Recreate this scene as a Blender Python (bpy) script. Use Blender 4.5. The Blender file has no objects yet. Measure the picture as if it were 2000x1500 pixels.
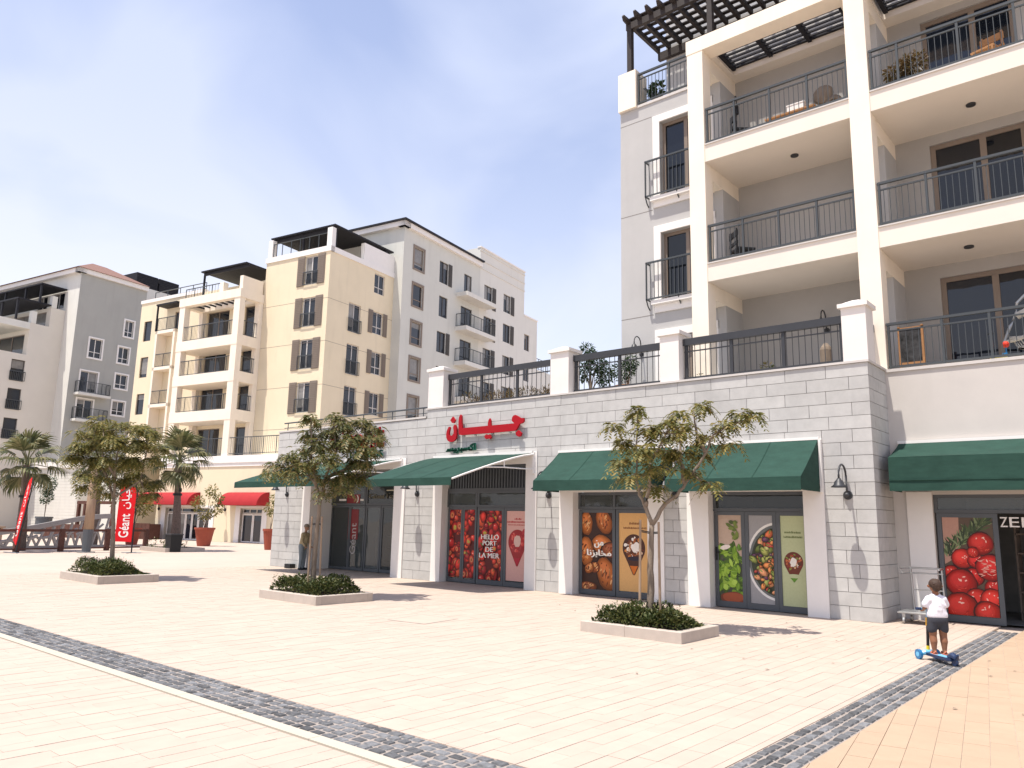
import bpy, math, random
from math import sin, cos, pi, radians
from mathutils import Vector, Matrix
random.seed(7)
R = random.Random(11)
SC = bpy.context.scene
COL = SC.collection

# ------------------------------------------------------------------ camera
YAW, PITCH, ROLL = -0.706666986, 0.176551769, 0.0211678104
_cp, _sp, _cr, _sr = cos(PITCH), sin(PITCH), cos(ROLL), sin(ROLL)
_c, _s = cos(YAW), sin(YAW)
FW = Vector((_s*_cp, _c*_cp, _sp))
_rt = Vector((_c, -_s, 0)); _up = Vector((-_s*_sp, -_c*_sp, _cp))
CR = _cr*_rt + _sr*_up
CU = -_sr*_rt + _cr*_up
cam = bpy.data.cameras.new('camera')
cam.sensor_width = 36; cam.sensor_fit = 'HORIZONTAL'
cam.lens = 1505.66*36/2000
cam.clip_start = 0.05; cam.clip_end = 3000
camo = bpy.data.objects.new('camera', cam); COL.objects.link(camo)
m = Matrix.Identity(4)
for i in range(3):
    m[i][0] = CR[i]; m[i][1] = CU[i]; m[i][2] = -FW[i]
m[0][3], m[1][3], m[2][3] = 0, 0, 1.6
camo.matrix_world = m
SC.camera = camo

# ------------------------------------------------------------------ light
LDIR = Vector((0.09, 0.33, -1.0)).normalized()      # the way sunlight travels
SUN_EL = math.asin(-LDIR.z)
SUN_AZ = math.atan2(-LDIR.x, -LDIR.y)
sun = bpy.data.lights.new('sun', 'SUN'); sun.energy = 3.5; sun.angle = radians(0.55)
sun.color = (1.0, 0.94, 0.85)
suno = bpy.data.objects.new('sun', sun); COL.objects.link(suno)
suno.rotation_euler = LDIR.to_track_quat('-Z', 'Y').to_euler()
suno.location = (0, -20, 60)

world = bpy.data.worlds.new('World'); SC.world = world; world.use_nodes = True
wn, wl = world.node_tree.nodes, world.node_tree.links
wn.clear()
wo = wn.new('ShaderNodeOutputWorld'); bg = wn.new('ShaderNodeBackground')
sky = wn.new('ShaderNodeTexSky'); sky.sky_type = 'NISHITA'; sky.sun_disc = False
sky.sun_elevation = SUN_EL; sky.sun_rotation = SUN_AZ % (2*pi)
sky.air_density = 1.2; sky.dust_density = 0.8; sky.ozone_density = 3.0; sky.altitude = 0
tc = wn.new('ShaderNodeTexCoord')
mp = wn.new('ShaderNodeMapping'); mp.inputs['Rotation'].default_value = (0.35, 0.25, 0.5); mp.inputs['Scale'].default_value = (1.1, 2.0, 2.6)
wl.new(tc.outputs['Generated'], mp.inputs['Vector'])
nz = wn.new('ShaderNodeTexNoise'); nz.inputs['Scale'].default_value = 1.5; nz.inputs['Detail'].default_value = 7
nz.inputs['Roughness'].default_value = 0.42; nz.inputs['Distortion'].default_value = 0.6
wl.new(mp.outputs['Vector'], nz.inputs['Vector'])
rp = wn.new('ShaderNodeValToRGB'); rp.color_ramp.elements[0].position = 0.40; rp.color_ramp.elements[1].position = 0.66
rp.color_ramp.elements[0].color = (0.0, 0.0, 0.0, 1); rp.color_ramp.elements[1].color = (1, 1, 1, 1)
wl.new(nz.outputs['Fac'], rp.inputs['Fac'])
sep = wn.new('ShaderNodeSeparateXYZ'); wl.new(tc.outputs['Generated'], sep.inputs['Vector'])
# thin high cloud everywhere, hazier towards the horizon
hz = wn.new('ShaderNodeMapRange'); hz.inputs['From Min'].default_value = 0.0; hz.inputs['From Max'].default_value = 0.75
hz.inputs['To Min'].default_value = 0.86; hz.inputs['To Max'].default_value = 0.10
wl.new(sep.outputs['Z'], hz.inputs['Value'])
ma = wn.new('ShaderNodeMath'); ma.operation = 'MULTIPLY_ADD'; ma.inputs[1].default_value = 0.85; ma.use_clamp = True
wl.new(rp.outputs['Color'], ma.inputs[0]); wl.new(hz.outputs['Result'], ma.inputs[2])
mx = wn.new('ShaderNodeMix'); mx.data_type = 'RGBA'
SKYGAIN = wn.new('ShaderNodeMix'); SKYGAIN.data_type = 'RGBA'; SKYGAIN.blend_type = 'MULTIPLY'; SKYGAIN.inputs[0].default_value = 1
SKYGAIN.inputs[7].default_value = (1.30, 1.05, 1.02, 1)
wl.new(sky.outputs['Color'], SKYGAIN.inputs[6])
wl.new(SKYGAIN.outputs[2], mx.inputs[6]); cc = wn.new('ShaderNodeMix'); cc.data_type = 'RGBA'; cc.inputs[6].default_value = (5.3, 5.4, 5.9, 1); cc.inputs[7].default_value = (3.5, 3.9, 5.1, 1)
hz2 = wn.new('ShaderNodeMapRange'); hz2.interpolation_type = 'SMOOTHSTEP'; hz2.inputs['From Min'].default_value = 0.0; hz2.inputs['From Max'].default_value = 0.55
wl.new(sep.outputs['Z'], hz2.inputs['Value']); wl.new(hz2.outputs['Result'], cc.inputs[0]); wl.new(cc.outputs[2], mx.inputs[7])
wl.new(ma.outputs['Value'], mx.inputs[0])
wl.new(mx.outputs[2], bg.inputs['Color'])
bg.inputs['Strength'].default_value = 0.112
wl.new(bg.outputs['Background'], wo.inputs['Surface'])

SC.view_settings.view_transform = 'Standard'; SC.view_settings.look = 'None'
SC.view_settings.gamma = 1; SC.view_settings.use_curve_mapping = False
SC.view_settings.exposure = 0.88
SC.render.engine = 'CYCLES'
SC.cycles.max_bounces = 8; SC.cycles.diffuse_bounces = 4; SC.cycles.glossy_bounces = 3
SC.cycles.transparent_max_bounces = 12; SC.cycles.use_denoising = True
SC.cycles.sample_clamp_indirect = 8

# ------------------------------------------------------------------ materials
def s2l(c):
    return tuple((x/12.92 if x <= 0.04045 else ((x+0.055)/1.055)**2.4) for x in c)
def hexc(h):
    return s2l(tuple(int(h[i:i+2], 16)/255 for i in (0, 2, 4)))
MATS = {}
def mat(name, col, rough=0.8, var=0.0, scale=3.0, bump=0.0, bscale=60.0, objvar=0.0, island=0.0, metal=0.0, spec=0.3,
        stain=0.0, stretch=None, hue=None):
    if name in MATS: return MATS[name]
    M = bpy.data.materials.new(name); M.use_nodes = True
    n, l = M.node_tree.nodes, M.node_tree.links
    b = n['Principled BSDF']
    b.inputs['Roughness'].default_value = rough; b.inputs['Metallic'].default_value = metal
    b.inputs['Specular IOR Level'].default_value = spec
    base = n.new('ShaderNodeRGB'); base.outputs[0].default_value = (*col, 1)
    cur = base.outputs[0]
    tcn = n.new('ShaderNodeTexCoord'); geo = n.new('ShaderNodeNewGeometry')
    def mult(cur, valsock):
        x = n.new('ShaderNodeMix'); x.data_type = 'RGBA'; x.blend_type = 'MULTIPLY'; x.inputs[0].default_value = 1
        l.new(cur, x.inputs[6]); l.new(valsock, x.inputs[7]); return x.outputs[2]
    def rng(sock, lo, hi):
        r = n.new('ShaderNodeMapRange'); r.inputs['To Min'].default_value = lo; r.inputs['To Max'].default_value = hi
        l.new(sock, r.inputs['Value']); return r.outputs['Result']
    if var:
        t = n.new('ShaderNodeTexNoise'); t.inputs['Scale'].default_value = scale; t.inputs['Detail'].default_value = 6
        t.inputs['Roughness'].default_value = 0.65
        if stretch:
            q = n.new('ShaderNodeMapping'); q.inputs['Scale'].default_value = stretch
            l.new(geo.outputs['Position'], q.inputs['Vector']); l.new(q.outputs['Vector'], t.inputs['Vector'])
        else: l.new(geo.outputs['Position'], t.inputs['Vector'])
        rr = n.new('ShaderNodeMapRange'); rr.inputs['From Min'].default_value = .3; rr.inputs['From Max'].default_value = .7
        rr.inputs['To Min'].default_value = 1-var; rr.inputs['To Max'].default_value = 1+var
        l.new(t.outputs['Fac'], rr.inputs['Value']); cur = mult(cur, rr.outputs['Result'])
    if stain:
        t = n.new('ShaderNodeTexNoise'); t.inputs['Scale'].default_value = 0.9; t.inputs['Detail'].default_value = 8
        q = n.new('ShaderNodeMapping'); q.inputs['Scale'].default_value = (2.4, 2.4, .35)
        l.new(geo.outputs['Position'], q.inputs['Vector']); l.new(q.outputs['Vector'], t.inputs['Vector'])
        rr = n.new('ShaderNodeMapRange'); rr.inputs['From Min'].default_value = .52; rr.inputs['From Max'].default_value = .75
        rr.inputs['To Min'].default_value = 1; rr.inputs['To Max'].default_value = 1-stain
        l.new(t.outputs['Fac'], rr.inputs['Value']); cur = mult(cur, rr.outputs['Result'])
    if objvar:
        oi = n.new('ShaderNodeObjectInfo'); cur = mult(cur, rng(oi.outputs['Random'], 1-objvar, 1+objvar))
    if island:
        cur = mult(cur, rng(geo.outputs['Random Per Island'], 1-island, 1+island))
    if hue:
        hs = n.new('ShaderNodeMix'); hs.data_type = 'RGBA'
        src = geo.outputs['Random Per Island']
        cr = n.new('ShaderNodeMath'); cr.operation = 'POWER'; cr.inputs[1].default_value = 2.0; l.new(src, cr.inputs[0])
        l.new(cr.outputs[0], hs.inputs[0]); l.new(cur, hs.inputs[6]); hs.inputs[7].default_value = (*hue, 1); cur = hs.outputs[2]
    l.new(cur, b.inputs['Base Color'])
    if bump:
        t = n.new('ShaderNodeTexNoise'); t.inputs['Scale'].default_value = bscale; t.inputs['Detail'].default_value = 5
        l.new(geo.outputs['Position'], t.inputs['Vector'])
        bp = n.new('ShaderNodeBump'); bp.inputs['Strength'].default_value = bump; bp.inputs['Distance'].default_value = 0.01
        l.new(t.outputs['Fac'], bp.inputs['Height']); l.new(bp.outputs['Normal'], b.inputs['Normal'])
    MATS[name] = M
    return M
def leafmat(name, col, col2, trans=0.35):
    M = mat(name, col, rough=0.5, island=0.45, hue=col2, spec=0.35)
    n, l = M.node_tree.nodes, M.node_tree.links
    b = n['Principled BSDF']; out = n['Material Output']
    tr = n.new('ShaderNodeBsdfTranslucent'); ms = n.new('ShaderNodeMixShader'); ms.inputs[0].default_value = trans
    l.new(b.inputs['Base Color'].links[0].from_socket, tr.inputs['Color'])
    l.new(b.outputs[0], ms.inputs[1]); l.new(tr.outputs[0], ms.inputs[2]); l.new(ms.outputs[0], out.inputs['Surface'])
    return M
def glassmat(name, tint, clear, rough=0.02, wob=0.0):
    M = bpy.data.materials.new(name); M.use_nodes = True
    n, l = M.node_tree.nodes, M.node_tree.links
    out = n['Material Output']; b = n['Principled BSDF']
    b.inputs['Base Color'].default_value = (*tint, 1); b.inputs['Roughness'].default_value = rough
    b.inputs['Specular IOR Level'].default_value = 0.6
    oi = n.new('ShaderNodeObjectInfo')
    mr = n.new('ShaderNodeMapRange'); mr.inputs['To Min'].default_value = 0.35; mr.inputs['To Max'].default_value = 1.9
    l.new(oi.outputs['Random'], mr.inputs['Value'])
    mm = n.new('ShaderNodeMix'); mm.data_type = 'RGBA'; mm.blend_type = 'MULTIPLY'; mm.inputs[0].default_value = 1
    mm.inputs[6].default_value = (*tint, 1); l.new(mr.outputs['Result'], mm.inputs[7]); l.new(mm.outputs[2], b.inputs['Base Color'])
    t = n.new('ShaderNodeTexNoise'); t.inputs['Scale'].default_value = 1.6
    geo = n.new('ShaderNodeNewGeometry'); l.new(geo.outputs['Position'], t.inputs['Vector'])
    bp = n.new('ShaderNodeBump'); bp.inputs['Strength'].default_value = 0.25; bp.inputs['Distance'].default_value = 0.02
    l.new(t.outputs['Fac'], bp.inputs['Height']); l.new(bp.outputs['Normal'], b.inputs['Normal'])
    if clear > 0:
        tr = n.new('ShaderNodeBsdfTransparent'); tr.inputs['Color'].default_value = (0.75, 0.8, 0.8, 1)
        ms = n.new('ShaderNodeMixShader'); ms.inputs[0].default_value = clear
        l.new(b.outputs[0], ms.inputs[1]); l.new(tr.outputs[0], ms.inputs[2]); l.new(ms.outputs[0], out.inputs['Surface'])
    MATS[name] = M
    return M
def printmat():
    M = bpy.data.materials.new('printed_colours'); M.use_nodes = True
    n, l = M.node_tree.nodes, M.node_tree.links
    b = n['Principled BSDF']; b.inputs['Roughness'].default_value = 0.35; b.inputs['Specular IOR Level'].default_value = 0.3
    a = n.new('ShaderNodeAttribute'); a.attribute_name = 'Col'
    t = n.new('ShaderNodeTexNoise'); t.inputs['Scale'].default_value = 26; t.inputs['Detail'].default_value = 5
    geo = n.new('ShaderNodeNewGeometry'); l.new(geo.outputs['Position'], t.inputs['Vector'])
    mr = n.new('ShaderNodeMapRange'); mr.inputs['From Min'].default_value = .25; mr.inputs['From Max'].default_value = .75
    mr.inputs['To Min'].default_value = 0.94; mr.inputs['To Max'].default_value = 1.05
    l.new(t.outputs['Fac'], mr.inputs['Value'])
    mm = n.new('ShaderNodeMix'); mm.data_type = 'RGBA'; mm.blend_type = 'MULTIPLY'; mm.inputs[0].default_value = 1
    l.new(a.outputs['Color'], mm.inputs[6]); l.new(mr.outputs['Result'], mm.inputs[7]); l.new(mm.outputs[2], b.inputs['Base Color'])
    MATS['print'] = M
    return M
PRINT = printmat()
K = {}
K['cream'] = mat('cream_plaster', (0.84, 0.755, 0.63), .85, var=.03, scale=1.2, bump=.12, bscale=40, stain=.07)
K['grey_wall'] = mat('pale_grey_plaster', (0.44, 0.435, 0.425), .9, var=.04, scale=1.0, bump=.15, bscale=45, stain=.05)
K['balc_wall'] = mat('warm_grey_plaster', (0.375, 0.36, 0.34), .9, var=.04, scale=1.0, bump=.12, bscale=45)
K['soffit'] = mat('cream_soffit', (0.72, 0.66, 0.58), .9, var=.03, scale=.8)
K['white'] = mat('white_paint', (0.74, 0.70, 0.66), .75, var=.04, scale=1.4, bump=.08, bscale=60, stain=.05)
K['white_trim'] = mat('white_trim', (0.78, 0.755, 0.72), .7, var=.03, scale=2)
K['stone'] = mat('pale_grey_stone', (0.462, 0.457, 0.44), .85, var=.08, scale=5, bump=.3, bscale=60, stain=.10, objvar=.055, island=.0)
K['stone_field'] = mat('pale_grey_stone_field', (0.462, 0.457, 0.44), .85, stain=.10, var=.08, scale=5, bump=.2, bscale=70, island=.05)
K['joint'] = mat('dark_joint', (0.23, 0.215, 0.20), .95)
K['cap'] = mat('stone_coping', (0.55, 0.52, 0.49), .85, var=.05, scale=4, bump=.1)
K['dark'] = mat('dark_bronze_metal', (0.035, 0.037, 0.042), .45, var=.08, scale=6, spec=.4)
K['railing'] = mat('slate_painted_metal', (0.055, 0.062, 0.066), .4, spec=.4)
K['frame_grey'] = mat('slate_door_frame', (0.085, 0.095, 0.105), .45, var=.05, scale=4, spec=.4)
K['frame_brown'] = mat('taupe_window_frame', (0.22, 0.175, 0.14), .5, var=.05)
K['frame_light'] = mat('light_window_frame', (0.55, 0.53, 0.50), .5)
K['shutter'] = mat('taupe_shutter', (0.20, 0.165, 0.135), .7, var=.05, scale=3)
K['shutter_dark'] = mat('dark_shutter', (0.075, 0.07, 0.065), .7, var=.05, scale=3)
K['yellow'] = mat('pale_yellow_plaster', (0.73, 0.635, 0.46), .9, var=.035, scale=.6, bump=.1, bscale=30, stain=.07)
K['greyb'] = mat('cool_grey_plaster', (0.58, 0.58, 0.53), .9, var=.03, scale=.6, bump=.1, bscale=30, stain=.07)
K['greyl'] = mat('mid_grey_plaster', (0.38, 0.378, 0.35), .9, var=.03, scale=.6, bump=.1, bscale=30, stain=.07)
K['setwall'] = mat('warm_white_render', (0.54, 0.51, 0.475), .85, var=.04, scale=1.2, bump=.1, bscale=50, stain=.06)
K['whiteb'] = mat('offwhite_plaster', (0.66, 0.65, 0.60), .9, var=.03, scale=.6, bump=.1, bscale=30, stain=.07)
K['beigeb'] = mat('beige_plaster', (0.64, 0.60, 0.53), .9, var=.03, scale=.6, bump=.1, bscale=30)
K['roof'] = mat('red_roof_tile', (0.22, 0.125, 0.10), .85, var=.2, scale=6)
K['pergola'] = mat('dark_brown_pergola_timber', (0.035, 0.028, 0.026), .6, var=.15, scale=8, spec=.3)
K['pergola_dark'] = mat('dark_pergola_slats', (0.022, 0.022, 0.027), .6, spec=.2)
K['green'] = mat('green_awning_canvas', (0.023, 0.060, 0.046), .8, stain=.14, var=.14, scale=3.5, bump=.25, bscale=9, spec=.15, stretch=(1, 1, 3))
K['green_seam'] = mat('green_awning_seam', (0.014, 0.040, 0.030), .8, spec=.1)
K['blindglass'] = mat('blind_behind_glass', (0.20, 0.19, 0.175), .12, var=.25, scale=2, spec=.6)
K['red_aw'] = mat('red_awning_canvas', (0.33, 0.026, 0.030), .75, var=.08, scale=3, spec=.15)
K['red_sign'] = mat('red_sign_letter', (0.36, 0.004, 0.011), .5, spec=.2)
K['green_sign'] = mat('green_sign_letter', (0.01, 0.10, 0.06), .4)
K['steel'] = mat('galvanised_steel', (0.42, 0.43, 0.43), .35, var=.1, scale=10, metal=.8)
K['paver'] = mat('pale_paver', (0.465, 0.378, 0.312), .85, var=.05, scale=2.2, bump=.1, bscale=90, island=.03, stain=.07)
K['paver_o'] = mat('pale_paver_piece', (0.465, 0.378, 0.312), .85, var=.05, scale=2.2, bump=.1, bscale=90, objvar=.03, stain=.07)
K['paver_tan'] = mat('tan_paver', (0.42, 0.305, 0.212), .85, var=.05, scale=2.2, bump=.1, bscale=90, island=.03, stain=.07)
K['paver_tan_o'] = mat('tan_paver_piece', (0.42, 0.305, 0.212), .85, var=.05, scale=2.2, bump=.1, bscale=90, objvar=.03, stain=.07)
K['grout'] = mat('sandy_grout', (0.43, 0.352, 0.29), .95, var=.2, scale=7)
K['cgrout'] = mat('cobble_grout', (0.30, 0.26, 0.23), .95, var=.2, scale=9)
K['cobble'] = mat('basalt_cobble', (0.125, 0.127, 0.132), .7, var=.35, scale=18, bump=.7, bscale=50, objvar=.45, spec=.35)
K['cobble_f'] = mat('basalt_cobble_field', (0.125, 0.127, 0.132), .7, var=.35, scale=18, bump=.7, bscale=50, island=.45, spec=.35)
K['ground'] = mat('far_paving', (0.465, 0.382, 0.318), .9, var=.05, scale=.5, stain=.05)
K['kerbw'] = mat('white_kerb', (0.47, 0.425, 0.345), .8, var=.04, scale=3)
K['kerb'] = mat('planter_concrete', (0.46, 0.40, 0.345), .85, var=.07, scale=6, bump=.15, bscale=80, stain=.10, objvar=.03)
K['soil'] = mat('dark_soil', (0.06, 0.045, 0.032), .95, var=.3, scale=14, bump=.5)
K['bark'] = mat('grey_brown_bark', (0.215, 0.17, 0.13), .9, var=.25, scale=14, bump=.6, bscale=35, stretch=(1, 1, .25))
K['stake'] = mat('timber_stake', (0.33, 0.235, 0.16), .85, var=.2, scale=12, stretch=(1, 1, .1))
K['palmbark'] = mat('palm_bark', (0.125, 0.095, 0.08), .95, var=.35, scale=16, bump=.8, bscale=25)
K['leaf'] = leafmat('tree_leaf', (0.145, 0.160, 0.045), (0.33, 0.25, 0.08), .45)
K['leaf2'] = leafmat('tree_leaf_russet', (0.105, 0.135, 0.040), (0.26, 0.185, 0.07), .4)
K['shrub'] = leafmat('shrub_leaf', (0.050, 0.078, 0.020), (0.15, 0.14, 0.05), .2)
K['plant'] = leafmat('terrace_leaf', (0.030, 0.075, 0.035), (0.08, 0.10, 0.04), .3)
K['dry'] = leafmat('dry_leaf', (0.17, 0.105, 0.045), (0.11, 0.10, 0.03), .3)
K['palm'] = leafmat('palm_leaf', (0.105, 0.125, 0.050), (0.27, 0.235, 0.12), .25)
K['terracotta'] = mat('terracotta', (0.31, 0.075, 0.045), .75, var=.08, scale=6)
K['wood'] = mat('warm_wood', (0.36, 0.18, 0.075), .6, var=.15, scale=10)
K['brownwood'] = mat('dark_red_brown_timber', (0.10, 0.042, 0.030), .65, var=.2, scale=9)
K['black'] = mat('black_plastic', (0.012, 0.013, 0.015), .5)
K['skin'] = mat('brown_skin', (0.24, 0.105, 0.055), .55, var=.05, scale=20)
K['skin2'] = mat('tan_skin', (0.30, 0.16, 0.10), .55, var=.05, scale=20)
K['hair'] = mat('dark_hair', (0.055, 0.032, 0.022), .6, var=.3, scale=40, bump=.6, bscale=120)
K['shirt'] = mat('white_cotton', (0.72, 0.70, 0.74), .85, var=.05, scale=12, bump=.4, bscale=22)
K['shorts'] = mat('charcoal_cotton', (0.045, 0.047, 0.058), .85, var=.1, scale=14, bump=.4, bscale=30)
K['sandal'] = mat('coral_sandal', (0.62, 0.20, 0.12), .6)
K['blue'] = mat('blue_plastic', (0.02, 0.16, 0.36), .35, spec=.5)
K['lightblue'] = mat('light_blue_plastic', (0.16, 0.48, 0.72), .35, spec=.5)
K['navy'] = mat('navy_plastic', (0.012, 0.03, 0.085), .4, spec=.5)
K['amber'] = mat('amber_plastic', (0.80, 0.42, 0.02), .4, spec=.5)
K['flag'] = mat('red_flag_cloth', (0.62, 0.012, 0.018), .7, var=.06, scale=4, spec=.15)
K['banner'] = mat('dull_red_vinyl', (0.20, 0.012, 0.014), .4)
K['dull_ink'] = mat('dull_white_lettering', (0.45, 0.42, 0.41), .5)
K['white_ink'] = mat('white_lettering', (0.80, 0.78, 0.75), .5)
K['yellow_ink'] = mat('pale_lettering', (0.62, 0.57, 0.42), .5)
K['interior'] = mat('dim_interior', (0.20, 0.20, 0.195), .8, var=.2, scale=2)
K['shelf'] = mat('shop_shelf', (0.16, 0.13, 0.11), .7, var=.3, scale=6)
K['bridgew'] = mat('grey_bridge_panel', (0.27, 0.255, 0.25), .7, var=.06, scale=3)
K['olive'] = mat('olive_jacket', (0.40, 0.32, 0.19), .85, var=.08, scale=10)
K['jeans'] = mat('grey_blue_trousers', (0.22, 0.25, 0.26), .85, var=.1, scale=12)
K['darktop'] = mat('black_top', (0.018, 0.018, 0.022), .8)
K['browntr'] = mat('brown_trousers', (0.13, 0.075, 0.035), .85)
K['wicker'] = mat('pale_wicker', (0.50, 0.48, 0.42), .75, var=.15, scale=30)
K['red'] = mat('red_plastic', (0.60, 0.035, 0.012), .4, spec=.5)
K['yellowp'] = mat('yellow_plastic', (0.75, 0.58, 0.02), .4, spec=.5)
K['chalk'] = mat('chalkboard', (0.035, 0.035, 0.037), .75, var=.9, scale=9)
K['blind'] = mat('pale_curtain', (0.40, 0.38, 0.35), .9, var=.1, scale=3)
GL = glassmat('window_glass', (0.012, 0.016, 0.024), 0)
GLS = glassmat('shop_glass', (0.085, 0.095, 0.095), 0.36)
K['glass'] = GL; K['shopglass'] = GLS
# ------------------------------------------------------------------ mesh helpers
OFF = {}
class Face:
    """a wall plane: s runs along it, d is the distance out of it, z is height"""
    def __init__(self, ox, oy, ax, ay, nx, ny): self.o = (ox, oy); self.a = (ax, ay); self.n = (nx, ny)
    def pt(self, s, d, z): return (self.o[0]+self.a[0]*s+self.n[0]*d, self.o[1]+self.a[1]*s+self.n[1]*d, z)
def FRONT(y): return Face(0, y, 1, 0, 0, -1)      # faces -Y, s = x
def SIDE(x): return Face(x, 0, 0, 1, 1, 0)        # faces +X, s = y
class MB:
    def __init__(self): self.v = []; self.f = []; self.mi = []; self.col = []; self.cm = 0; self.cc = None
    def face(self, pts):
        k = len(self.v); self.v += [tuple(p) for p in pts]; self.f.append(tuple(range(k, k+len(pts)))); self.mi.append(self.cm); self.col.append(self.cc)
    def faces(self, pts, idx):
        k = len(self.v); self.v += [tuple(p) for p in pts]
        for f in idx: self.f.append(tuple(k+i for i in f)); self.mi.append(self.cm); self.col.append(self.cc)
    def hexa(self, p):
        self.faces(p, [(0, 3, 2, 1), (4, 5, 6, 7), (0, 1, 5, 4), (1, 2, 6, 5), (2, 3, 7, 6), (3, 0, 4, 7)])
    def box(self, x0, x1, y0, y1, z0, z1):
        self.hexa([(x0, y0, z0), (x1, y0, z0), (x1, y1, z0), (x0, y1, z0), (x0, y0, z1), (x1, y0, z1), (x1, y1, z1), (x0, y1, z1)])
    def fbox(self, F, s0, s1, d0, d1, z0, z1):
        self.hexa([F.pt(*q) for q in ((s0, d0, z0), (s1, d0, z0), (s1, d1, z0), (s0, d1, z0), (s0, d0, z1), (s1, d0, z1), (s1, d1, z1), (s0, d1, z1))])
    def tube(self, path, r, n=6, cap=True):
        P = [Vector(p) for p in path]
        rs = r if isinstance(r, (list, tuple)) else [r]*len(P)
        rings = []
        for i, p in enumerate(P):
            t = (P[min(i+1, len(P)-1)] - P[max(i-1, 0)])
            if t.length < 1e-9: t = Vector((0, 0, 1))
            t.normalize()
            up = Vector((0, 0, 1)) if abs(t.z) < .93 else Vector((1, 0, 0))
            a = t.cross(up).normalized(); b = t.cross(a).normalized()
            rings.append([p + rs[i]*(cos(2*pi*k/n+pi/n)*a + sin(2*pi*k/n+pi/n)*b) for k in range(n)])
        pts = [tuple(q) for rg in rings for q in rg]; idx = []
        for i in range(len(P)-1):
            for k in range(n):
                idx.append((i*n+k, i*n+(k+1) % n, (i+1)*n+(k+1) % n, (i+1)*n+k))
        if cap:
            idx.append(tuple(range(n-1, -1, -1))); idx.append(tuple(range((len(P)-1)*n, len(P)*n)))
        self.faces(pts, idx)
    def lathe(self, c, prof, n=16):
        pts = []; idx = []
        for r, z in prof:
            for k in range(n): pts.append((c[0]+r*cos(2*pi*k/n), c[1]+r*sin(2*pi*k/n), c[2]+z))
        for i in range(len(prof)-1):
            for k in range(n): idx.append((i*n+k, i*n+(k+1) % n, (i+1)*n+(k+1) % n, (i+1)*n+k))
        self.faces(pts, idx)
    def ball(self, c, r, n=10, sx=1, sy=1, sz=1):
        prof = [(r*sin(pi*i/n), -r*cos(pi*i/n)) for i in range(n+1)]
        pts = []; idx = []; m_ = n+2
        for rr, z in prof:
            for k in range(m_): pts.append((c[0]+sx*rr*cos(2*pi*k/m_), c[1]+sy*rr*sin(2*pi*k/m_), c[2]+sz*z))
        for i in range(n):
            for k in range(m_): idx.append((i*m_+k, i*m_+(k+1) % m_, (i+1)*m_+(k+1) % m_, (i+1)*m_+k))
        self.faces(pts, idx)
    def prism(self, F, poly, d0, d1):
        n = len(poly)
        self.faces([F.pt(s, d0, z) for s, z in poly]+[F.pt(s, d1, z) for s, z in poly],
                   [tuple(range(n-1, -1, -1)), tuple(range(n, 2*n))]+[(i, (i+1) % n, n+(i+1) % n, n+i) for i in range(n)])
    def wall(self, F, s0, s1, z0, z1, holes, depth=.15, back=None):
        """flat wall with real openings, reveals running back by depth"""
        S = sorted({s0, s1, *[min(max(h[0], s0), s1) for h in holes], *[min(max(h[1], s0), s1) for h in holes]})
        Z = sorted({z0, z1, *[min(max(h[2], z0), z1) for h in holes], *[min(max(h[3], z0), z1) for h in holes]})
        for i in range(len(S)-1):
            for j in range(len(Z)-1):
                cs, cz = (S[i]+S[i+1])/2, (Z[j]+Z[j+1])/2
                if any(h[0] < cs < h[1] and h[2] < cz < h[3] for h in holes): continue
                self.face([F.pt(S[i], 0, Z[j]), F.pt(S[i+1], 0, Z[j]), F.pt(S[i+1], 0, Z[j+1]), F.pt(S[i], 0, Z[j+1])])
        for a, b, c, d in holes:
            D = -depth
            self.face([F.pt(a, 0, c), F.pt(a, 0, d), F.pt(a, D, d), F.pt(a, D, c)])
            self.face([F.pt(b, 0, c), F.pt(b, D, c), F.pt(b, D, d), F.pt(b, 0, d)])
            self.face([F.pt(a, 0, d), F.pt(b, 0, d), F.pt(b, D, d), F.pt(a, D, d)])
            self.face([F.pt(a, 0, c), F.pt(a, D, c), F.pt(b, D, c), F.pt(b, 0, c)])
    def build(self, name, M, parent=None, smooth=False, off=None, **props):
        o3 = off if off is not None else (OFF.get(parent.name, (0, 0, 0)) if parent else (0, 0, 0))
        me = bpy.data.meshes.new(name)
        me.from_pydata([(x-o3[0], y-o3[1], z-o3[2]) for x, y, z in self.v], [], self.f)
        Ms = M if isinstance(M, (list, tuple)) else [M]
        for q in Ms: me.materials.append(q)
        if len(Ms) > 1: me.polygons.foreach_set('material_index', self.mi)
        if any(c is not None for c in self.col):
            at = me.color_attributes.new('Col', 'FLOAT_COLOR', 'CORNER'); data = []
            for p, c in zip(self.f, self.col): data += list((*(c or (1, 1, 1)), 1))*len(p)
            at.data.foreach_set('color', data)
        if smooth: me.polygons.foreach_set('use_smooth', [True]*len(me.polygons))
        me.update()
        o = bpy.data.objects.new(name, me); COL.objects.link(o)
        if parent: o.parent = parent; OFF[o.name] = o3
        elif off is not None: o.location = off; OFF[o.name] = off
        for k, v in props.items(): o[k] = v
        return o
A2 = radians(10.04)
def root(name, label, cat, base=(0, 0, 0), left=False, group=None, scale=1.0):
    o = bpy.data.objects.new(name, None); COL.objects.link(o); o.empty_display_size = .2
    OFF[o.name] = tuple(base)
    x, y, z = base
    if left:
        x, y = cos(A2)*x - sin(A2)*y, sin(A2)*x + cos(A2)*y
        o.rotation_euler = (0, 0, A2)
    o.location = (x*scale, y*scale, 1.6+(z-1.6)*scale if scale != 1 else z)
    if scale != 1: o.scale = (scale,)*3
    o['label'] = label; o['category'] = cat
    if group: o['group'] = group
    return o
def tag(o, label, cat, group=None):
    o['label'] = label; o['category'] = cat
    if group: o['group'] = group
    return o
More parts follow.
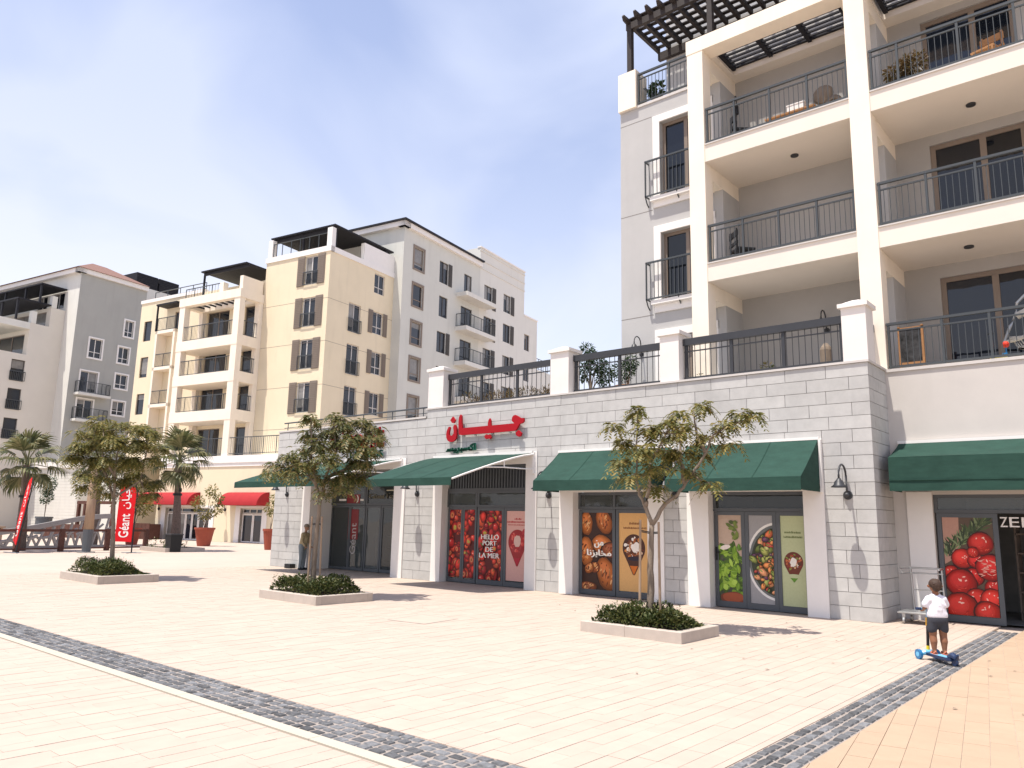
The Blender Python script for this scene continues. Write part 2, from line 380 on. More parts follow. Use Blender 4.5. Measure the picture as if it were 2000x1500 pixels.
def copy_tree(o, parent=None):
    c = o.copy(); COL.objects.link(c); OFF[c.name] = OFF.get(o.name, (0, 0, 0))
    if parent: c.parent = parent
    for ch in list(o.children): copy_tree(ch, c)
    return c
_unit = {}
def unit(M):
    if M.name not in _unit:
        b = MB(); b.box(-.5, .5, -.5, .5, -.5, .5)
        me = bpy.data.meshes.new('block'); me.from_pydata(b.v, [], b.f); me.materials.append(M); _unit[M.name] = me
    return _unit[M.name]
def piece(name, M, parent, x0, x1, y0, y1, z0, z1, me=None):
    o = bpy.data.objects.new(name, me or unit(M)); COL.objects.link(o)
    f = OFF.get(parent.name, (0, 0, 0)) if parent else (0, 0, 0)
    o.parent = parent; OFF[o.name] = f
    o.location = ((x0+x1)/2-f[0], (y0+y1)/2-f[1], (z0+z1)/2-f[2]); o.scale = (x1-x0, y1-y0, z1-z0)
    return o
def fpiece(name, M, parent, F, s0, s1, d0, d1, z0, z1):
    a, b = F.pt(s0, d0, z0), F.pt(s1, d1, z1)
    return piece(name, M, parent, min(a[0], b[0]), max(a[0], b[0]), min(a[1], b[1]), max(a[1], b[1]), z0, z1)

_txt = {}
def text_polys(body, spacing=1.0):
    """letters as 2D polygons, laid out by Blender's own built-in font"""
    if (body, spacing) in _txt: return _txt[(body, spacing)]
    c = bpy.data.curves.new('lettering', 'FONT'); c.body = body; c.space_character = spacing; c.resolution_u = 4
    o = bpy.data.objects.new('lettering', c); COL.objects.link(o)
    dg = bpy.context.evaluated_depsgraph_get()
    me = bpy.data.meshes.new_from_object(o.evaluated_get(dg))
    P = [[(me.vertices[i].co.x, me.vertices[i].co.y) for i in p.vertices] for p in me.polygons]
    bpy.data.objects.remove(o); bpy.data.curves.remove(c); bpy.data.meshes.remove(me)
    xs = [q[0] for p in P for q in p]; ys = [q[1] for p in P for q in p]
    r = (P, min(xs), max(xs), min(ys), max(ys)); _txt[(body, spacing)] = r
    return r
def put_text(mb, F, body, s0, s1, z0, z1, d, rot=False, depth=0.0, spacing=1.0, bold=0.0):
    """fit the words into the rectangle; rot = reading upwards"""
    P, x0, x1, y0, y1 = text_polys(body, spacing)
    for dx in ((0,) if not bold else (-bold, 0, bold)):
        for p in P:
            q = []
            for x, y in p:
                u, v = (x-x0)/(x1-x0), (y-y0)/(y1-y0)
                if rot: u, v = 1-v, u
                q.append((s0+u*(s1-s0)+dx, z0+v*(z1-z0)))
            if depth: mb.prism(F, q, d, d+depth)
            else: mb.face([F.pt(a, d+(0.0002 if dx else 0)*(1 if dx > 0 else -1), b) for a, b in q])

# blobs: overlapping tapered capsules fused into one continuous skin
def fused(name, caps, M, parent, voxel=.012, smooth=6):
    mb = MB()
    for a, b, ra, rb in caps:
        a, b = Vector(a), Vector(b); d = b-a
        L = d.length
        t = d/L if L > 1e-6 else Vector((0, 0, 1))
        path, rad = [], []
        for k in range(5):
            th = pi/2*(1-k/4); path.append(a-t*ra*sin(th)); rad.append(max(ra*cos(th), .002))
        for k in range(1, 4): path.append(a+d*k/4); rad.append(ra+(rb-ra)*k/4)
        for k in range(5):
            th = pi/2*k/4; path.append(b+t*rb*sin(th)); rad.append(max(rb*cos(th), .002))
        mb.tube(path, rad, n=12)
    o = mb.build(name, M, parent)
    md = o.modifiers.new('fuse', 'REMESH'); md.mode = 'VOXEL'; md.voxel_size = voxel; md.use_smooth_shade = True
    sm = o.modifiers.new('smooth', 'SMOOTH'); sm.factor = .5; sm.iterations = smooth
    dg = bpy.context.evaluated_depsgraph_get()
    me = bpy.data.meshes.new_from_object(o.evaluated_get(dg))
    o.modifiers.clear(); o.data = me
    me.polygons.foreach_set('use_smooth', [True]*len(me.polygons))
    return o

# ------------------------------------------------------------------ windows, railings
def window(parent, F, s0, s1, z0, z1, depth=.14, mull=(0.5,), trans=None, fm='frame_brown', t=.055, shut=None, shutw=.5, sides=3,
           trim=None, trimw=.12, juliet=False, name='window', glass='glass', blinds=True):
    b = MB(); D = -depth
    b.fbox(F, s0, s1, D, D+.06, z0, z0+t); b.fbox(F, s0, s1, D, D+.06, z1-t, z1)
    b.fbox(F, s0, s0+t, D, D+.059, z0+t, z1-t); b.fbox(F, s1-t, s1, D, D+.059, z0+t, z1-t)
    for m_ in mull:
        x = s0+(s1-s0)*m_; b.fbox(F, x-t*.6, x+t*.6, D, D+.058, z0+t, z1-t)
    if trans:
        z = z0+(z1-z0)*trans; b.fbox(F, s0+t, s1-t, D, D+.057, z-t*.5, z+t*.5)
    w = b.build(name, K[fm], parent)
    edges = [s0+t*.4]+[s0+(s1-s0)*m_ for m_ in mull]+[s1-t*.4]
    for a, c in zip(edges, edges[1:]):
        p = MB(); p.fbox(F, a+.003, c-.003, D+.012, D+.026, z0+t*.4, z1-t*.4); p.build('pane', K[glass], w)
        if blinds and glass == 'glass' and parent.name != 'apartment_building' and R.random() < .28:
            zz = z1-t*.4-(z1-z0)*R.choice((.25, .4, .55, .8)); p = MB(); p.fbox(F, a+.01, c-.01, D+.027, D+.030, zz, z1-t*.5); p.build('blind', K['blindglass'], w)
    if shut:
        for sd in (1, 2):
            if not sides & sd: continue
            a, c = (s0-shutw-.02, s0-.02) if sd == 1 else (s1+.02, s1+shutw+.02)
            p = MB(); p.fbox(F, a, c, .012, .05, z0-.03, z1+.03)
            k = max(4, int((z1-z0)/.12))
            for i in range(k):
                zz = z0+.03+(z1-z0-.06)*i/k; p.fbox(F, a+.06, c-.06, .05, .066, zz, zz+(z1-z0)/k*.62)
            p.build('shutter', K[shut], w)
    if trim:
        p = MB(); q = trimw
        p.fbox(F, s0-q, s1+q, .0, .05, z1, z1+q); p.fbox(F, s0-q, s1+q, .0, .05, z0-q, z0)
        p.fbox(F, s0-q, s0, .0, .048, z0, z1); p.fbox(F, s1, s1+q, .0, .048, z0, z1)
        p.build('window_trim', K[trim], w)
    if juliet:
        p = MB(); a, c = s0-.06, s1+.06; h = (z1-z0)*.46
        p.fbox(F, a, c, .06, .10, z0+h-.05, z0+h); p.fbox(F, a, c, .06, .10, z0+.03, z0+.07)
        k = max(6, int((c-a)/.11))
        for i in range(k+1):
            x = a+(c-a)*i/k; p.fbox(F, x-.012, x+.012, .07, .094, z0+.07, z0+h-.05)
        p.build('window_guard', K['railing'], w)
    return w
def far_railing(parent, pts, z0, z1, post=1.0, bal=.13, th=.035, mk='railing'):
    """railing through plan points, rails and balusters in one small mesh (far building)"""
    b = MB()
    for (x0, y0), (x1, y1) in zip(pts, pts[1:]):
        L = math.hypot(x1-x0, y1-y0)
        b.tube([(x0, y0, z1), (x1, y1, z1)], th, 4); b.tube([(x0, y0, z0+.06), (x1, y1, z0+.06)], th*.7, 4)
        n = max(1, int(L/bal)); per = max(1, round(post/bal))
        for i in range(n+1):
            t = i/n; x, y = x0+(x1-x0)*t, y0+(y1-y0)*t
            r = .028 if i % per == 0 or i == n else .009
            b.tube([(x, y, z0), (x, y, z1)], r, 4, cap=False)
    return b.build('railing', K[mk], parent)
def railing(parent, F, s0, s1, d, z0, z1, posts, step=.115, rail=(.05, .045), drop=.13, mk='railing', heavy=False):
    """near railing: top rail, second rail, bottom rail; every post and baluster a piece of its own"""
    b = MB(); hw = .03 if not heavy else .055
    th = .05 if not heavy else .15
    b.fbox(F, s0, s1, d-hw, d+hw, z1-th, z1)
    if not heavy:
        b.fbox(F, s0, s1, d-.015, d+.015, z1-.05-drop, z1-.02-drop)
    else:
        b.fbox(F, s0, s1, d-.012, d+.012, z1-th-.145, z1-th-.12)
    b.fbox(F, s0, s1, d-.02, d+.02, z0+.045, z0+.085)
    r = b.build('railing', K[mk], parent)
    pw = .022 if not heavy else .035
    for p in posts:
        fpiece('post', K[mk], r, F, p-pw, p+pw, d-.024, d+.024, z0, z1-th)
    n = max(1, round((s1-s0)/step))
    top = z1-.05-drop if not heavy else z1-th
    for i in range(1, n):
        x = s0+(s1-s0)*i/n
        if any(abs(x-p) < .04 for p in posts): continue
        fpiece('baluster', K[mk], r, F, x-.006, x+.006, d-.006, d+.006, z0+.085, top)
    return r
# ------------------------------------------------------------------ ground
b = MB(); b.face([(-600, -200, -.03), (600, -200, -.03), (600, 1500, -.03), (-600, 1500, -.03)])
g = b.build('ground', K['ground']); g['kind'] = 'structure'
b = MB(); b.box(-130, -23.0, 3.0, 120, -.4, -.006); b.box(-23, -12, -6, 3.0, -.4, -.006)
g2 = b.build('plaza_pavement', K['ground']); g2['kind'] = 'structure'

def near_px(x, y):                     # how near a ground point is to the camera, the nearest show largest
    return (x*x+y*y)**.5
def clip_half(poly, nx, ny, d):
    out = []
    for i in range(len(poly)):
        a, c = poly[i], poly[(i+1) % len(poly)]
        da, dc = nx*a[0]+ny*a[1]-d, nx*c[0]+ny*c[1]-d
        if da >= 0: out.append(a)
        if (da >= 0) != (dc >= 0):
            t = da/(da-dc); out.append((a[0]+t*(c[0]-a[0]), a[1]+t*(c[1]-a[1])))
    return out
def slab_poly(b, poly, z0, z1):
    n = len(poly)
    b.faces([(x, y, z0) for x, y in poly]+[(x, y, z1) for x, y in poly], [tuple(range(n, 2*n))]+[(i, (i+1) % n, n+(i+1) % n, n+i) for i in range(n)])
def paving(name, matn, bed, ang, w, L, clips, centre, ext, njoint, keep, jx=.0042, jy=.0022):
    """a bed sheet and pavers in courses; the nearest ones are objects, the rest one field"""
    bb = MB(); slab_poly(bb, bed, -.3, -.006)
    base = bb.build(name, K['grout']); base['kind'] = 'structure'
    ca, sa = cos(ang), sin(ang); cand = []
    for i in range(-int(ext[0]/w), int(ext[0]/w)):
        sh = R.random()*L
        for j in range(-int(ext[1]/L), int(ext[1]/L)):
            u0, u1 = j*L+sh+jy/2, (j+1)*L+sh-jy/2; v0, v1 = i*w+jx/2, (i+1)*w-jx/2
            q = [(centre[0]+u*ca-v*sa, centre[1]+u*sa+v*ca) for u, v in ((u0, v0), (u1, v0), (u1, v1), (u0, v1))]
            for cl in clips:
                q = clip_half(q, *cl)
                if len(q) < 3: break
            if len(q) < 3: continue
            cx = sum(p[0] for p in q)/len(q); cy = sum(p[1] for p in q)/len(q)
            f = CU.x*0+FW.x*cx+FW.y*cy-1.6*FW.z
            if f < .5: continue
            px = 1000+1505*(CR.x*cx+CR.y*cy+CR.z*-1.6)/f; py = 750-1505*(CU.x*cx+CU.y*cy+CU.z*-1.6)/f
            vis = -40 < px < 2040 and py < 1540
            cand.append((0 if vis else 1, near_px(cx, cy), q))
    cand.sort(key=lambda t: t[:2])
    fld = MB()
    for k, (nv, dd, q) in enumerate(cand):
        h = R.uniform(-.0012, .0012)
        if k < keep and not nv:
            b1 = MB(); slab_poly(b1, q, -.0058, h)
            o = b1.build('paver', K[matn+'_o'], base)
        else: slab_poly(fld, q, -.0058, h)
    fo = fld.build('paver_field', K[matn], base); fo['kind'] = 'stuff'
    return base
# pale pavers between the cobble bands and the shop front, courses running towards the shops
paving('plaza_paving', 'paver', [(-23, 4.25), (-2.47, 4.25), (-2.47, 15.98), (-23, 15.98)], pi/2, .166, .40,
       [(1, 0, -23), (-1, 0, 2.475), (0, 1, 4.255), (0, -1, -15.97)], (-12, 9), (12, 9), 0, 190)
# pale pavers on the camera's side of the long band
paving('walkway_paving', 'paver', [(-12, .5), (-1.5, .5), (-1.5, 3.625), (-12, 3.625)], pi/2, .166, .40,
       [(1, 0, -12), (-1, 0, 1.5), (0, 1, .5), (0, -1, -3.622)], (-6, 2), (7, 3), 0, 40)
# tan pavers to the right of the short band, turned nine degrees
paving('tan_paving', 'paver_tan', [(-2.10, 4.25), (4, 4.25), (4, 16.3), (-2.10, 16.3)], radians(99.2), .178, .40,
       [(1, 0, -2.095), (-1, 0, -4), (0, 1, 4.255), (0, -1, -16.25)], (1, 10), (6, 9), 0, 70)

def cobble_mesh(k, M):
    r = random.Random(k)
    j = lambda a: r.uniform(-a, a)
    b = MB()
    c0 = [(-.46+j(.04), -.46+j(.04)), (.46+j(.04), -.46+j(.04)), (.46+j(.04), .46+j(.04)), (-.46+j(.04), .46+j(.04))]
    ring = lambda f, z: [(x*f+j(.02), y*f+j(.02), z+j(.06)) for x, y in c0]
    P = [(x, y, -.5) for x, y in c0]+ring(1.0, .1)+ring(.80, .45)
    b.faces(P, [(8, 9, 10, 11)]+[(i, (i+1) % 4, 4+(i+1) % 4, 4+i) for i in range(4)]+[(4+i, 4+(i+1) % 4, 8+(i+1) % 4, 8+i) for i in range(4)])
    me = bpy.data.meshes.new('cobble'); me.from_pydata(b.v, [], b.f); me.materials.append(M); return me, b
CM = [cobble_mesh(k, K['cobble']) for k in range(9)]
def band(name, x0, x1, y0, y1, along, rows, step, keep):
    bb = MB(); bb.box(x0, x1, y0, y1, -.3, -.006)
    base = bb.build(name, K['cgrout']); base['kind'] = 'structure'
    c = []
    if along == 'x':
        w = (y1-y0)/rows
        for r in range(rows):
            x = x0+R.random()*step
            while x < x1-step*.5:
                L = step*R.uniform(.75, 1.25); L = min(L, x1-x)
                c.append((x, x+L, y0+r*w, y0+(r+1)*w)); x += L
    else:
        w = (x1-x0)/rows
        for r in range(rows):
            y = y0+R.random()*step
            while y < y1-step*.5:
                L = step*R.uniform(.75, 1.25); L = min(L, y1-y)
                c.append((x0+r*w, x0+(r+1)*w, y, y+L)); y += L
    def key(t):
        cx, cy = (t[0]+t[1])/2, (t[2]+t[3])/2
        f = FW.x*cx+FW.y*cy-1.6*FW.z
        if f < .5: return (1, 0)
        px = 1000+1505*(CR.x*cx+CR.y*cy-1.6*CR.z)/f; py = 750-1505*(CU.x*cx+CU.y*cy-1.6*CU.z)/f
        return (0 if -20 < px < 2020 and py < 1520 else 1, near_px(cx, cy))
    c.sort(key=key)
    fld = MB()
    for k, t in enumerate(c):
        dz = R.uniform(-.004, .003); g_ = R.uniform(.005, .010)
        xa, xb, ya, yb = t[0]+g_, t[1]-g_, t[2]+g_, t[3]-g_
        me, src = CM[R.randrange(9)]
        if k < keep: piece('cobble', None, base, xa, xb, ya, yb, -.030, .006+dz, me)
        else:
            fld.faces([((xa+xb)/2+p[0]*(xb-xa), (ya+yb)/2+p[1]*(yb-ya), (-.024+dz)/2+p[2]*(.036+dz)) for p in src.v], src.f)
    o = fld.build('cobble_field', K['cobble_f'], base); o['kind'] = 'stuff'
band('long_cobble_band', -23, -2.0, 3.765, 4.25, 'x', 5, .13, 150)
band('short_cobble_band', -2.47, -2.10, 4.3, 15.2, 'y', 4, .125, 150)
b = MB()
x = -23
kerb_strip = None
bb = MB(); bb.box(-23, -1.5, 3.626, 3.765, -.3, -.014)
ks = bb.build('white_kerb_strip', K['grout']); ks['kind'] = 'structure'
x = -23.0
while x < -1.6:
    piece('kerb_stone', K['kerbw'], ks, x+.002, x+.997, 3.645, 3.76, -.05, .004); x += 1.0
# access cover set flush in the plaza
t = root('access_cover', 'square access cover with a thin dark frame set flush in the pale paving', 'manhole cover', (-9.55, 9.0, 0))
b = MB(); q = [(-9.84, 8.55), (-9.06, 8.64), (-9.18, 9.52), (-9.98, 9.44)]
qi = [(x*.965-9.52*-.0-.035*9.52, y*.965+.035*9.04) for x, y in q]
for i in range(4):
    j = (i+1) % 4; b.face([(*q[i], .0035), (*q[j], .0035), (*qi[j], .0035), (*qi[i], .0035)])
b.build('frame', K['joint'], t)
b = MB(); b.face([(x, y, .0032) for x, y in qi]); b.build('cover_plate', K['paver'], t)

# ------------------------------------------------------------------ stone shop building (ground floor and terrace)
Y0 = 14.75; FS = FRONT(Y0)
BAYS = [(-21.30, -16.45, 3.31), (-15.30, -11.72, 3.30), (-11.02, -8.27, 3.28), (-7.72, -4.92, 3.27)]
shop = root('shop_building', 'low pale grey stone shop building with white door surrounds and a railed terrace above', 'shop', (-13.5, Y0, 0))
b = MB()
b.wall(FRONT(Y0+.018), -22.93, -4.05, 0, 4.40, [(x0, x1, -.1, h) for x0, x1, h in BAYS], .4)
b.box(-15.7, -4.05, Y0+.02, Y0+.2, 4.40, 4.6)
b.wall(SIDE(-4.05), Y0+.018, 16.0, 0, 4.6, [], .1)
b.wall(Face(-22.92, 0, 0, 1, -1, 0), Y0+.018, 22, 0, 4.40, [], .1)
b.build('wall', K['joint'], shop)
# stone courses
CH = 0.2435; rows = 19; stones = []
for r in range(rows):
    z0, z1 = r*CH, (r+1)*CH
    xr = -4.03
    segs = [(-22.93, xr)] if z0 > 4.3 else [(-22.93, xr)]
    if z1 > 4.42: segs = [(-15.68, xr)]
    for x0, x1, h in BAYS:
        if z0 < h-.03:
            ns = []
            for a, c in segs:
                if x1 <= a or x0 >= c: ns.append((a, c)); continue
                if x0-a > .05: ns.append((a, x0))
                if c-x1 > .05: ns.append((x1, c))
            segs = ns
    for x0, x1, h in BAYS:
        if z0 < h-.03 and z1 > h+.03:
            nb = max(3, round((x1-x0)/.78)); stones += [(x0+(x1-x0)*q/nb, x0+(x1-x0)*(q+1)/nb, h, z1) for q in range(nb)]
    for a, c in segs:
        x = c; first = True; Ls = .78
        while x > a+.01:
            L = Ls if not first else (Ls*.5 if r % 2 else Ls)*R.uniform(.8, 1.1)
            if c-a < 1.3 and first: L = (c-a)*(.38 if r % 2 else .62)
            first = False
            x2 = max(a, x-L)
            if x2-a < .16: x2 = a
            zz = z0
            for x0, x1, h in BAYS:
                if z0 < h-.03: pass
                elif z0 < h and x2 < x1 and x > x0: zz = max(zz, h)
            stones.append((x2, x, zz, z1)); x = x2
stones.sort(key=lambda s: -s[1])
def stone_ok(s): return s[1]-s[0] > .03 and s[3]-s[2] > .03
stones = [s for s in stones if stone_ok(s)]
fld = MB(); J = .0045
nside = 0
for r in range(rows):                      # the return wall at the corner
    z0, z1 = r*CH, (r+1)*CH; y = Y0
    cuts = [Y0, Y0+.62, 16.0] if r % 2 else [Y0, Y0+.28, Y0+.95, 16.0]
    for ya, yb in zip(cuts, cuts[1:]):
        piece('stone', K['stone'], shop, -4.05, -4.03, ya+(J if ya > Y0 else .0212), yb-J, z0+J, z1-J); nside += 1
for k, (xa, xb, za, zb) in enumerate(stones):
    pr = R.uniform(-.002, .003)
    e1 = 0 if xb > -4.035 else J
    if k < 298-nside: piece('stone', K['stone'], shop, xa+J, xb-e1, Y0-pr, Y0+.021, za+J, zb-J)
    else: fld.box(xa+J, xb-e1, Y0-pr, Y0+.021, za+J, zb-J)
o = fld.build('stone_field', K['stone_field'], shop); o['kind'] = 'stuff'
# coping, terrace slab
b = MB(); b.box(-15.72, -4.0, Y0-.03, Y0+.36, 4.628, 4.67); b.box(-4.36, -4.0, Y0+.36, 16.0, 4.628, 4.67)
b.box(-22.96, -15.72, Y0-.02, Y0+.36, 4.40, 4.45)
b.build('coping', K['cap'], shop)
b = MB(); b.box(-15.7, -4.06, Y0+.3, 22, 4.35, 4.60); b.box(-22.9, -15.7, Y0+.3, 22, 4.1, 4.33)
b.build('terrace_slab', K['grey_wall'], shop)
# terrace pillars with caps
for x0, x1 in ((-15.68, -15.09), (-11.36, -10.81), (-8.32, -7.86), (-4.45, -4.01)):
    b = MB(); b.box(x0, x1, Y0+.0, Y0+.46, 4.672, 5.70); p = b.build('pillar', K['white'], shop)
    b = MB(); c = ((x0+x1)/2, Y0+.23)
    b.box(x0-.05, x1+.05, Y0-.05, Y0+.51, 5.70, 5.78)
    w, d = (x1-x0)/2+.02, .25
    b.faces([(c[0]-w, c[1]-d, 5.78), (c[0]+w, c[1]-d, 5.78), (c[0]+w, c[1]+d, 5.78), (c[0]-w, c[1]+d, 5.78), (c[0]-.06, c[1]-.06, 5.87), (c[0]+.06, c[1]-.06, 5.87), (c[0]+.06, c[1]+.06, 5.87), (c[0]-.06, c[1]+.06, 5.87)],
            [(4, 5, 6, 7), (0, 1, 5, 4), (1, 2, 6, 5), (2, 3, 7, 6), (3, 0, 4, 7)])
    b.build('pillar_cap', K['white'], p)
FR = FRONT(Y0+.22)
railing(shop, FR, -15.07, -11.38, 0, 4.672, 5.60, [-15.03, -13.85, -12.6, -11.42], step=.15, heavy=True, mk='dark')
railing(shop, FR, -10.79, -8.34, 0, 4.672, 5.61, [-10.74, -9.5, -8.39], step=.14, heavy=True, mk='dark')
railing(shop, FR, -7.84, -4.47, 0, 4.672, 5.61, [-7.79, -6.75, -5.65, -4.52], step=.125, heavy=True, mk='dark')
b = MB(); b.box(-4.28, -4.20, Y0+.48, 15.98, 5.45, 5.60); b.box(-4.26, -4.22, 15.55, 15.62, 4.67, 5.45)
b.build('railing', K['dark'], shop)
b = MB(); b.tube([(-22.8, Y0+.1, 4.72), (-15.72, Y0+.1, 4.72)], .025, 6)
for i in range(6): b.tube([(-22.6+i*1.33, Y0+.1, 4.45), (-22.6+i*1.33, Y0+.1, 4.72)], .016, 5)
b.tube([(-22.8, Y0+.1, 4.56), (-15.72, Y0+.1, 4.56)], .012, 5)
b.build('handrail', K['railing'], shop)

# white surrounds
def surround(xa, xb, xc, xd, ztop, zdoor, rec):
    b = MB()
    b.box(xa, xb, Y0-.035, Y0+rec, 0, ztop); b.box(xc, xd, Y0-.034, Y0+rec, 0, ztop)
    b.box(xb, xc, Y0-.033, Y0+.06, zdoor, ztop)
    return b.build('door_surround', K['white_trim'], shop)
SUR = [(-21.30, -20.87, -16.90, -16.45, 3.31, 3.02, .98), (-15.30, -14.95, -12.06, -11.72, 3.30, 3.02, .34), (-11.02, -10.63, -8.66, -8.27, 3.28, 2.30, .34), (-7.72, -7.24, -5.31, -4.92, 3.27, 2.28, .34)]
for s_ in SUR: surround(*s_)
def interior(x0, x1, y0, y1, z1):
    b = MB()
    b.box(x0, x1, y1, y1+.05, 0, z1); b.box(x0-.05, x0, y0, y1, 0, z1); b.box(x1, x1+.05, y0, y1, 0, z1); b.box(x0, x1, y0, y1, z1, z1+.05)
    b.face([(x0, y0, .012), (x1, y0, .012), (x1, y1, .012), (x0, y1, .012)])
    return b.build('shop_interior', K['interior'], shop)
def leaf_door(F, s0, s1, z0, z1, fr=.075, glass='shopglass', handle=None, name='door', d=0):
    b = MB()
    b.fbox(F, s0, s0+fr, d, d+.05, z0, z1); b.fbox(F, s1-fr, s1, d, d+.05, z0, z1)
    b.fbox(F, s0+fr, s1-fr, d, d+.049, z1-fr, z1); b.fbox(F, s0+fr, s1-fr, d, d+.049, z0, z0+fr*1.5)
    o = b.build(name, K['frame_grey'], shop)
    p = MB(); p.fbox(F, s0+fr*.6, s1-fr*.6, d+.018, d+.03, z0+fr*.9, z1-fr*.6); p.build('pane', K[glass], o)
    if handle is not None:
        h = MB(); h.fbox(F, handle-.02, handle+.02, d+.05, d+.062, .92, 1.18); h.tube([F.pt(handle, d+.09, 1.08), F.pt(handle+.11, d+.09, 1.08)], .011, 6)
        h.tube([F.pt(handle, d+.055, 1.08), F.pt(handle, d+.09, 1.08)], .011, 6); h.build('handle', K['black'], o)
    return o
def transom(F, s0, s1, z0, z1, mull=(), d=0, fr=.06):
    b = MB()
    b.fbox(F, s0, s1, d, d+.06, z0, z0+fr); b.fbox(F, s0, s1, d, d+.06, z1-fr, z1)
    for x in [s0+fr/2]+[s0+(s1-s0)*m_ for m_ in mull]+[s1-fr/2]: b.fbox(F, x-fr/2, x+fr/2, d, d+.058, z0+fr, z1-fr)
    o = b.build('transom_window', K['frame_grey'], shop)
    p = MB(); p.fbox(F, s0+.02, s1-.02, d+.02, d+.03, z0+.03, z1-.03); p.build('pane', K['shopglass'], o)
    return o
FD = FRONT(Y0+.24)
# bay of the salad posters (three leaves)
transom(FD, -7.24, -5.31, 1.90, 2.28); interior(-7.24, -5.31, Y0+.40, Y0+2.2, 2.3)
for i, (a, c) in enumerate(((-7.22, -6.575), (-6.57, -5.935), (-5.93, -5.32))): leaf_door(FD, a, c, .015, 1.895, handle=-7.185 if i == 0 else None)
# bay of the bread posters (two fixed lights)
transom(FD, -10.63, -8.66, 1.92, 2.30, (.5,)); interior(-10.63, -8.66, Y0+.40, Y0+2.2, 2.3)
for a, c in ((-10.60, -9.62), (-9.60, -8.67)): leaf_door(FD, a, c, .015, 1.915, name='shop_window')
# bay of the tomato posters with a louvred band above
interior(-14.95, -12.06, Y0+.40, Y0+2.2, 3.0)
transom(FD, -14.95, -13.86, 1.95, 2.37); transom(FD, -13.85, -12.06, 1.95, 2.37)
for a, c in ((-14.90, -14.37), (-14.36, -13.87)): leaf_door(FD, a, c, .015, 1.945, fr=.06)
for a, c in ((-13.84, -12.93), (-12.92, -12.07)): leaf_door(FD, a, c, .015, 1.945, name='shop_window')
b = MB(); b.fbox(FD, -14.95, -12.06, 0, .05, 2.37, 2.44); b.fbox(FD, -14.95, -12.06, 0, .05, 2.95, 3.02); b.fbox(FD, -14.95, -12.06, -.03, -.01, 2.44, 2.95)
lv = b.build('louvre_band', K['frame_grey'], shop)
for i in range(30): fpiece('slat', K['frame_grey'], lv, FD, -14.9+i*.097, -14.9+i*.097+.045, 0, .04, 2.44, 2.95)
# entrance bay, set deeper, glazed, with a lit-less shop behind
FE = FRONT(Y0+.85)
interior(-20.87, -16.90, Y0+.95, Y0+4.2, 2.98)
transom(FE, -20.87, -19.16, 2.0, 2.98, d=0); transom(FE, -19.13, -16.90, 2.0, 2.98)
for a, c in ((-20.85, -19.90), (-19.89, -19.15)): leaf_door(FE, a, c, .015, 1.99, fr=.05, name='shop_window')
for a, c in ((-19.12, -18.40), (-18.38, -17.66), (-17.64, -16.91)): leaf_door(FE, a, c, .015, 1.99, fr=.06)
b = MB(); b.box(-20.86, -16.91, Y0+.02, Y0+.9, 2.985, 3.015); b.build('porch_ceiling', K['interior'], shop)
# shelving and counter inside the entrance
t = root('shop_shelf', 'tall shelf of goods seen through the entrance glass', 'shelf', (-20.0, 17.6, 0))
b = MB()
for z in (.2, .62, 1.04, 1.46): b.box(-20.8, -19.3, 17.4, 17.8, z, z+.03)
b.box(-20.82, -20.8, 17.4, 17.8, 0, 1.9); b.box(-19.3, -19.28, 17.4, 17.8, 0, 1.9); b.build('rack', K['shelf'], t)
t = root('checkout_counter', 'pale checkout counter behind the entrance doors', 'counter', (-17.7, 16.7, 0))
b = MB(); b.box(-18.3, -17.0, 16.6, 17.0, 0.012, .72); b.build('counter_body', K['blind'], t)
b = MB(); b.box(-18.34, -16.96, 16.56, 17.04, .72, .76); b.build('counter_top', K['white_trim'], t)

# set-back wall at the right with the last shop door
b = MB(); YB = 15.9
b.wall(FRONT(YB), -4.03, 3.0, 0, 4.60, [(-3.37, 1.0, -.1, 2.25)], .3)
b.build('setback_wall', K['setwall'], shop)
b = MB(); b.box(-4.03, 3.0, YB-.03, YB+.2, 4.602, 4.66); b.build('coping', K['cap'], shop)
b = MB(); b.box(-3.80, -3.37, YB-.03, YB+.001, 0, 2.30); b.build('door_surround', K['white_trim'], shop)
FZ = FRONT(YB+.12)
transom(FZ, -3.37, -.5, 1.92, 2.25)
leaf_door(FZ, -3.34, -2.38, .015, 1.915, fr=.075, name='shop_window')
interior(-3.37, 1.0, YB+.31, YB+3.0, 2.3)
t = root('storage_rack', 'dark rack of goods inside the doorway at the right edge', 'shelf', (-1.7, 17.4, 0))
b = MB()
for z in (.15, .5, .85, 1.2, 1.55): b.box(-2.3, -1.0, 17.2, 17.7, z, z+.03)
for x in (-2.32, -1.0): b.box(x, x+.03, 17.2, 17.7, 0.012, 1.8)
b.build('rack', K['shelf'], t)
t = root('shop_lettering', 'white capital letters over the doorway at the right edge of the picture', 'sign', (-2.15, YB+.02, 1.8))
for ch, a, c in (('Z', -2.345, -2.235), ('E', -2.205, -2.06), ('I', -2.025, -1.985)):
    b = MB(); put_text(b, FZ, ch, a, c, 1.685, 1.855, .03, depth=.02); b.build('letter', K['white_ink'], t)
# ------------------------------------------------------------------ apartment block above the shops (right)
apt = root('apartment_building', 'tall cream and grey apartment block with deep framed balconies above the shops', 'building', (-6, 17, 4.6))
YF = 16.0; FF = FRONT(YF)
XL, XC, XR = (-8.15, -7.74), (-4.42, -4.01), (-.45, -.05)
YBK = 17.88
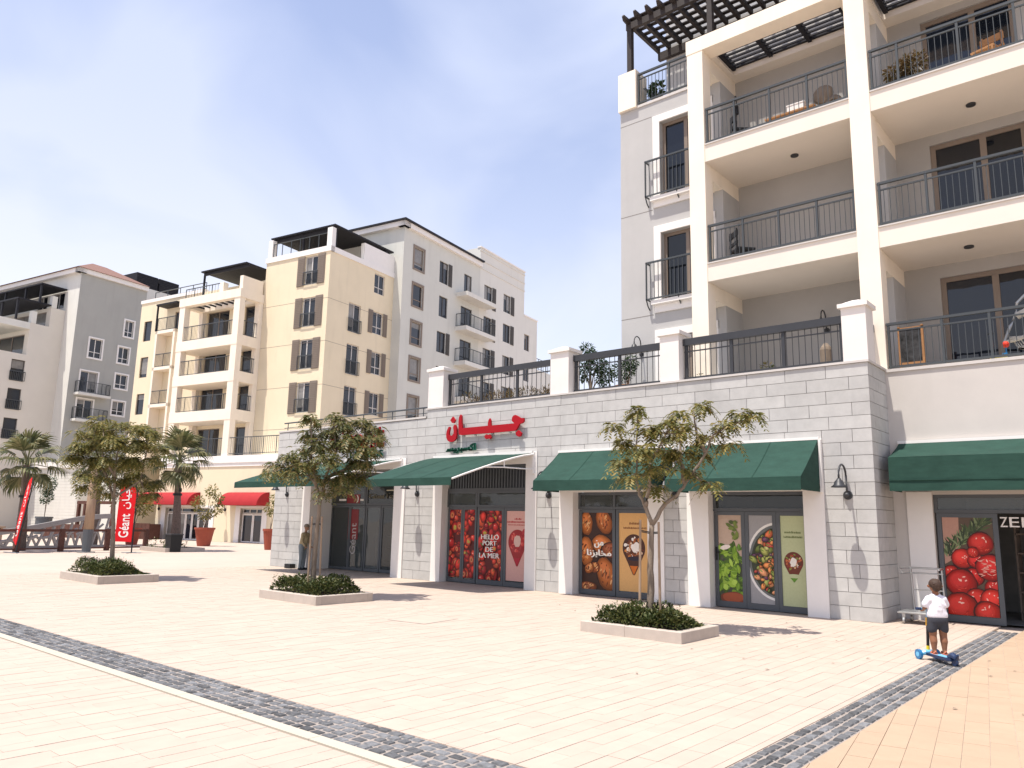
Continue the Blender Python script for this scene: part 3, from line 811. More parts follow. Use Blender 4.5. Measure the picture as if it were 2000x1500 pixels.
# main wall left of the balcony frame, with tall windows
FW_ = FRONT(17.0)
wins = [(-9.50, -8.14, 10.02, 12.22), (-9.50, -8.14, 7.16, 9.10), (-9.50, -8.14, 4.62, 6.30)]
b = MB(); b.wall(FW_, -10.73, -7.90, 4.60, 12.90, wins, .3); b.wall(Face(-10.73, 0, 0, 1, -1, 0), 17.0, 30, 4.6, 12.9, [], .1)
b.face([(-10.73, 17, 12.9), (-7.9, 17, 12.9), (-7.9, 30, 12.9), (-10.73, 30, 12.9)])
b.build('wall', K['grey_wall'], apt)
for z in (4.62, 6.92, 9.78, 12.45):
    if z > 5: 
        b = MB(); b.fbox(FW_, -10.73, -9.75, -.004, .003, z, z+.018); b.build('joint_line', K['joint'], apt)
for w_ in wins: window(apt, FW_, *w_, depth=.2, mull=(.5,), fm='frame_brown', t=.085, trim='white_trim', trimw=.2)
for zb in (10.08, 7.26):
    b = MB()
    FJ = FRONT(16.82)
    b.fbox(FJ, -9.87, -8.17, -.02, .02, zb+1.0, zb+1.045); b.fbox(FJ, -9.87, -8.17, -.015, .015, zb+.03, zb+.065)
    for x in (-9.87, -8.2): b.box(x, x+.03, 16.80, 17.0, zb+1.0, zb+1.04); b.box(x, x+.03, 16.80, 17.0, zb+.03, zb+.06)
    for x in (-9.87, -8.2): b.box(x, x+.03, 16.80, 16.84, zb+.03, zb+1.04)
    r = b.build('window_guard', K['railing'], apt)
    for x in (-9.86, -8.95, -8.2):
        b = MB(); b.tube([(x, 16.82, zb+.03), (x, 16.9, zb-.12), (x, 16.99, zb-.2)], .018, 5); b.build('bracket', K['railing'], r)
    for x in (-9.85, -9.83): pass
    for i in range(15): fpiece('baluster', K['railing'], r, FJ, -9.86+i*.115, -9.86+i*.115+.014, -.007, .007, zb+.06, zb+1.0)
    b = MB(); b.box(-9.74, -8.17, 16.84, 16.999, zb-.10, zb+.0); b.build('sill', K['white_trim'], apt)
# back wall of the balconies, left bay and right bay; right bay has glazed doors
FB = FRONT(YBK)
doors = [(-3.33, -1.55, 4.62, 6.90), (-3.33, -1.55, 7.62, 9.93), (-3.33, -1.55, 10.60, 12.92)]
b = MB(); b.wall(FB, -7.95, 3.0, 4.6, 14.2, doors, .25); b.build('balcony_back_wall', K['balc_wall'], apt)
for d in doors: window(apt, FB, *d, depth=.12, mull=(.56,), fm='frame_brown', t=.10, name='balcony_door')
# side returns of the balconies (opening between column and wall, lintel over)
for xs in ((-7.96, -7.745), (-4.30, -4.02)):
    for z0, z1 in ((4.6, 7.2), (7.62, 10.18), (10.6, 13.1)):
        b = MB(); b.box(xs[0], xs[1], 16.95, YBK, z0, z1-.38); b.build('side_wall', K['grey_wall'], apt)
for xs in ((-8.13, -7.742), (-4.31, -4.018)):
    for z0, z1 in ((4.6, 7.2), (7.62, 10.18), (10.6, 13.1)):
        b = MB(); b.box(xs[0], xs[1], 16.38, YBK, z1-.38, z1); b.build('side_beam', K['cream'], apt)
# columns
for x0, x1 in (XL, XC, XR):
    b = MB(); b.box(x0, x1, YF-.02, YF+.38, 4.605, 13.10); b.build('column', K['cream'], apt)
# slabs with stone edge strip
for zt, zb in ((7.60, 7.18), (10.58, 10.16)):
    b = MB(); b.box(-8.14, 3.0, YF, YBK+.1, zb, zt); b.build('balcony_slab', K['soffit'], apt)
    b = MB(); b.box(-7.73, -4.425, YF-.03, YF+.3, zt, zt+.03); b.box(-4.0, 3.0, YF-.03, YF+.3, zt, zt+.03); b.build('slab_edge', K['cap'], apt)
b = MB(); b.box(-4.0, 3.0, YF-.02, YBK, 4.602, 4.64); b.build('balcony_slab', K['cap'], apt)
for zt, xs in ((10.16, -5.95), (10.16, -2.35), (7.18, -2.6)):
    b = MB(); b.lathe((xs, 16.95, zt-.03), [(0.0, 0), (.09, 0), (.09, .035)], 14); b.build('ceiling_light', K['dark'], apt)
# top frame: front beam, side beams, slatted opening
b = MB(); b.box(-8.17, 3.0, YF-.03, YF+.45, 13.10, 13.47); b.build('top_beam', K['cream'], apt)
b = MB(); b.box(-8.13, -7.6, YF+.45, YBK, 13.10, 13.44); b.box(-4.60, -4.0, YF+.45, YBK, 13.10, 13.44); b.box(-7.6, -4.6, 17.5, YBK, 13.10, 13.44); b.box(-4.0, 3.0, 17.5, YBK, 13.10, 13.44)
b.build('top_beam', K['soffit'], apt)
for xa, xb in ((-7.6, -4.6), (-3.95, -.5)):
    b = MB(); b.box(xa, xb, YF+.45, YF+.53, 13.16, 13.36); b.box(xa, xb, 17.42, 17.5, 13.26, 13.36)
    n = 3
    for i in range(n+1): x = xa+(xb-xa-.09)*i/n; b.box(x, x+.09, YF+.53, 17.42, 13.17, 13.35)
    lf = b.build('louvre_frame', K['pergola_dark'], apt)
    for i in range(5):
        y = YF+.60+i*.165
        piece('louvre', K['pergola_dark'], lf, xa+.05, xb-.05, y, y+.05, 13.22, 13.262)
# railings
railing(apt, FF, -7.72, -4.43, -.06, 10.61, 11.55, [-7.69, -7.0, -6.15, -5.3, -4.46], step=.105)
railing(apt, FF, -7.72, -4.43, -.06, 7.63, 8.57, [-7.69, -6.88, -6.05, -5.22, -4.46], step=.105)
for zb, pst in ((10.61, [-3.96, -3.45, -2.35, -1.4, -.5]), (7.63, [-3.96, -3.10, -2.25, -1.4, -.5]), (4.665, [-3.96, -3.02, -2.24, -1.4, -.5])):
    railing(apt, FF, -3.99, -.5, -.06, zb, zb+.95, pst, step=.112)
# roof terrace, its parapet, railing and timber pergola
b = MB(); b.box(-10.74, -10.18, 16.90, 17.5, 12.88, 14.0); b.build('parapet_pillar', K['cream'], apt)
b = MB(); b.fbox(FW_, -10.74, -8.1, 0, .03, 12.86, 12.93); b.build('coping', K['cap'], apt)
railing(apt, FRONT(16.95), -10.16, -8.10, -.05, 12.93, 13.88, [-10.14, -9.2, -8.2], step=.11)
b = MB(); b.wall(FRONT(18.7), -10.2, 3.0, 12.9, 16.5, [(-9.35, -7.6, 12.95, 14.75)], .2); b.wall(Face(-10.2, 0, 0, 1, -1, 0), 18.7, 28, 12.9, 16.5, [], .1)
b.build('penthouse_wall', K['grey_wall'], apt)
window(apt, FRONT(18.7), -9.35, -7.6, 12.95, 14.75, mull=(.5,), fm='frame_light', name='balcony_door')
pg = root('pergola', 'dark timber pergola over the top roof terrace of the cream apartment block', 'pergola', (-8, 17.8, 13.0))
b = MB(); b.box(-10.45, -10.31, 16.9, 17.04, 14.0, 15.3); b.build('post', K['pergola'], pg)
b = MB(); b.box(-8.03, -7.89, 16.9, 17.04, 13.5, 15.3); b.build('post', K['pergola'], pg)
b = MB(); b.box(-4.5, -4.36, 16.9, 17.04, 13.5, 15.3); b.build('post', K['pergola'], pg)
b = MB(); b.box(-10.48, 2.0, 16.90, 17.02, 15.3, 15.5); b.build('beam', K['pergola'], pg)
b = MB(); b.box(-10.4, 2.0, 18.55, 18.67, 15.18, 15.42); b.build('beam', K['pergola'], pg)
x = -10.44
while x < 1.5:
    b = MB(); b.box(x, x+.085, 16.95, 18.62, 15.44, 15.60)
    b.tube([(x+.042, 16.96, 15.52), (x+.042, 16.72, 15.53), (x+.042, 16.62, 15.58)], [.085, .075, .04], 6)
    b.build('rafter', K['pergola'], pg); x += .36
for i in range(7):
    y = 16.90+i*.27; piece('slat', K['pergola'], pg, -10.48, 2.0, y, y+.125, 15.602, 15.635)

# ------------------------------------------------------------------ things on the balconies and terrace
def lamp_master():
    t = root('wall_lamp', '', 'wall lamp')
    b = MB(); b.tube([(0, 0, 0), (0, -.035, 0)], [.085, .075], 14); b.ball((0, -.04, 0), .05, 8); b.build('wall_plate', K['dark'], t)
    b = MB(); P = [(0, -.04, .0), (0, -.05, .12), (0, -.06, .34)]
    for k in range(9): a = pi*k/8; P.append((0, -.06-.2+.2*cos(a), .34+.2*sin(a)))
    P.append((0, -.46, .26)); b.tube(P, .018, 8); b.build('arm', K['dark'], t, smooth=True)
    b = MB(); b.lathe((0, -.46, .12), [(.135, 0), (.14, .008), (.095, .045), (.075, .10), (.045, .135), (.03, .16), (0, .165)], 18)
    b.lathe((0, -.46, .12), [(.130, .003), (.085, .04), (0, .10)], 18); b.build('lamp_shade', K['dark'], t, smooth=True)
    return t
LM = lamp_master()
lamps = [((-4.50, Y0-.005, 2.20), 0, 'gooseneck wall lamp on the stone pier beside the right stone corner'),
         ((-11.36, Y0-.005, 2.24), 0, 'gooseneck wall lamp on the stone pier between the tomato and bread shop windows'),
         ((-15.95, Y0-.005, 2.30), 0, 'gooseneck wall lamp on the stone pier right of the glazed entrance'),
         ((-22.2, Y0-.005, 2.32), 0, 'gooseneck wall lamp on the leftmost stone pier under the first green awning'),
         ((-5.72, YBK, 6.10), 0, 'gooseneck wall lamp on the back wall of the terrace behind the long railing'),
         ((-10.12, 17.0, 5.93), 0, 'gooseneck wall lamp on the grey wall left of the tall window'),
         ((-8.0, Y0-.005, 2.22), 0, 'gooseneck wall lamp on the pier behind the nearest tree')]
for i, (p, rz, lb) in enumerate(lamps):
    o = LM if i == 0 else copy_tree(LM)
    o.location = p; o.rotation_euler = (0, 0, rz); o.scale = (.8,)*3 if p[1] > 16 else (1,)*3; o['label'] = lb; o['group'] = 'gooseneck lamps on the buildings'
# third-floor balcony: table, chairs, stools
t = root('balcony_table', 'low wooden table with crossed legs on the upper left balcony', 'table', (-5.85, 16.75, 10.6))
b = MB(); b.box(-6.45, -5.3, 16.5, 16.95, 11.0, 11.035); b.build('table_top', K['wood'], t)
for x in (-6.3, -5.45):
    b = MB(); b.tube([(x-.15, 16.52, 10.62), (x+.15, 16.93, 11.0)], .022, 5); b.tube([(x+.15, 16.52, 10.62), (x-.15, 16.93, 11.0)], .022, 5); b.build('leg', K['wood'], t)
t = root('storage_box', 'white box standing on the low wooden balcony table', 'box', (-5.75, 16.7, 11.036))
b = MB(); b.box(-5.95, -5.55, 16.58, 16.84, 11.037, 11.21); b.build('box_body', K['white_trim'], t)
b = MB(); b.box(-5.96, -5.54, 16.57, 16.85, 11.21, 11.235); b.build('lid', K['white_ink'], t)
def chair(base, rz, lb, mk, grp=None, name='balcony_chair'):
    t = root(name, lb, 'chair', (0, 0, 0), group=grp)
    b = MB(); b.box(-.22, .22, -.22, .22, .40, .44); b.build('seat', K[mk], t)
    b = MB(); b.box(-.22, .22, .20, .235, .72, .86); b.box(-.22, .22, .20, .235, .52, .60); b.build('backrest', K[mk], t)
    for x in (-.20, .17):
        b = MB(); b.box(x, x+.035, -.22, -.185, 0, .40); b.build('leg', K[mk], t)
        b = MB(); b.box(x, x+.035, .20, .234, 0, .90); b.build('leg', K[mk], t)
    t.location = base; t.rotation_euler = (0, 0, rz); return t
chair((-7.1, 16.75, 10.6), 2.3, 'dark slatted chair at the left end of the upper left balcony', 'black')
chair((-7.2, 16.75, 7.61), 2.4, 'black metal chair at the left end of the middle left balcony', 'black')
chair((-1.95, 16.7, 10.6), -.3, 'pale wooden chair on the top right balcony', 'wood')
for k, (x, z, r_) in enumerate(((-5.25, 11.45, .24), (-5.02, 11.15, .2))):
    t = root('woven_stool', ['round dark woven seat propped on top behind the balcony table', 'smaller round woven ring leaning right of the balcony table'][k], 'stool', (x, 17.0, 10.6))
    b = MB()
    if k: b.lathe((0, 0, 0), [(r_*.55, -.05), (r_, -.05), (r_, .05), (r_*.55, .05), (r_*.55, -.05)], 20)
    else: b.lathe((0, 0, 0), [(0, -.06), (r_*.8, -.06), (r_, 0), (r_*.8, .06), (0, .06)], 20)
    b.v = [(p[0]+x, p[2]+17.0, p[1]+z) for p in b.v]; b.build('woven_seat', K['bark'], t, smooth=True)
    b = MB(); b.tube([(x-.12, 17.05, 10.6), (x, 17.02, z-r_*.8)], .02, 5); b.tube([(x+.12, 17.05, 10.6), (x, 17.02, z-r_*.8)], .02, 5); b.build('leg', K['dark'], t)
t = root('hanging_lantern', 'small black lantern hooked on the upper left balcony rail', 'lantern', (-6.98, 16.12, 11.2))
b = MB(); b.tube([(-6.98, 16.08, 11.62), (-6.98, 16.13, 11.66), (-6.98, 16.16, 11.55), (-6.98, 16.16, 11.4)], .012, 5); b.build('hook', K['black'], t)
b = MB(); b.lathe((-6.98, 16.16, 11.2), [(0, 0), (.05, .0), (.05, .18), (.02, .23), (0, .23)], 8); b.build('lantern_body', K['black'], t)

def leaf_cloud(mb, c, r, n, size, rnd, droop=.3, asp=2.2):
    """n leaf blades scattered through an ellipsoid"""
    for _ in range(n):
        while True:
            p = Vector((rnd.uniform(-1, 1), rnd.uniform(-1, 1), rnd.uniform(-1, 1)))
            if p.length <= 1: break
        q = Vector(c)+Vector((p.x*r[0], p.y*r[1], p.z*r[2]))
        d = Vector((p.x+rnd.uniform(-.6, .6), p.y+rnd.uniform(-.6, .6), p.z*.6+rnd.uniform(-.6, .6)-droop))
        if d.length < .1: d = Vector((0, 0, 1))
        d.normalize(); sd = d.cross(Vector((rnd.uniform(-1, 1), rnd.uniform(-1, 1), 1))); sd.normalize()
        L = size*rnd.uniform(.6, 1.3); w = L/asp/2
        nn = d.cross(sd)*L*.10
        mb.faces([q, q+d*L*.5+sd*w+nn, q+d*L, q+d*L*.5-sd*w+nn], [(0, 1, 2, 3)])
def potted(name, lb, cat, base, pot_r, pot_h, clumps, matn, potm='terracotta', stem=True, size=.09, n=160, seed=1, group=None, flare=1.25):
    t = root(name, lb, cat, base, group=group); rnd = random.Random(seed); x, y, z = base
    b = MB(); b.lathe(base, [(0, 0), (pot_r/flare, 0), (pot_r*.98, pot_h*.9), (pot_r*1.06, pot_h*.9), (pot_r*1.06, pot_h), (pot_r*.9, pot_h), (pot_r*.88, pot_h*.92), (0, pot_h*.92)], 20)
    b.build('pot', K[potm], t)
    b = MB()
    for c, r in clumps: leaf_cloud(b, (x+c[0], y+c[1], z+c[2]), r, int(n*r[0]*r[2]*60), size, rnd)
    b.build('foliage', K[matn], t)
    if stem:
        b = MB()
        for c, r in clumps: b.tube([(x, y, z+pot_h*.85), (x+c[0]*.4, y+c[1]*.4, z+pot_h+(c[2]-pot_h)*.5), (x+c[0], y+c[1], z+c[2])], [.022, .016, .008], 5)
        b.build('stem', K['bark'], t)
    return t
potted('potted_plant', 'leafy plant in a round black pot on the top right balcony', 'plant', (-3.45, 16.55, 10.6), .24, .28, [((-.12, 0, .55), (.25, .15, .22)), ((.2, 0, .62), (.24, .15, .26))], 'dry', 'black', size=.09, n=110, seed=5, flare=1.1)
potted('potted_plant', 'spiky plant in a pot behind the roof terrace railing', 'plant', (-9.75, 17.3, 12.93), .12, .2, [((0, 0, .45), (.2, .15, .25))], 'plant', 'kerb', size=.16, n=60, seed=6)
t = root('lounge_chair', 'dark slatted lounger tilted behind the roof terrace railing', 'chair', (-9.9, 17.4, 12.93))
b = MB()
for i in range(6): b.box(-10.1+i*.085, -10.04+i*.085, 17.2, 17.6, 13.5-i*.09, 13.53-i*.09)
b.build('slatted_back', K['dark'], t); b = MB(); b.tube([(-10.1, 17.2, 13.52), (-9.55, 17.2, 12.95)], .02, 5); b.tube([(-10.1, 17.6, 13.52), (-9.55, 17.6, 12.95)], .02, 5); b.build('frame', K['dark'], t)
# terrace plants
potted('terrace_shrub', 'tall feathery tree in a pot on the terrace behind the middle railing', 'plant', (-10.95, 15.9, 4.6), .2, .3, [((-.22, 0, .85), (.16, .14, .3)), ((.12, .05, .95), (.26, .15, .26)), ((-.12, 0, 1.42), (.17, .12, .13)), ((.35, .1, .72), (.24, .15, .34)), ((.0, 0, 1.2), (.14, .1, .14))], 'plant', 'black', size=.085, n=120, seed=11)
potted('terrace_shrub', 'rounded bush in a wide brown bowl behind the right part of the middle railing', 'plant', (-9.85, 15.9, 4.6), .34, .3, [((-.12, 0, .70), (.30, .2, .28)), ((.08, 0, .88), (.2, .15, .2))], 'plant', 'wood', size=.075, n=120, seed=12, stem=True)
b = MB(); rnd = random.Random(13)
t = root('terrace_hedge', 'dry grassy planting behind the left terrace railing', 'plant', (-13.2, 15.6, 4.6))
for i in range(9): leaf_cloud(b, (-14.8+i*.42, 15.55+rnd.uniform(-.1, .1), 4.78+rnd.uniform(0, .12)), (.3, .14, .26), 190, .12, rnd, droop=-.4, asp=5)
b.build('foliage', K['dry'], t)
b = MB(); b.box(-15.0, -11.4, 15.35, 15.8, 4.601, 4.72); b.build('trough', K['kerb'], t)
potted('potted_plant', 'small red-leaved plant in a white pot at the foot of the long terrace railing', 'plant', (-6.1, 15.25, 4.6), .09, .14, [((0, 0, .22), (.14, .1, .1))], 'leaf2', 'white_trim', size=.08, n=120, seed=15, stem=False)
potted('potted_plant', 'tiny plant in a white pot left of the long terrace railing', 'plant', (-7.6, 15.25, 4.6), .08, .16, [((0, 0, .22), (.06, .06, .07))], 'leaf2', 'white_trim', size=.06, n=100, seed=16, stem=False)
t = root('garden_lantern', 'tall dark lantern standing behind the right end of the long terrace railing', 'lantern', (-5.0, 15.5, 4.6))
b = MB(); b.lathe((-5.0, 15.5, 4.6), [(0, 0), (.12, 0), (.12, .5), (.10, .56), (.04, .64), (0, .64)], 10); b.build('lantern_body', K['bark'], t)
# right terrace: chalkboard easel, hanging egg chair, toys
t = root('easel', 'wooden easel with a chalkboard leaning behind the right terrace railing', 'easel', (-3.65, 16.5, 4.64))
FEs = Face(0, 16.42, 1, 0, 0, -1)
b = MB(); b.fbox(FEs, -3.84, -3.46, 0, .012, 4.86, 5.52); b.build('chalkboard', K['chalk'], t)
for x in (-3.88, -3.46):
    b = MB(); b.hexa([(x, 16.40, 4.645), (x+.04, 16.40, 4.645), (x+.04, 16.45, 4.645), (x, 16.45, 4.645), (x, 16.40, 5.60), (x+.04, 16.40, 5.60), (x+.04, 16.45, 5.60), (x, 16.45, 5.60)]); b.build('leg', K['wood'], t)
b = MB(); b.fbox(FEs, -3.88, -3.42, -.01, .02, 5.52, 5.57); b.build('crossbar', K['wood'], t)
b = MB(); b.fbox(FEs, -3.84, -3.46, -.01, .03, 4.80, 4.86); b.build('tray', K['wood'], t)
b = MB(); b.tube([(-3.67, 16.44, 5.55), (-3.55, 16.85, 4.645)], .02, 5); b.build('rear_leg', K['wood'], t)
t = root('egg_chair', 'pale wicker hanging egg chair at the right edge of the terrace', 'chair', (-1.6, 16.9, 4.64))
b = MB(); b.tube([(-2.15, 16.8, 5.10), (-2.02, 16.8, 5.42), (-1.92, 16.8, 5.62), (-1.88, 16.8, 5.85), (-1.75, 16.8, 5.98), (-1.5, 16.8, 6.02)], .03, 7); b.build('stand', K['steel'], t)
b = MB()
for k in range(10):
    a = pi*k/9; b.tube([(-1.62+.42*cos(a*1.0+pi), 16.7+.12*sin(a), 5.16-.0*k)] + [(-1.62+.42*cos(q_)*sin(a*.5+.2), 16.75, 5.20-.32*abs(sin(q_))*sin(a*.5+.3)) for q_ in (pi, pi*1.25, pi*1.5, pi*1.75, 2*pi)], .014, 4)
b.tube([(-2.1, 16.75, 5.12), (-1.9, 16.72, 5.14), (-1.7, 16.72, 5.22), (-1.55, 16.74, 5.38), (-1.35, 16.76, 5.42)], .035, 6); b.build('basket', K['wicker'], t)
b = MB(); b.tube([(-1.90, 16.8, 5.6), (-1.75, 16.78, 5.66), (-1.55, 16.78, 5.62)], .07, 8); b.build('cushion', K['wicker'], t)
t = root('toy_scooter', 'colourful toy with a red ball on the right terrace', 'toy', (-2.2, 16.5, 4.64))
b = MB(); b.box(-2.33, -2.06, 16.35, 16.5, 4.70, 4.77); b.build('deck', K['yellowp'], t)
b = MB(); b.ball((-2.07, 16.4, 5.0), .062, 10); b.build('red_ball', K['red'], t)
b = MB(); b.tube([(-2.07, 16.4, 4.77), (-2.07, 16.4, 4.96)], .014, 6); b.box(-2.13, -2.05, 16.36, 16.44, 4.77, 4.84); b.build('post', K['blue'], t)
b = MB(); b.tube([(-2.27, 16.42, 4.77), (-2.29, 16.42, 5.24)], .012, 5); b.tube([(-2.36, 16.42, 5.24), (-2.22, 16.42, 5.24)], .012, 5); b.build('handlebar', K['black'], t)
for x in (-2.31, -2.08):
    b = MB(); b.tube([(x, 16.36, 4.69), (x, 16.40, 4.69)], .045, 10); b.build('wheel', K['green_sign'], t)
# ------------------------------------------------------------------ awnings
def awning_arm(label, x0, x1, xo0, xo1, proj, zt, zf, val, y=Y0-.035):
    """open drop-arm awning: a sloping cloth, a valance, white side arms"""
    t = root('awning', label, 'awning', ((x0+x1)/2, y, zt), group='green awnings over the shop doors')
    b = MB(); n = 8; pts = []
    for i in range(n+1):
        k = i/n; yy = y-.06-(proj-.06)*k; zz = zt-(zt-zf)*(k**1.35)-.03*sin(pi*k)
        xa, xb = x0+(xo0-x0)*k, x1+(xo1-x1)*k
        for j in range(7): u = j/6; pts.append((xa+(xb-xa)*u, yy, zz-.022*sin(pi*(u*3 % 1))*(.3+.7*k)-.004*sin(9*u+5*k)))
    idx = [(i*7+j, i*7+j+1, (i+1)*7+j+1, (i+1)*7+j) for i in range(n) for j in range(6)]
    m_ = len(pts); pts2 = pts+[(p[0], p[1], p[2]-.008) for p in pts]
    b.faces(pts2, idx+[tuple(m_+q for q in reversed(f)) for f in idx])
    b.build('canopy', K['green'], t, smooth=True)
    for j in (2, 4):
        b = MB()
        for i in range(n):
            p, q = pts[i*7+j], pts[(i+1)*7+j]; b.faces([(p[0]-.012, p[1], p[2]+.004), (p[0]+.012, p[1], p[2]+.004), (q[0]+.012, q[1], q[2]+.004), (q[0]-.012, q[1], q[2]+.004)], [(0, 1, 2, 3)])
        b.build('seam', K['green_seam'], t)
    b = MB(); yy = y-proj
    pv = []
    for j in range(25):
        u = j/24; x = xo0+(xo1-xo0)*u; pv.append((x, yy-.004+.006*sin(u*25), zf)); pv.append((x, yy-.014+.010*sin(u*25+.6), zf-val))
    b.faces(pv, [(2*j, 2*j+2, 2*j+3, 2*j+1) for j in range(24)]); b.build('valance', K['green'], t)
    b = MB(); b.tube([(xo0, yy+.02, zf-.01), (xo1, yy+.02, zf-.01)], .022, 6); b.build('front_bar', K['green'], t)
    b = MB(); b.box(x0, x1, y-.09, y, zt-.02, zt+.05); b.build('header_box', K['white_trim'], t)
    for xa, xb, sg in ((x0, xo0, 1), (x1, xo1, -1)):
        P = []
        for i in range(9):
            k = i/8; P.append((xa+(xb-xa)*k+sg*-.02, y-.06-(proj-.06)*k, zt-(zt-zf)*(k**1.35)-.035-.02*sin(pi*k)))
        b = MB(); b.tube(P, .022, 6); b.tube([P[3], P[3][:2]+(zt-.40,)], .014, 5); b.tube([(xa, y-.01, zt-.40), P[3][:2]+(zt-.40,)], .016, 5); b.tube([P[3][:2]+(zt-.40,), P[5]], .014, 5)
        b.box(xa-.03, xa+.03, y-.05, y, zt-.5, zt+.02)
        b.build('side_arm', K['white_trim'], t)
    return t
def awning_box(label, x0, x1, proj, zt, zf, zb, y=Y0-.035, lip=0.0):
    """closed box awning: sloping top, upright front flap, triangular cheeks"""
    t = root('awning', label, 'awning', ((x0+x1)/2, y, zt), group='green awnings over the shop doors')
    yf = y-proj
    b = MB(); n = 6
    pts = []
    for i in range(n+1):
        k = i/n
        for j in range(13):
            u = j/12; pts.append((x0+(x1-x0)*u, y-.03+(yf-y+.03)*k, zt+(zf-zt)*k-.030*sin(pi*k)-.016*sin(pi*((u*3) % 1))*sin(pi*k)-.004*sin(8*u+4*k)))
    m_ = len(pts); idx = [(i*13+j, i*13+j+1, (i+1)*13+j+1, (i+1)*13+j) for i in range(n) for j in range(12)]
    b.faces(pts+[(p[0], p[1], p[2]-.01) for p in pts], idx+[tuple(m_+q for q in reversed(f)) for f in idx])
    b.build('canopy', K['green'], t, smooth=True)
    for j in (4, 8):
        b = MB()
        for i in range(n):
            p, q = pts[i*13+j], pts[(i+1)*13+j]; b.faces([(p[0]-.01, p[1], p[2]+.004), (p[0]+.01, p[1], p[2]+.004), (q[0]+.01, q[1], q[2]+.004), (q[0]-.01, q[1], q[2]+.004)], [(0, 1, 2, 3)])
        b.build('seam', K['green_seam'], t)
    b = MB(); pv = []
    zmid = zb+.20 if lip else None
    for j in range(25):
        u = j/24; x = x0+(x1-x0)*u; pv.append((x, yf, zf)); pv.append((x, yf-.012+.007*sin(u*21), zb))
    b.faces(pv, [(2*j, 2*j+2, 2*j+3, 2*j+1) for j in range(24)])
    b.build('valance', K['green'], t)
    if lip:
        b = MB(); b.box(x0, x1, yf-.022, yf-.004, zmid-.015, zmid); b.build('hem', K['green'], t)
    for x in (x0, x1):
        b = MB(); s_ = .004 if x == x1 else -.004
        P = [(y-.02, zt-.02), (yf+.004, zf-.012), (yf+.002, zb+.01), (y-.02, zb+.01)]
        b.faces([(x, *p) for p in P]+[(x-s_, *p) for p in P], [(0, 1, 2, 3), (7, 6, 5, 4), (0, 4, 5, 1), (1, 5, 6, 2), (2, 6, 7, 3), (3, 7, 4, 0)])
        b.build('cheek', K['green'], t)
    b = MB(); b.box(x0-.02, x1+.02, y-.05, y, zt-.01, zt+.045); b.box(x1+.006, x1+.05, y-.05, y, zb, zt-.01); b.build('header_box', K['white_trim'], t)
    b = MB(); b.tube([(x0+.02, yf+.03, zb+.06), (x1-.02, yf+.03, zb+.06)], .018, 6); b.tube([(x1-.03, y, zb+.3), (x1-.03, yf+.03, zb+.06)], .014, 5); b.tube([(x0+.03, y, zb+.3), (x0+.03, yf+.03, zb+.06)], .014, 5)
    b.build('frame', K['white_trim'], t)
    return t
awning_arm('long green canvas awning with open white arms over the glazed entrance, leftmost of the row', -21.2, -16.6, -21.75, -17.3, 2.15, 3.27, 2.60, .17)
awning_arm('green canvas awning with open white arms over the tomato posters below the red letters', -15.25, -11.80, -15.42, -12.36, 2.28, 3.26, 2.56, .18)
awning_box('green box awning over the bread posters, partly behind the nearest tree', -11.02, -8.02, 1.0, 3.24, 2.52, 2.29)
awning_box('green box awning over the salad posters with a dark triangular end beside the stone pier', -7.66, -4.97, 1.0, 3.24, 2.49, 2.25)
awning_box('green box awning with a deep front over the doorway at the right edge', -3.86, 3.0, .85, 3.21, 2.88, 2.28, y=YB-.02, lip=1)

# ------------------------------------------------------------------ big sign letters
sg = root('shop_sign', 'red raised Arabic letters with small green letters under them on the stone wall', 'sign', (-13.5, Y0, 3.9))
FSG = FRONT(Y0-.075)
nun = [(-14.772, 3.972), (-14.702, 4.075), (-14.666, 4.08), (-14.647, 4.041), (-14.675, 3.951), (-14.682, 3.875), (-14.648, 3.835), (-14.563, 3.835), (-14.512, 3.881), (-14.505, 3.941), (-14.532, 4.064), (-14.482, 4.129), (-14.439, 4.104), (-14.402, 3.996), (-14.389, 3.859), (-14.412, 3.755), (-14.462, 3.697), (-14.544, 3.663), (-14.65, 3.669), (-14.727, 3.711), (-14.774, 3.789), (-14.785, 3.881)]
alef = [(-14.273, 4.384), (-14.23, 4.34), (-14.215, 4.15), (-14.194, 4.013), (-13.279, 4.018), (-13.278, 4.088), (-13.255, 4.167), (-13.218, 4.208), (-13.186, 4.148), (-13.172, 4.018), (-12.387, 4.022), (-12.472, 4.092), (-12.465, 4.17), (-12.429, 4.217), (-12.365, 4.234), (-12.281, 4.199), (-12.189, 4.143), (-12.08, 4.136), (-12.078, 4.051), (-12.131, 4.012), (-12.213, 4.001), (-12.274, 3.923), (-12.327, 3.848), (-12.401, 3.834), (-13.166, 3.826), (-14.217, 3.827), (-14.29, 3.838), (-14.32, 3.885), (-14.338, 4.203), (-14.323, 4.316)]
dots = [[(-14.56, 4.348), (-14.466, 4.242), (-14.505, 4.169), (-14.58, 4.177), (-14.647, 4.255)], [(-13.397, 3.742), (-13.33, 3.802), (-13.271, 3.774), (-13.213, 3.795), (-13.149, 3.728), (-13.189, 3.668), (-13.268, 3.694), (-13.335, 3.676)], [(-12.251, 3.844), (-12.147, 3.763), (-12.178, 3.692), (-12.246, 3.679), (-12.324, 3.721), (-12.335, 3.785)]]
for p in (nun, alef, *dots):
    b = MB(); b.prism(FSG, p, 0, .05); b.build('letter', K['red_sign'], sg)
b = MB()
for s_ in (-14.4, -13.8, -13.2, -12.6): b.box(s_, s_+.03, Y0-.08, Y0, 3.80, 3.83)
b.build('bracket', K['steel'], sg)
GA = '\uFEB4\uFEF4\uFEAE\uFE92\uFEB4\uFEDB\uFE8D'
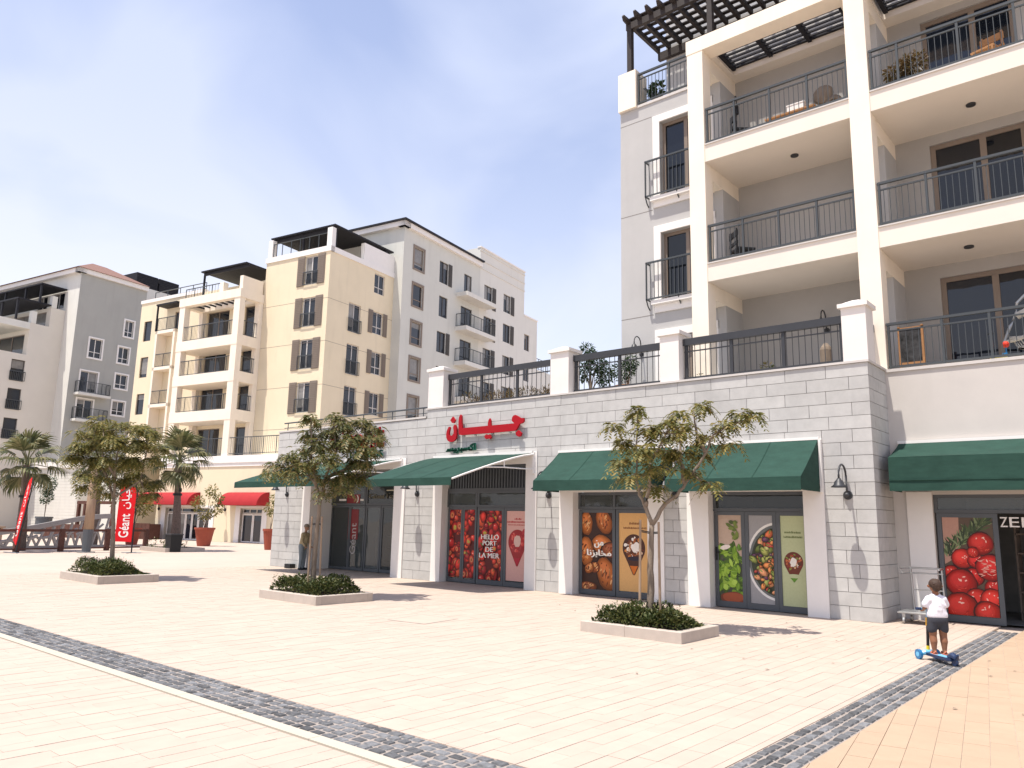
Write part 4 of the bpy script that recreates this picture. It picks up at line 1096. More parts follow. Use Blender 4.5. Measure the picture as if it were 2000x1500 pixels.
b = MB(); put_text(b, FSG, GA, -14.77, -13.72, 3.35, 3.585, .0, depth=.035, bold=.022); put_text(b, FSG, GA, -14.765, -13.725, 3.37, 3.60, .002, depth=.034, bold=.012); o = b.build('lettering', K['green_sign'], sg)
sg2 = root('shop_sign', 'red raised Latin letters over green letters, half hidden by the middle tree', 'sign', (-18.6, Y0, 3.9))
x = -19.86
for ch, w in (('G', .60), ('\u00e9', .48), ('a', .47), ('n', .47), ('t', .42)):
    h = {'G': .62, '\u00e9': .64, 'a': .44, 'n': .44, 't': .60}[ch]
    b = MB(); put_text(b, FSG, ch, x, x+w-.05, 3.66, 3.66+h, 0, depth=.05, bold=.02); b.build('letter', K['red_sign'], sg2); x += w+.02
b = MB(); put_text(b, FSG, 'EXPRESS', -18.9, -17.4, 3.38, 3.58, .0, depth=.035, bold=.012); b.build('lettering', K['green_sign'], sg2)
# entrance lettering on the glass
t = root('glass_lettering', 'pale shop name lettering on the glass over the entrance doors', 'sign', (-18.2, Y0+.8, 2.2))
b = MB(); put_text(b, FE, 'G\u00e9ant Express', -19.0, -17.25, 2.16, 2.36, .045, depth=.006, bold=.006); b.build('lettering', K['yellow_ink'], t)
b = MB(); b.fbox(FE, -18.2, -17.05, .04, .046, 2.44, 2.47); b.build('underline', K['yellow_ink'], t)
t = root('window_banner', 'dark red vertical banner with white upright lettering on the entrance window', 'banner', (-19.6, Y0+.8, 1.0))
b = MB(); b.fbox(FE, -19.98, -19.48, .034, .038, .95, 1.88); b.build('red_field', K['banner'], t)
b = MB(); put_text(b, FE, 'G\u00e9ant', -19.84, -19.56, .50, 1.45, .040, rot=True); b.build('lettering', K['dull_ink'], t)
t = root('window_sticker', 'red rounded sticker with a white crescent mark on the upper entrance window', 'sticker', (-19.6, Y0+.8, 2.1))
b = MB(); b.fbox(FE, -20.1, -19.45, .034, .038, 2.06, 2.34); b.build('red_field', K['banner'], t)
b = MB()
cr = [(-19.62+.10*cos(a), 2.2+.12*sin(a)) for a in [pi*(-.5+k/10) for k in range(11)]]+[(-19.62+.055*cos(a), 2.2+.10*sin(a)) for a in [pi*(.5-k/10) for k in range(11)]]
b.face([FE.pt(s_, .040, z) for s_, z in cr]); b.fbox(FE, -19.43, -19.28, .034, .040, 2.14, 2.20); b.fbox(FE, -20.5, -20.15, .034, .040, 2.14, 2.2); b.build('white_mark', K['white_ink'], t)

# ------------------------------------------------------------------ printed posters on the doors
class Art:
    def __init__(self, F, s0, s1, z0, z1, d, bg, seed):
        self.F, self.s0, self.s1, self.z0, self.z1, self.d = F, s0, s1, z0, z1, d
        self.w = s1-s0; self.h = (z1-z0)/self.w; self.b = MB(); self.k = 0; self.r = random.Random(seed)
        self.poly([(0, 0), (1, 0), (1, self.h), (0, self.h)], bg)
    def poly(self, P, col):
        for cl in ((1, 0, 0), (-1, 0, -1), (0, 1, 0), (0, -1, -self.h)):
            P = clip_half(P, *cl)
            if len(P) < 3: return
        self.b.cc = hexc(col) if isinstance(col, str) else col
        dd = self.d+self.k*.00005; self.k += 1
        self.b.face([self.F.pt(self.s0+x*self.w, dd, self.z0+y*self.w) for x, y in P])
    def e(self, cx, cy, rx, ry, col, rot=0, irr=.06, n=18, a0=0, a1=2*pi):
        c, s_ = cos(rot), sin(rot); P = []
        for i in range(n):
            a = a0+(a1-a0)*i/n; k = 1+self.r.uniform(-irr, irr); x, y = rx*k*cos(a), ry*k*sin(a)
            P.append((cx+x*c-y*s_, cy+x*s_+y*c))
        self.poly(P, col)
    def ball(self, cx, cy, rx, ry, col, rot=0, steps=7, irr=.04):
        c = hexc(col) if isinstance(col, str) else col
        for i in range(steps):
            k = i/(steps-1); f = 1-.62*k; br = .38+.95*k**.8
            self.e(cx-rx*.20*k, cy+ry*.24*k, rx*f, ry*f, tuple(min(1, v*br+(.02*k if k > .6 else 0)) for v in c), rot, irr*(1-k*.6), 18)
    def text(self, body, x0, x1, y0, y1, col, bold=0):
        self.b.cc = hexc(col); dd = self.d+self.k*.00005+.0004; self.k += 8
        put_text(self.b, self.F, body, self.s0+x0*self.w, self.s0+x1*self.w, self.z0+y0*self.w, self.z0+y1*self.w, dd, bold=bold)
    def leaf(self, cx, cy, L, w, rot, col, vein=None):
        P = []
        for i in range(9): t = i/8; P.append((t*L, w*sin(pi*t)**.8*(1 if t < 1 else 0)))
        for i in range(7, 0, -1): t = i/8; P.append((t*L, -w*sin(pi*t)**.8))
        c, s_ = cos(rot), sin(rot)
        self.poly([(cx+x*c-y*s_, cy+x*s_+y*c) for x, y in P], col)
        if vein: self.poly([(cx, cy), (cx+L*.9*c-.012*s_, cy+L*.9*s_+.012*c), (cx+L*.9*c, cy+L*.9*s_)], vein)
    def done(self, label, group=None):
        base = self.F.pt((self.s0+self.s1)/2, self.d, self.z0)
        o = self.b.build('poster', PRINT, None, off=base); tag(o, label, 'poster', group); return o
def tomatoes(a, n, rr=(.10, .2), pal=('c4231c', 'e0301f', 'b51d1d', 'd6452b', 'a81a22', 'e8552f', 'd8402a')):
    r = a.r
    for i in range(n):
        cx, cy = r.uniform(-.05, 1.05), r.uniform(0, a.h); R_ = r.uniform(*rr)*(1 if a.w > .5 else 1.6); el = r.uniform(.65, 1.6); rot = r.uniform(-.5, .5)
        c = r.choice(pal); k = r.random()
        a.e(cx, cy, R_*1.12, R_*el*1.1, '4a1012', rot, .1)
        a.ball(cx, cy, R_, R_*el, c, rot, 6, .10)
        if k < .22: a.e(cx, cy, R_*.7, R_*el*.66, 'c9503a', rot, .12); a.e(cx, cy, R_*.52, R_*el*.48, 'd98a5a', rot, .15); a.e(cx, cy, R_*.3, R_*el*.25, '9f4a2c', rot, .25)
        elif k < .5: a.e(cx-R_*.3, cy+R_*.35*el, R_*.16, R_*.10, 'f4c9b4', rot, .2)
        elif k < .68: a.leaf(cx, cy, R_*1.1, R_*.16, r.uniform(0, 6), '55702e')
        elif k < .78: a.e(cx, cy, R_*.55, R_*el*.4, 'b9a84a', rot, .25)
PG = 'printed posters on the shop doors'
a = Art(FD, -14.84, -14.43, .14, 1.88, .034, '5a1416', 1); tomatoes(a, 44); a.done('narrow poster of packed red tomatoes on the left door leaf', PG)
a = Art(FD, -14.30, -13.93, .14, 1.88, .034, '5a1416', 2); tomatoes(a, 44); a.done('narrow poster of red peppers and tomatoes beside the lettered tomato poster', PG)
a = Art(FD, -13.77, -13.00, .14, 1.86, .034, '611517', 3); tomatoes(a, 70, (.09, .17))
for i, (w_, y) in enumerate((('HELLO', 1.30), ('PORT', 1.10), ('DE', .90), ('LA MER', .70))):
    x0, x1 = ((.12, .90), (.20, .80), (.33, .66), (.06, .93))[i]; a.text(w_, x0, x1, y, y+.155, 'f3ece4', .006)
a.done('red tomato poster with white words HELLO PORT DE LA MER', PG)
def pin(a, cx, cy, r_, cols, dark, tip, filln=70):
    P = [(cx+r_*cos(t), cy+r_*1.05*sin(t)) for t in [pi*(-.12+1.24*k/24) for k in range(25)]]+[(cx-.03, cy-r_*2.0), (cx+.03, cy-r_*2.0)]
    a.poly(P, dark)
    for _ in range(filln):
        t, q = a.r.uniform(0, 2*pi), a.r.uniform(0, .86)**.6
        x, y = cx+r_*.86*q*cos(t), cy+r_*.86*q*sin(t)
        a.e(x, y, r_*a.r.uniform(.08, .24), r_*a.r.uniform(.06, .16), a.r.choice(cols), a.r.uniform(0, pi), .2, 10)
    a.poly([(cx-r_*.36, cy-r_*1.32), (cx+r_*.36, cy-r_*1.32), (cx, cy-r_*2.0)], tip)
def small_print(a, rows, col):
    for (x0, x1, y, h) in rows:
        x = x0
        while x < x1:
            w_ = a.r.uniform(.012, .05); a.poly([(x, y), (min(x+w_, x1), y), (min(x+w_, x1), y+h*a.r.uniform(.55, 1)), (x, y+h*a.r.uniform(.6, 1))], col); x += w_+.012
a = Art(FD, -12.87, -12.10, .16, 1.86, .034, 'd9a79b', 4); small_print(a, ((.36, .66, 1.93, .06), (.06, .94, 1.83, .07), (.10, .90, 1.75, .04)), 'b02a2c')
pin(a, .5, 1.22, .38, ('b3262a', 'c9403a', '9c1f26', 'd9635a', 'a8383a'), '9c2529', 'b01f33'); a.e(.5, 1.25, .15, .19, 'd9b5a6', 0, .1); a.leaf(.72, 1.45, .22, .06, 1.2, 'b8323a'); a.done('pink poster with a red map-pin shape made of berries', PG)
a = Art(FD, -10.53, -9.69, .13, 1.84, .034, '3a241d', 5)
for cx, cy, rx, ry, rot in ((.14, 1.75, .2, .32, .1), (.72, 1.80, .24, .36, .5), (.66, 1.18, .34, .26, -.3), (.14, 1.0, .24, .4, .1), (.80, .42, .30, .46, .4), (.42, .58, .16, .14, 0), (.2, .06, .3, .14, 0), (.95, 1.05, .3, .2, 0), (.25, .55, .16, .13, .6)):
    c = a.r.choice(('b3622a', 'a4552a', 'c06c30', '8f4a28'))
    a.e(cx, cy, rx*1.08, ry*1.08, '231512', rot); a.ball(cx, cy, rx, ry, c, rot, 8, .05)
    for q_ in (-.45, 0, .45): a.leaf(cx+q_*rx-.1*rx, cy-ry*.3, ry*.7, .018, 1.2+rot, '6e3a20', 'e0a868')
    for _ in range(14): a.e(cx+a.r.uniform(-.6, .6)*rx, cy+a.r.uniform(-.6, .6)*ry, a.r.uniform(.02, .07), a.r.uniform(.012, .03), a.r.choice(('d9975a', '7a3c20', 'e2b078', '693318')), rot+.8, .2, 9)
a.text('\uFEE6\uFEE3', .42, .70, 1.10, 1.30, 'f3ece2', .012)
a.text('\uFE8E\uFEE7\uFEB0\uFE91\uFE8E\uFEA8\uFEE3', .18, .95, .84, 1.06, 'f3ece2', .012); a.done('dark brown poster of bread loaves with white Arabic words', PG)
a = Art(FD, -9.53, -8.73, .15, 1.85, .034, 'd9a96b', 6); small_print(a, ((.34, .70, 1.80, .07), (.14, .88, 1.68, .06)), '7a4a26')
pin(a, .48, 1.16, .36, ('8f4a28', 'c9803f', '5c3424', 'e0c0a0', 'efe6da', '6e3a24', 'a86436'), '4a2c22', 'c96a22'); a.e(.55, 1.18, .15, .13, 'ece4da', 0, .2); a.e(.5, .88, .22, .06, '2b2433'); a.done('tan poster with a map-pin shape made of pastries behind the nearest trunk', PG)
a = Art(FD, -7.15, -6.645, .13, 1.82, .034, 'b9a08c', 7)
a.poly([(0, 0), (1, 0), (1, 1.6), (0, 1.9)], '4d5240'); a.e(.5, .9, .6, .9, '3f4636'); a.e(.2, 2.5, .9, .7, 'c0a894')
for _ in range(60): a.leaf(a.r.uniform(-.1, .9), a.r.uniform(.35, 2.0), a.r.uniform(.2, .45), a.r.uniform(.07, .14), a.r.uniform(0, 6.28), a.r.choice(('3a5218', '4a6620', '2f4416', '55772a')), '6a8a3a')
for _ in range(70): a.leaf(a.r.uniform(.05, .9), a.r.uniform(.7, 2.1)if a.r.random() < .8 else a.r.uniform(.3, .8), a.r.uniform(.2, .42), a.r.uniform(.06, .13), a.r.uniform(0, 6.28), a.r.choice(('7fa02a', '6a8f22', '93b53a', '557a22', 'a9c850', '48661f', '8aa83a')), 'b4cf6a')
for _ in range(12): a.leaf(a.r.uniform(.6, .9), a.r.uniform(2.5, 3.1), a.r.uniform(.2, .35), .07, a.r.uniform(2, 5), a.r.choice(('5f7030', '76843a', '4c5a2a')))
a.e(.3, 2.08, .22, .09, 'ece0d4', .2); a.e(.58, .10, .52, .27, '7a3a26'); a.e(.58, .16, .45, .18, 'a04e30'); a.done('poster of bright green basil leaves in a terracotta pot on the left door leaf', PG)
a = Art(FD, -6.495, -6.005, .13, 1.82, .034, '9a9898', 8)
a.e(1.15, 1.66, 1.26, 1.52, 'e6e2dc', 0, .0, 44); a.e(1.17, 1.66, 1.19, 1.43, '6a6e6c', 0, 0, 44); a.e(1.2, 1.64, 1.13, 1.33, '39402f', 0, 0, 44)
for _ in range(150):
    t, q = a.r.uniform(pi*.42, pi*1.58), a.r.uniform(.1, .98); x, y = 1.18+1.06*q*cos(t), 1.64+1.26*q*sin(t)
    c = a.r.choice(('7f8a3a', 'a6a855', 'd0683a', 'e08a4a', '5d6b2a', 'c8c07a', 'b8443a', '8f9a4a', 'd9d0a0', 'e39a6a', '6a3a5a'))
    k = a.r.uniform(.08, .22); rot = a.r.uniform(0, 3); a.e(x, y, k*1.1, k*.75, '33331f', rot, .2, 12); a.ball(x, y, k, k*.62, c, rot, 5, .16); a.leaf(x, y, k, k*.12, rot+a.r.uniform(-.5, .5), a.r.choice(('6f8a3a', '93a85a', '4c5c2a')))
a.done('poster of a grey bowl of mixed salad on the middle door leaf', PG)
a = Art(FD, -5.855, -5.395, .13, 1.82, .034, 'b7bd92', 9); small_print(a, ((.16, .84, 2.95, .10), (.12, .92, 2.76, .10)), '5e6b3a')
pin(a, .5, 1.78, .40, ('8f3a28', 'c0693f', 'd9b58a', '6a4a2a', 'e6ded0', '9c4a30', '7f8a3a', '5c3424'), '6b3326', '5c8a2e'); a.e(.5, 1.78, .15, .17, 'e9e2d8', 0, .2); a.e(.5, 1.21, .34, .09, 'b7bd92', 0, 0); a.poly([(.34, 1.14), (.66, 1.14), (.5, .96)], '5c8a2e'); a.done('pale green poster with a round map-pin shape made of salad', PG)
a = Art(FZ, -3.255, -2.465, .14, 1.84, .034, '5b4a3c', 10)
a.poly([(0, 1.1), (.3, 1.3), (.34, 2.2), (0, 2.2)], 'b58a78')
for i in range(110): t = a.r.random(); a.leaf(.04+t*.8, 1.28+t*.75+a.r.uniform(-.08, .08), a.r.uniform(.18, .34), .018, a.r.uniform(.2, 2.6), a.r.choice(('4c5c36', '39482c', '6a7a4a', '2f3a26', '7d8a60')))
for cx, cy, r_ in ((.95, .62, .2), (.55, .84, .2), (.74, 1.58, .25), (.36, 1.24, .22), (.62, 1.20, .16), (.90, 1.06, .29), (.12, .92, .16), (.30, .70, .31), (.60, .36, .24), (.90, .36, .25), (.26, .16, .33), (.78, .08, .26), (.58, 1.38, .12)):
    a.e(cx, cy, r_*1.06, r_*1.04, '3a080a'); a.ball(cx, cy, r_, r_*.97, a.r.choice(('c81a14', 'b5160f', 'd0281a', 'bd2012')), 0, 9, .03)
    for _ in range(14): q_ = a.r.uniform(-1.2, 1.2); w_ = a.r.uniform(.3, .85)*r_; a.e(cx+w_*sin(q_), cy-w_*cos(q_)*.9, a.r.uniform(.02, .07)*r_*2, .006, a.r.choice(('8e0f0c', 'e2553f', '9c120d', 'd8402e')), q_, .2, 8)
    for _ in range(4): a.e(cx+a.r.uniform(-.5, .5)*r_, cy+a.r.uniform(0, .6)*r_, r_*a.r.uniform(.06, .14), r_*.05, 'f2c4b2', a.r.uniform(0, 3), .2, 8)
for _ in range(26): a.e(.88+a.r.uniform(-.2, .14), 1.06+a.r.uniform(-.2, .2), .05, .008, 'e8a896', a.r.uniform(-.5, .5), .2, 8)
a.done('large poster of wet red tomatoes and herbs on the door beside the right stone corner', PG)
# ------------------------------------------------------------------ trees in planters
RT = Vector((_c, -_s, 0)); FH = Vector((_s, _c, 0))
def tree(base, label, blobs, trunk, limbs, stakes, seed, matn='leaf', dens=1.0, lean=0):
    B = Vector((base[0], base[1], 0)); rnd = random.Random(seed)
    t = root('street_tree', label, 'tree', (B.x, B.y, .12), group='young street trees in square planters')
    P = lambda a, z, d=0: B+RT*a+FH*d+Vector((0, 0, z))
    b = MB(); tr = [P(*q) for q in trunk]; n = len(tr)
    pts = []
    for i in range(n-1):
        for k in range(4):
            u = k/4; q = tr[i].lerp(tr[i+1], u); pts.append(q+Vector((rnd.uniform(-.006, .006), rnd.uniform(-.006, .006), 0)))
    pts.append(tr[-1]); b.tube(pts, [.062-.024*i/(len(pts)-1) for i in range(len(pts))], 10)
    b.build('trunk', K['bark'], t, smooth=True)
    b = MB(); tips = []
    for lm in limbs:
        q = [P(a, z, d) for a, z, d in lm]; m_ = []
        for i in range(len(q)-1):
            for k in range(3): m_.append(q[i].lerp(q[i+1], k/3)+Vector((rnd.uniform(-.012, .012), rnd.uniform(-.012, .012), rnd.uniform(-.008, .008))))
        m_.append(q[-1]); b.tube(m_, [.036-.025*i/(len(m_)-1) for i in range(len(m_))], 7); tips += m_[2:]
    cr = MB(); W = Vector((0, 0, 1))
    for a, z, r in blobs:
        d0 = rnd.uniform(-.75, .75)*min(1, .5+r)
        for rep in range(2):
            d = d0 if rep == 0 else rnd.uniform(-.5, .5)
            c = P(a, z+.04, d)
            near = min(tips, key=lambda q: (q-c).length)
            mid = near.lerp(c, .5)+Vector((0, 0, -.03))
            b.tube([near, mid, c], [.011, .008, .004], 5)
            nl = int((7+95*r*r/.09*.42)*dens*(.9 if rep == 0 else .35))
            for _ in range(nl):          # compound leaves: a rib with paired leaflets, hanging at the ends
                th, ph = rnd.uniform(0, 2*pi), rnd.uniform(-.6, 1.0)
                dr = Vector((cos(th)*cos(ph), sin(th)*cos(ph), sin(ph)*.6))
                o = c+dr*r*rnd.uniform(.0, .7); L = rnd.uniform(.13, .25)
                sag = rnd.uniform(.5, 1.35); m_ = 6
                side = dr.cross(W)
                if side.length < .1: side = Vector((1, 0, 0))
                side.normalize(); prev = o
                for i in range(1, m_+1):
                    u = i/m_; q = o+dr*L*u-W*L*sag*u*u*.75
                    tg = (q-prev).normalized(); prev = q
                    for sg_ in (-1, 1):
                        dl = (side*sg_+tg*.55-W*.22).normalized(); ll = rnd.uniform(.085, .135)*(1-.25*u); ww = ll*.25
                        up = tg*.9
                        cr.faces([q, q+dl*ll*.5+up*ww, q+dl*ll, q+dl*ll*.5-up*ww], [(0, 1, 2, 3)])
    b.build('limb', K['bark'], t, smooth=True)
    cr.build('crown', K[matn], t)
    for (a0, z0, a1, z1) in stakes:
        s_ = root('tree_stake', '', 'stake', (0, 0, 0), group='timber stakes beside the young trees')
        q0, q1 = P(a0, z0-.12, -.10), P(a1, z1, -.06)
        b = MB(); b.tube([q0, q0.lerp(q1, .5), q1], [.021, .020, .018], 8); b.build('pole', K['stake'], s_)
        m_ = q0.lerp(q1, .90)
        b = MB(); tq = min(pts, key=lambda p: (p-m_).length); b.tube([m_, tq], .009, 5); b.tube([m_+Vector((0, 0, -.02)), tq+Vector((0, 0, -.02))], .007, 5); b.build('tie', K['black'], s_)
        yield s_
    yield t
def planter(base, corners, h, label, seed, mound, leafn):
    cx, cy = base
    x0, x1, y0, y1 = corners
    t = root('planter_box', label, 'planter', (cx, cy, 0), group='square concrete tree planters'); w = .13
    xm, ym = x0+(x1-x0)*.46, (y0+y1)/2
    for q in ((x0, xm-.004, y0, y0+w), (xm, x1, y0, y0+w), (x0, xm-.004, y1-w, y1), (xm, x1, y1-w, y1), (x0, x0+w, y0+w+.003, y1-w-.003), (x1-w, x1, y0+w+.003, ym-.003), (x1-w, x1, ym, y1-w-.003)):
        b = MB(); e = .008; xa, xb, ya, yb = q
        b.hexa([(xa, ya, .0), (xb, ya, 0), (xb, yb, 0), (xa, yb, 0), (xa, ya, h-e), (xb, ya, h-e), (xb, yb, h-e), (xa, yb, h-e)])
        b.hexa([(xa, ya, h-e), (xb, ya, h-e), (xb, yb, h-e), (xa, yb, h-e), (xa+e, ya+e, h), (xb-e, ya+e, h), (xb-e, yb-e, h), (xa+e, yb-e, h)])
        b.build('kerb_stone', K['kerb'], t)
    b = MB(); b.box(x0+w, x1-w, y0+w, y1-w, 0, h-.05); b.build('soil', K['soil'], t)
    rnd = random.Random(seed); b = MB(); W, D = (x1-x0)/2-w*.9, (y1-y0)/2-w*.9; mx_, my_ = (x0+x1)/2, (y0+y1)/2
    hums = [(rnd.uniform(-.75, .75), rnd.uniform(-.75, .75), rnd.uniform(.55, 1.1)) for _ in range(14)]
    for _ in range(leafn):
        u, v = rnd.uniform(-1, 1), rnd.uniform(-1, 1)
        if max(abs(u), abs(v)) > .93 and rnd.random() < .6: continue
        hh = max([k*math.exp(-((u-a)**2+(v-c)**2)*4.5) for a, c, k in hums])*mound
        edge = min(1, (1-max(abs(u), abs(v)))*5+.35); hh *= edge
        z = h-.05+hh*rnd.uniform(.25, 1.08)**.7
        q = Vector((mx_+u*W, my_+v*D, z))
        d = Vector((rnd.uniform(-1, 1)+u*.5, rnd.uniform(-1, 1)+v*.5, rnd.uniform(.1, 1.1))).normalized(); s_ = d.cross(Vector((rnd.uniform(-.4, .4), rnd.uniform(-.4, .4), 1))).normalized()
        L = rnd.uniform(.05, .085); w2 = L*.27; n_ = s_.cross(d)*L*.12
        b.faces([q, q+d*L*.55+s_*w2+n_, q+d*L, q+d*L*.55-s_*w2+n_], [(0, 1, 2, 3)])
    for _ in range(60):       # taller sprigs break the outline
        a, c, k = rnd.choice(hums); u, v = max(-.9, min(.9, a+rnd.gauss(0, .22))), max(-.9, min(.9, c+rnd.gauss(0, .22)))
        q0 = Vector((mx_+u*W, my_+v*D, h-.02+mound*k*.5)); dr = Vector((rnd.uniform(-.4, .4), rnd.uniform(-.4, .4), 1)).normalized(); Ls = mound*rnd.uniform(.3, .62)
        for i in range(9):
            q = q0+dr*Ls*(i+1)/9; th = i*2.4; d = Vector((cos(th), sin(th), .55)).normalized(); s_ = d.cross(Vector((0, 0, 1))).normalized(); L = .055; w2 = .013
            b.faces([q, q+d*L*.5+s_*w2, q+d*L, q+d*L*.5-s_*w2], [(0, 1, 2, 3)])
    o = b.build('ground_cover', K['shrub'], None, off=(mx_, my_, h-.05)); o['kind'] = 'stuff'; o['label'] = 'low dark green shrubs filling the planter'
    return t
B3 = [(-0.16, 3.32, 0.15), (-0.56, 3.07, 0.13), (-0.36, 2.85, 0.18), (-0.09, 3.0, 0.2), (-0.11, 2.67, 0.23), (-0.44, 2.53, 0.16), (-0.32, 2.3, 0.16), (0.02, 2.41, 0.16), (0.21, 3.09, 0.18), (0.41, 3.24, 0.13), (0.45, 2.98, 0.21), (0.31, 2.69, 0.23), (0.53, 2.67, 0.16), (0.48, 2.43, 0.13), (0.76, 3.38, 0.13), (0.94, 2.91, 0.2), (0.89, 2.68, 0.16), (0.74, 2.4, 0.08), (0.84, 2.19, 0.12), (1.18, 3.11, 0.18), (1.41, 3.3, 0.15), (1.27, 2.85, 0.13), (1.61, 3.25, 0.12), (0.67, 3.12, 0.15), (0.12, 2.15, 0.12)]
B2 = [(-0.02, 3.67, 0.2), (-0.39, 3.55, 0.2), (-0.11, 3.34, 0.27), (0.21, 3.46, 0.27), (0.52, 3.57, 0.24), (0.79, 3.47, 0.22), (0.91, 3.2, 0.2), (-0.53, 3.28, 0.2), (-0.24, 3.02, 0.27), (0.12, 3.08, 0.31), (0.49, 3.14, 0.31), (0.77, 2.93, 0.24), (0.04, 2.71, 0.31), (0.46, 2.72, 0.31), (0.73, 2.67, 0.18), (0.27, 2.4, 0.27), (0.59, 2.4, 0.2), (0.07, 2.29, 0.2), (-0.92, 2.79, 0.2), (-1.17, 2.63, 0.18), (-1.32, 2.47, 0.11), (-0.7, 2.69, 0.22), (-0.43, 2.59, 0.2), (-0.74, 2.48, 0.18), (-0.36, 2.38, 0.16), (-1.05, 2.47, 0.15), (-0.61, 2.9, 0.18), (-0.03, 2.08, 0.13), (0.39, 2.14, 0.13)]
B1 = [(-1.06, 3.72, 0.32), (-1.43, 3.52, 0.23), (-0.62, 3.8, 0.36), (-0.15, 3.74, 0.36), (0.31, 3.62, 0.29), (0.65, 3.5, 0.17), (-1.19, 3.2, 0.35), (-0.76, 3.34, 0.4), (-0.23, 3.29, 0.4), (0.22, 3.3, 0.35), (0.62, 3.18, 0.2), (-1.35, 2.88, 0.29), (-0.89, 2.82, 0.38), (-0.38, 2.83, 0.4), (0.1, 2.84, 0.32), (0.51, 2.92, 0.2), (-0.91, 2.44, 0.29), (-0.46, 2.38, 0.35), (-0.02, 2.52, 0.24), (0.32, 2.34, 0.32), (0.41, 2.02, 0.23), (-1.01, 2.18, 0.2), (-0.61, 2.06, 0.2)]
planter((-6.2, 10.6), (-6.98, -5.30, 9.88, 11.03), .155, 'square concrete planter of shrubs with a cast joint, nearest to the right', 31, .31, 4800)
planter((-13.2, 9.75), (-14.1, -12.22, 8.88, 10.22), .165, 'square concrete planter of shrubs in the middle of the plaza before the entrance', 32, .33, 5200)
planter((-19.8, 8.6), (-20.95, -18.75, 7.66, 9.06), .18, 'square concrete planter of shrubs farthest to the left', 33, .36, 4600)
st = []
g_ = list(tree((-6.2, 10.6), 'small forked tree with sparse olive leaves in the nearest planter on the right', B3, [(-.03, .1), (.01, .6), (.01, 1.02), (.04, 1.63)],
     [[(.04, 1.6, 0), (-.05, 1.85, .02), (-.14, 2.05, .05), (-.18, 2.4, .1), (-.16, 3.0, .12)], [(-.05, 1.85, .02), (-.03, 2.1, -.08), (.0, 2.5, -.1), (.25, 3.0, -.15)],
      [(.04, 1.6, 0), (.25, 1.93, -.02), (.42, 2.06, -.05), (.54, 2.23, -.08), (.87, 2.72, -.1), (1.0, 3.0, -.05), (1.35, 3.22, 0)], [(.54, 2.23, -.08), (.52, 2.6, .1), (.55, 3.1, .2)], [(.87, 2.72, -.1), (.8, 3.0, .1), (.76, 3.3, .15)]],
     [(-.18, .2, -.15, 1.67), (.13, .25, .13, 1.64)], 41, 'leaf', .95)); st.append(g_)
g_ = list(tree((-13.2, 9.75), 'bushy tree with russet tipped leaves and two stakes in the middle planter', B2, [(-.22, .1), (-.21, .7), (-.2, 1.3), (-.17, 2.0)],
     [[(-.17, 1.98, 0), (-.3, 2.25, .05), (-.42, 2.43, .1), (-.8, 2.64, .1), (-1.1, 2.6, .1)], [(-.17, 1.98, 0), (-.06, 2.4, -.1), (.12, 3.0, -.1), (.0, 3.5, 0)], [(-.06, 2.4, -.1), (.3, 2.6, .1), (.46, 2.77, .2), (.75, 3.2, .2)], [(-.3, 2.25, .05), (-.35, 2.8, -.2), (-.4, 3.4, -.2)]],
     [(-.29, .25, -.30, 1.62), (-.05, .25, -.10, 1.62)], 42, 'leaf2', 1.05)); st.append(g_)
g_ = list(tree((-19.8, 8.6), 'rounded tree with a thin trunk and dense olive crown in the leftmost planter', B1, [(-.22, .1), (-.25, .7), (-.3, 1.3), (-.36, 2.0)],
     [[(-.36, 1.98, 0), (-.6, 2.4, .1), (-.82, 2.8, .1), (-1.1, 3.4, .1)], [(-.36, 1.98, 0), (-.34, 2.5, -.1), (-.3, 3.0, -.2), (-.2, 3.6, -.1)], [(-.36, 1.98, 0), (-.1, 2.2, .1), (.16, 2.4, .2), (.3, 3.2, .1)], [(-.34, 2.5, -.1), (-.6, 3.0, -.3), (-.7, 3.6, -.2)]],
     [], 43, 'leaf', 1.15)); st.append(g_)
SL = ['left timber stake tied to the nearest tree in front of the bread posters', 'right timber stake tied to the nearest tree beside the white door surround', 'left timber stake tied to the middle tree before the entrance', 'right timber stake tied to the middle tree before the entrance']
k = 0
for g_ in st:
    for o in g_[:-1]: o['label'] = SL[k]; k += 1
# dry leaves blown over the paving
lm_ = MB(); lm_.faces([(-.5, 0, 0), (0, -.28, .12), (.5, 0, .03), (0, .28, .1)], [(0, 1, 2, 3)])
lmesh = bpy.data.meshes.new('fallen_leaf'); lmesh.from_pydata(lm_.v, [], lm_.f); lmesh.materials.append(K['bark'])
for x, y in [(-4.62, 7.6), (-4.1, 10.9), (-3.9, 11.9), (-4.9, 12.6), (-5.2, 13.4), (-3.4, 11.6), (-3.1, 10.6), (-3.3, 9.9), (-3.0, 12.4), (-2.9, 11.8), (-3.6, 13.2), (-8.6, 12.0), (-7.7, 11.7), (-7.6, 11.2), (-1.75, 10.4), (-1.6, 11.0), (-1.85, 10.9), (-1.35, 10.4), (-1.95, 11.6), (-4.4, 11.0), (-4.9, 11.3), (-4.75, 10.4), (-5.0, 9.6), (-9.4, 12.6), (-6.9, 13.6), (-1.7, 8.3), (-1.2, 8.5), (-16.5, 11.2), (-11.0, 11.4), (-5.6, 12.3), (-4.2, 9.4), (-3.7, 8.9)]:
    o = bpy.data.objects.new('fallen_leaf', lmesh); COL.objects.link(o); o.location = (x, y, .008); o.rotation_euler = (R.uniform(-.2, .2), R.uniform(-.2, .2), R.uniform(0, 6)); s_ = R.uniform(.035, .065); o.scale = (s_, s_, s_)
    tag(o, 'small dry brown leaf lying on the paving', 'leaf', 'dry leaves scattered on the paving')

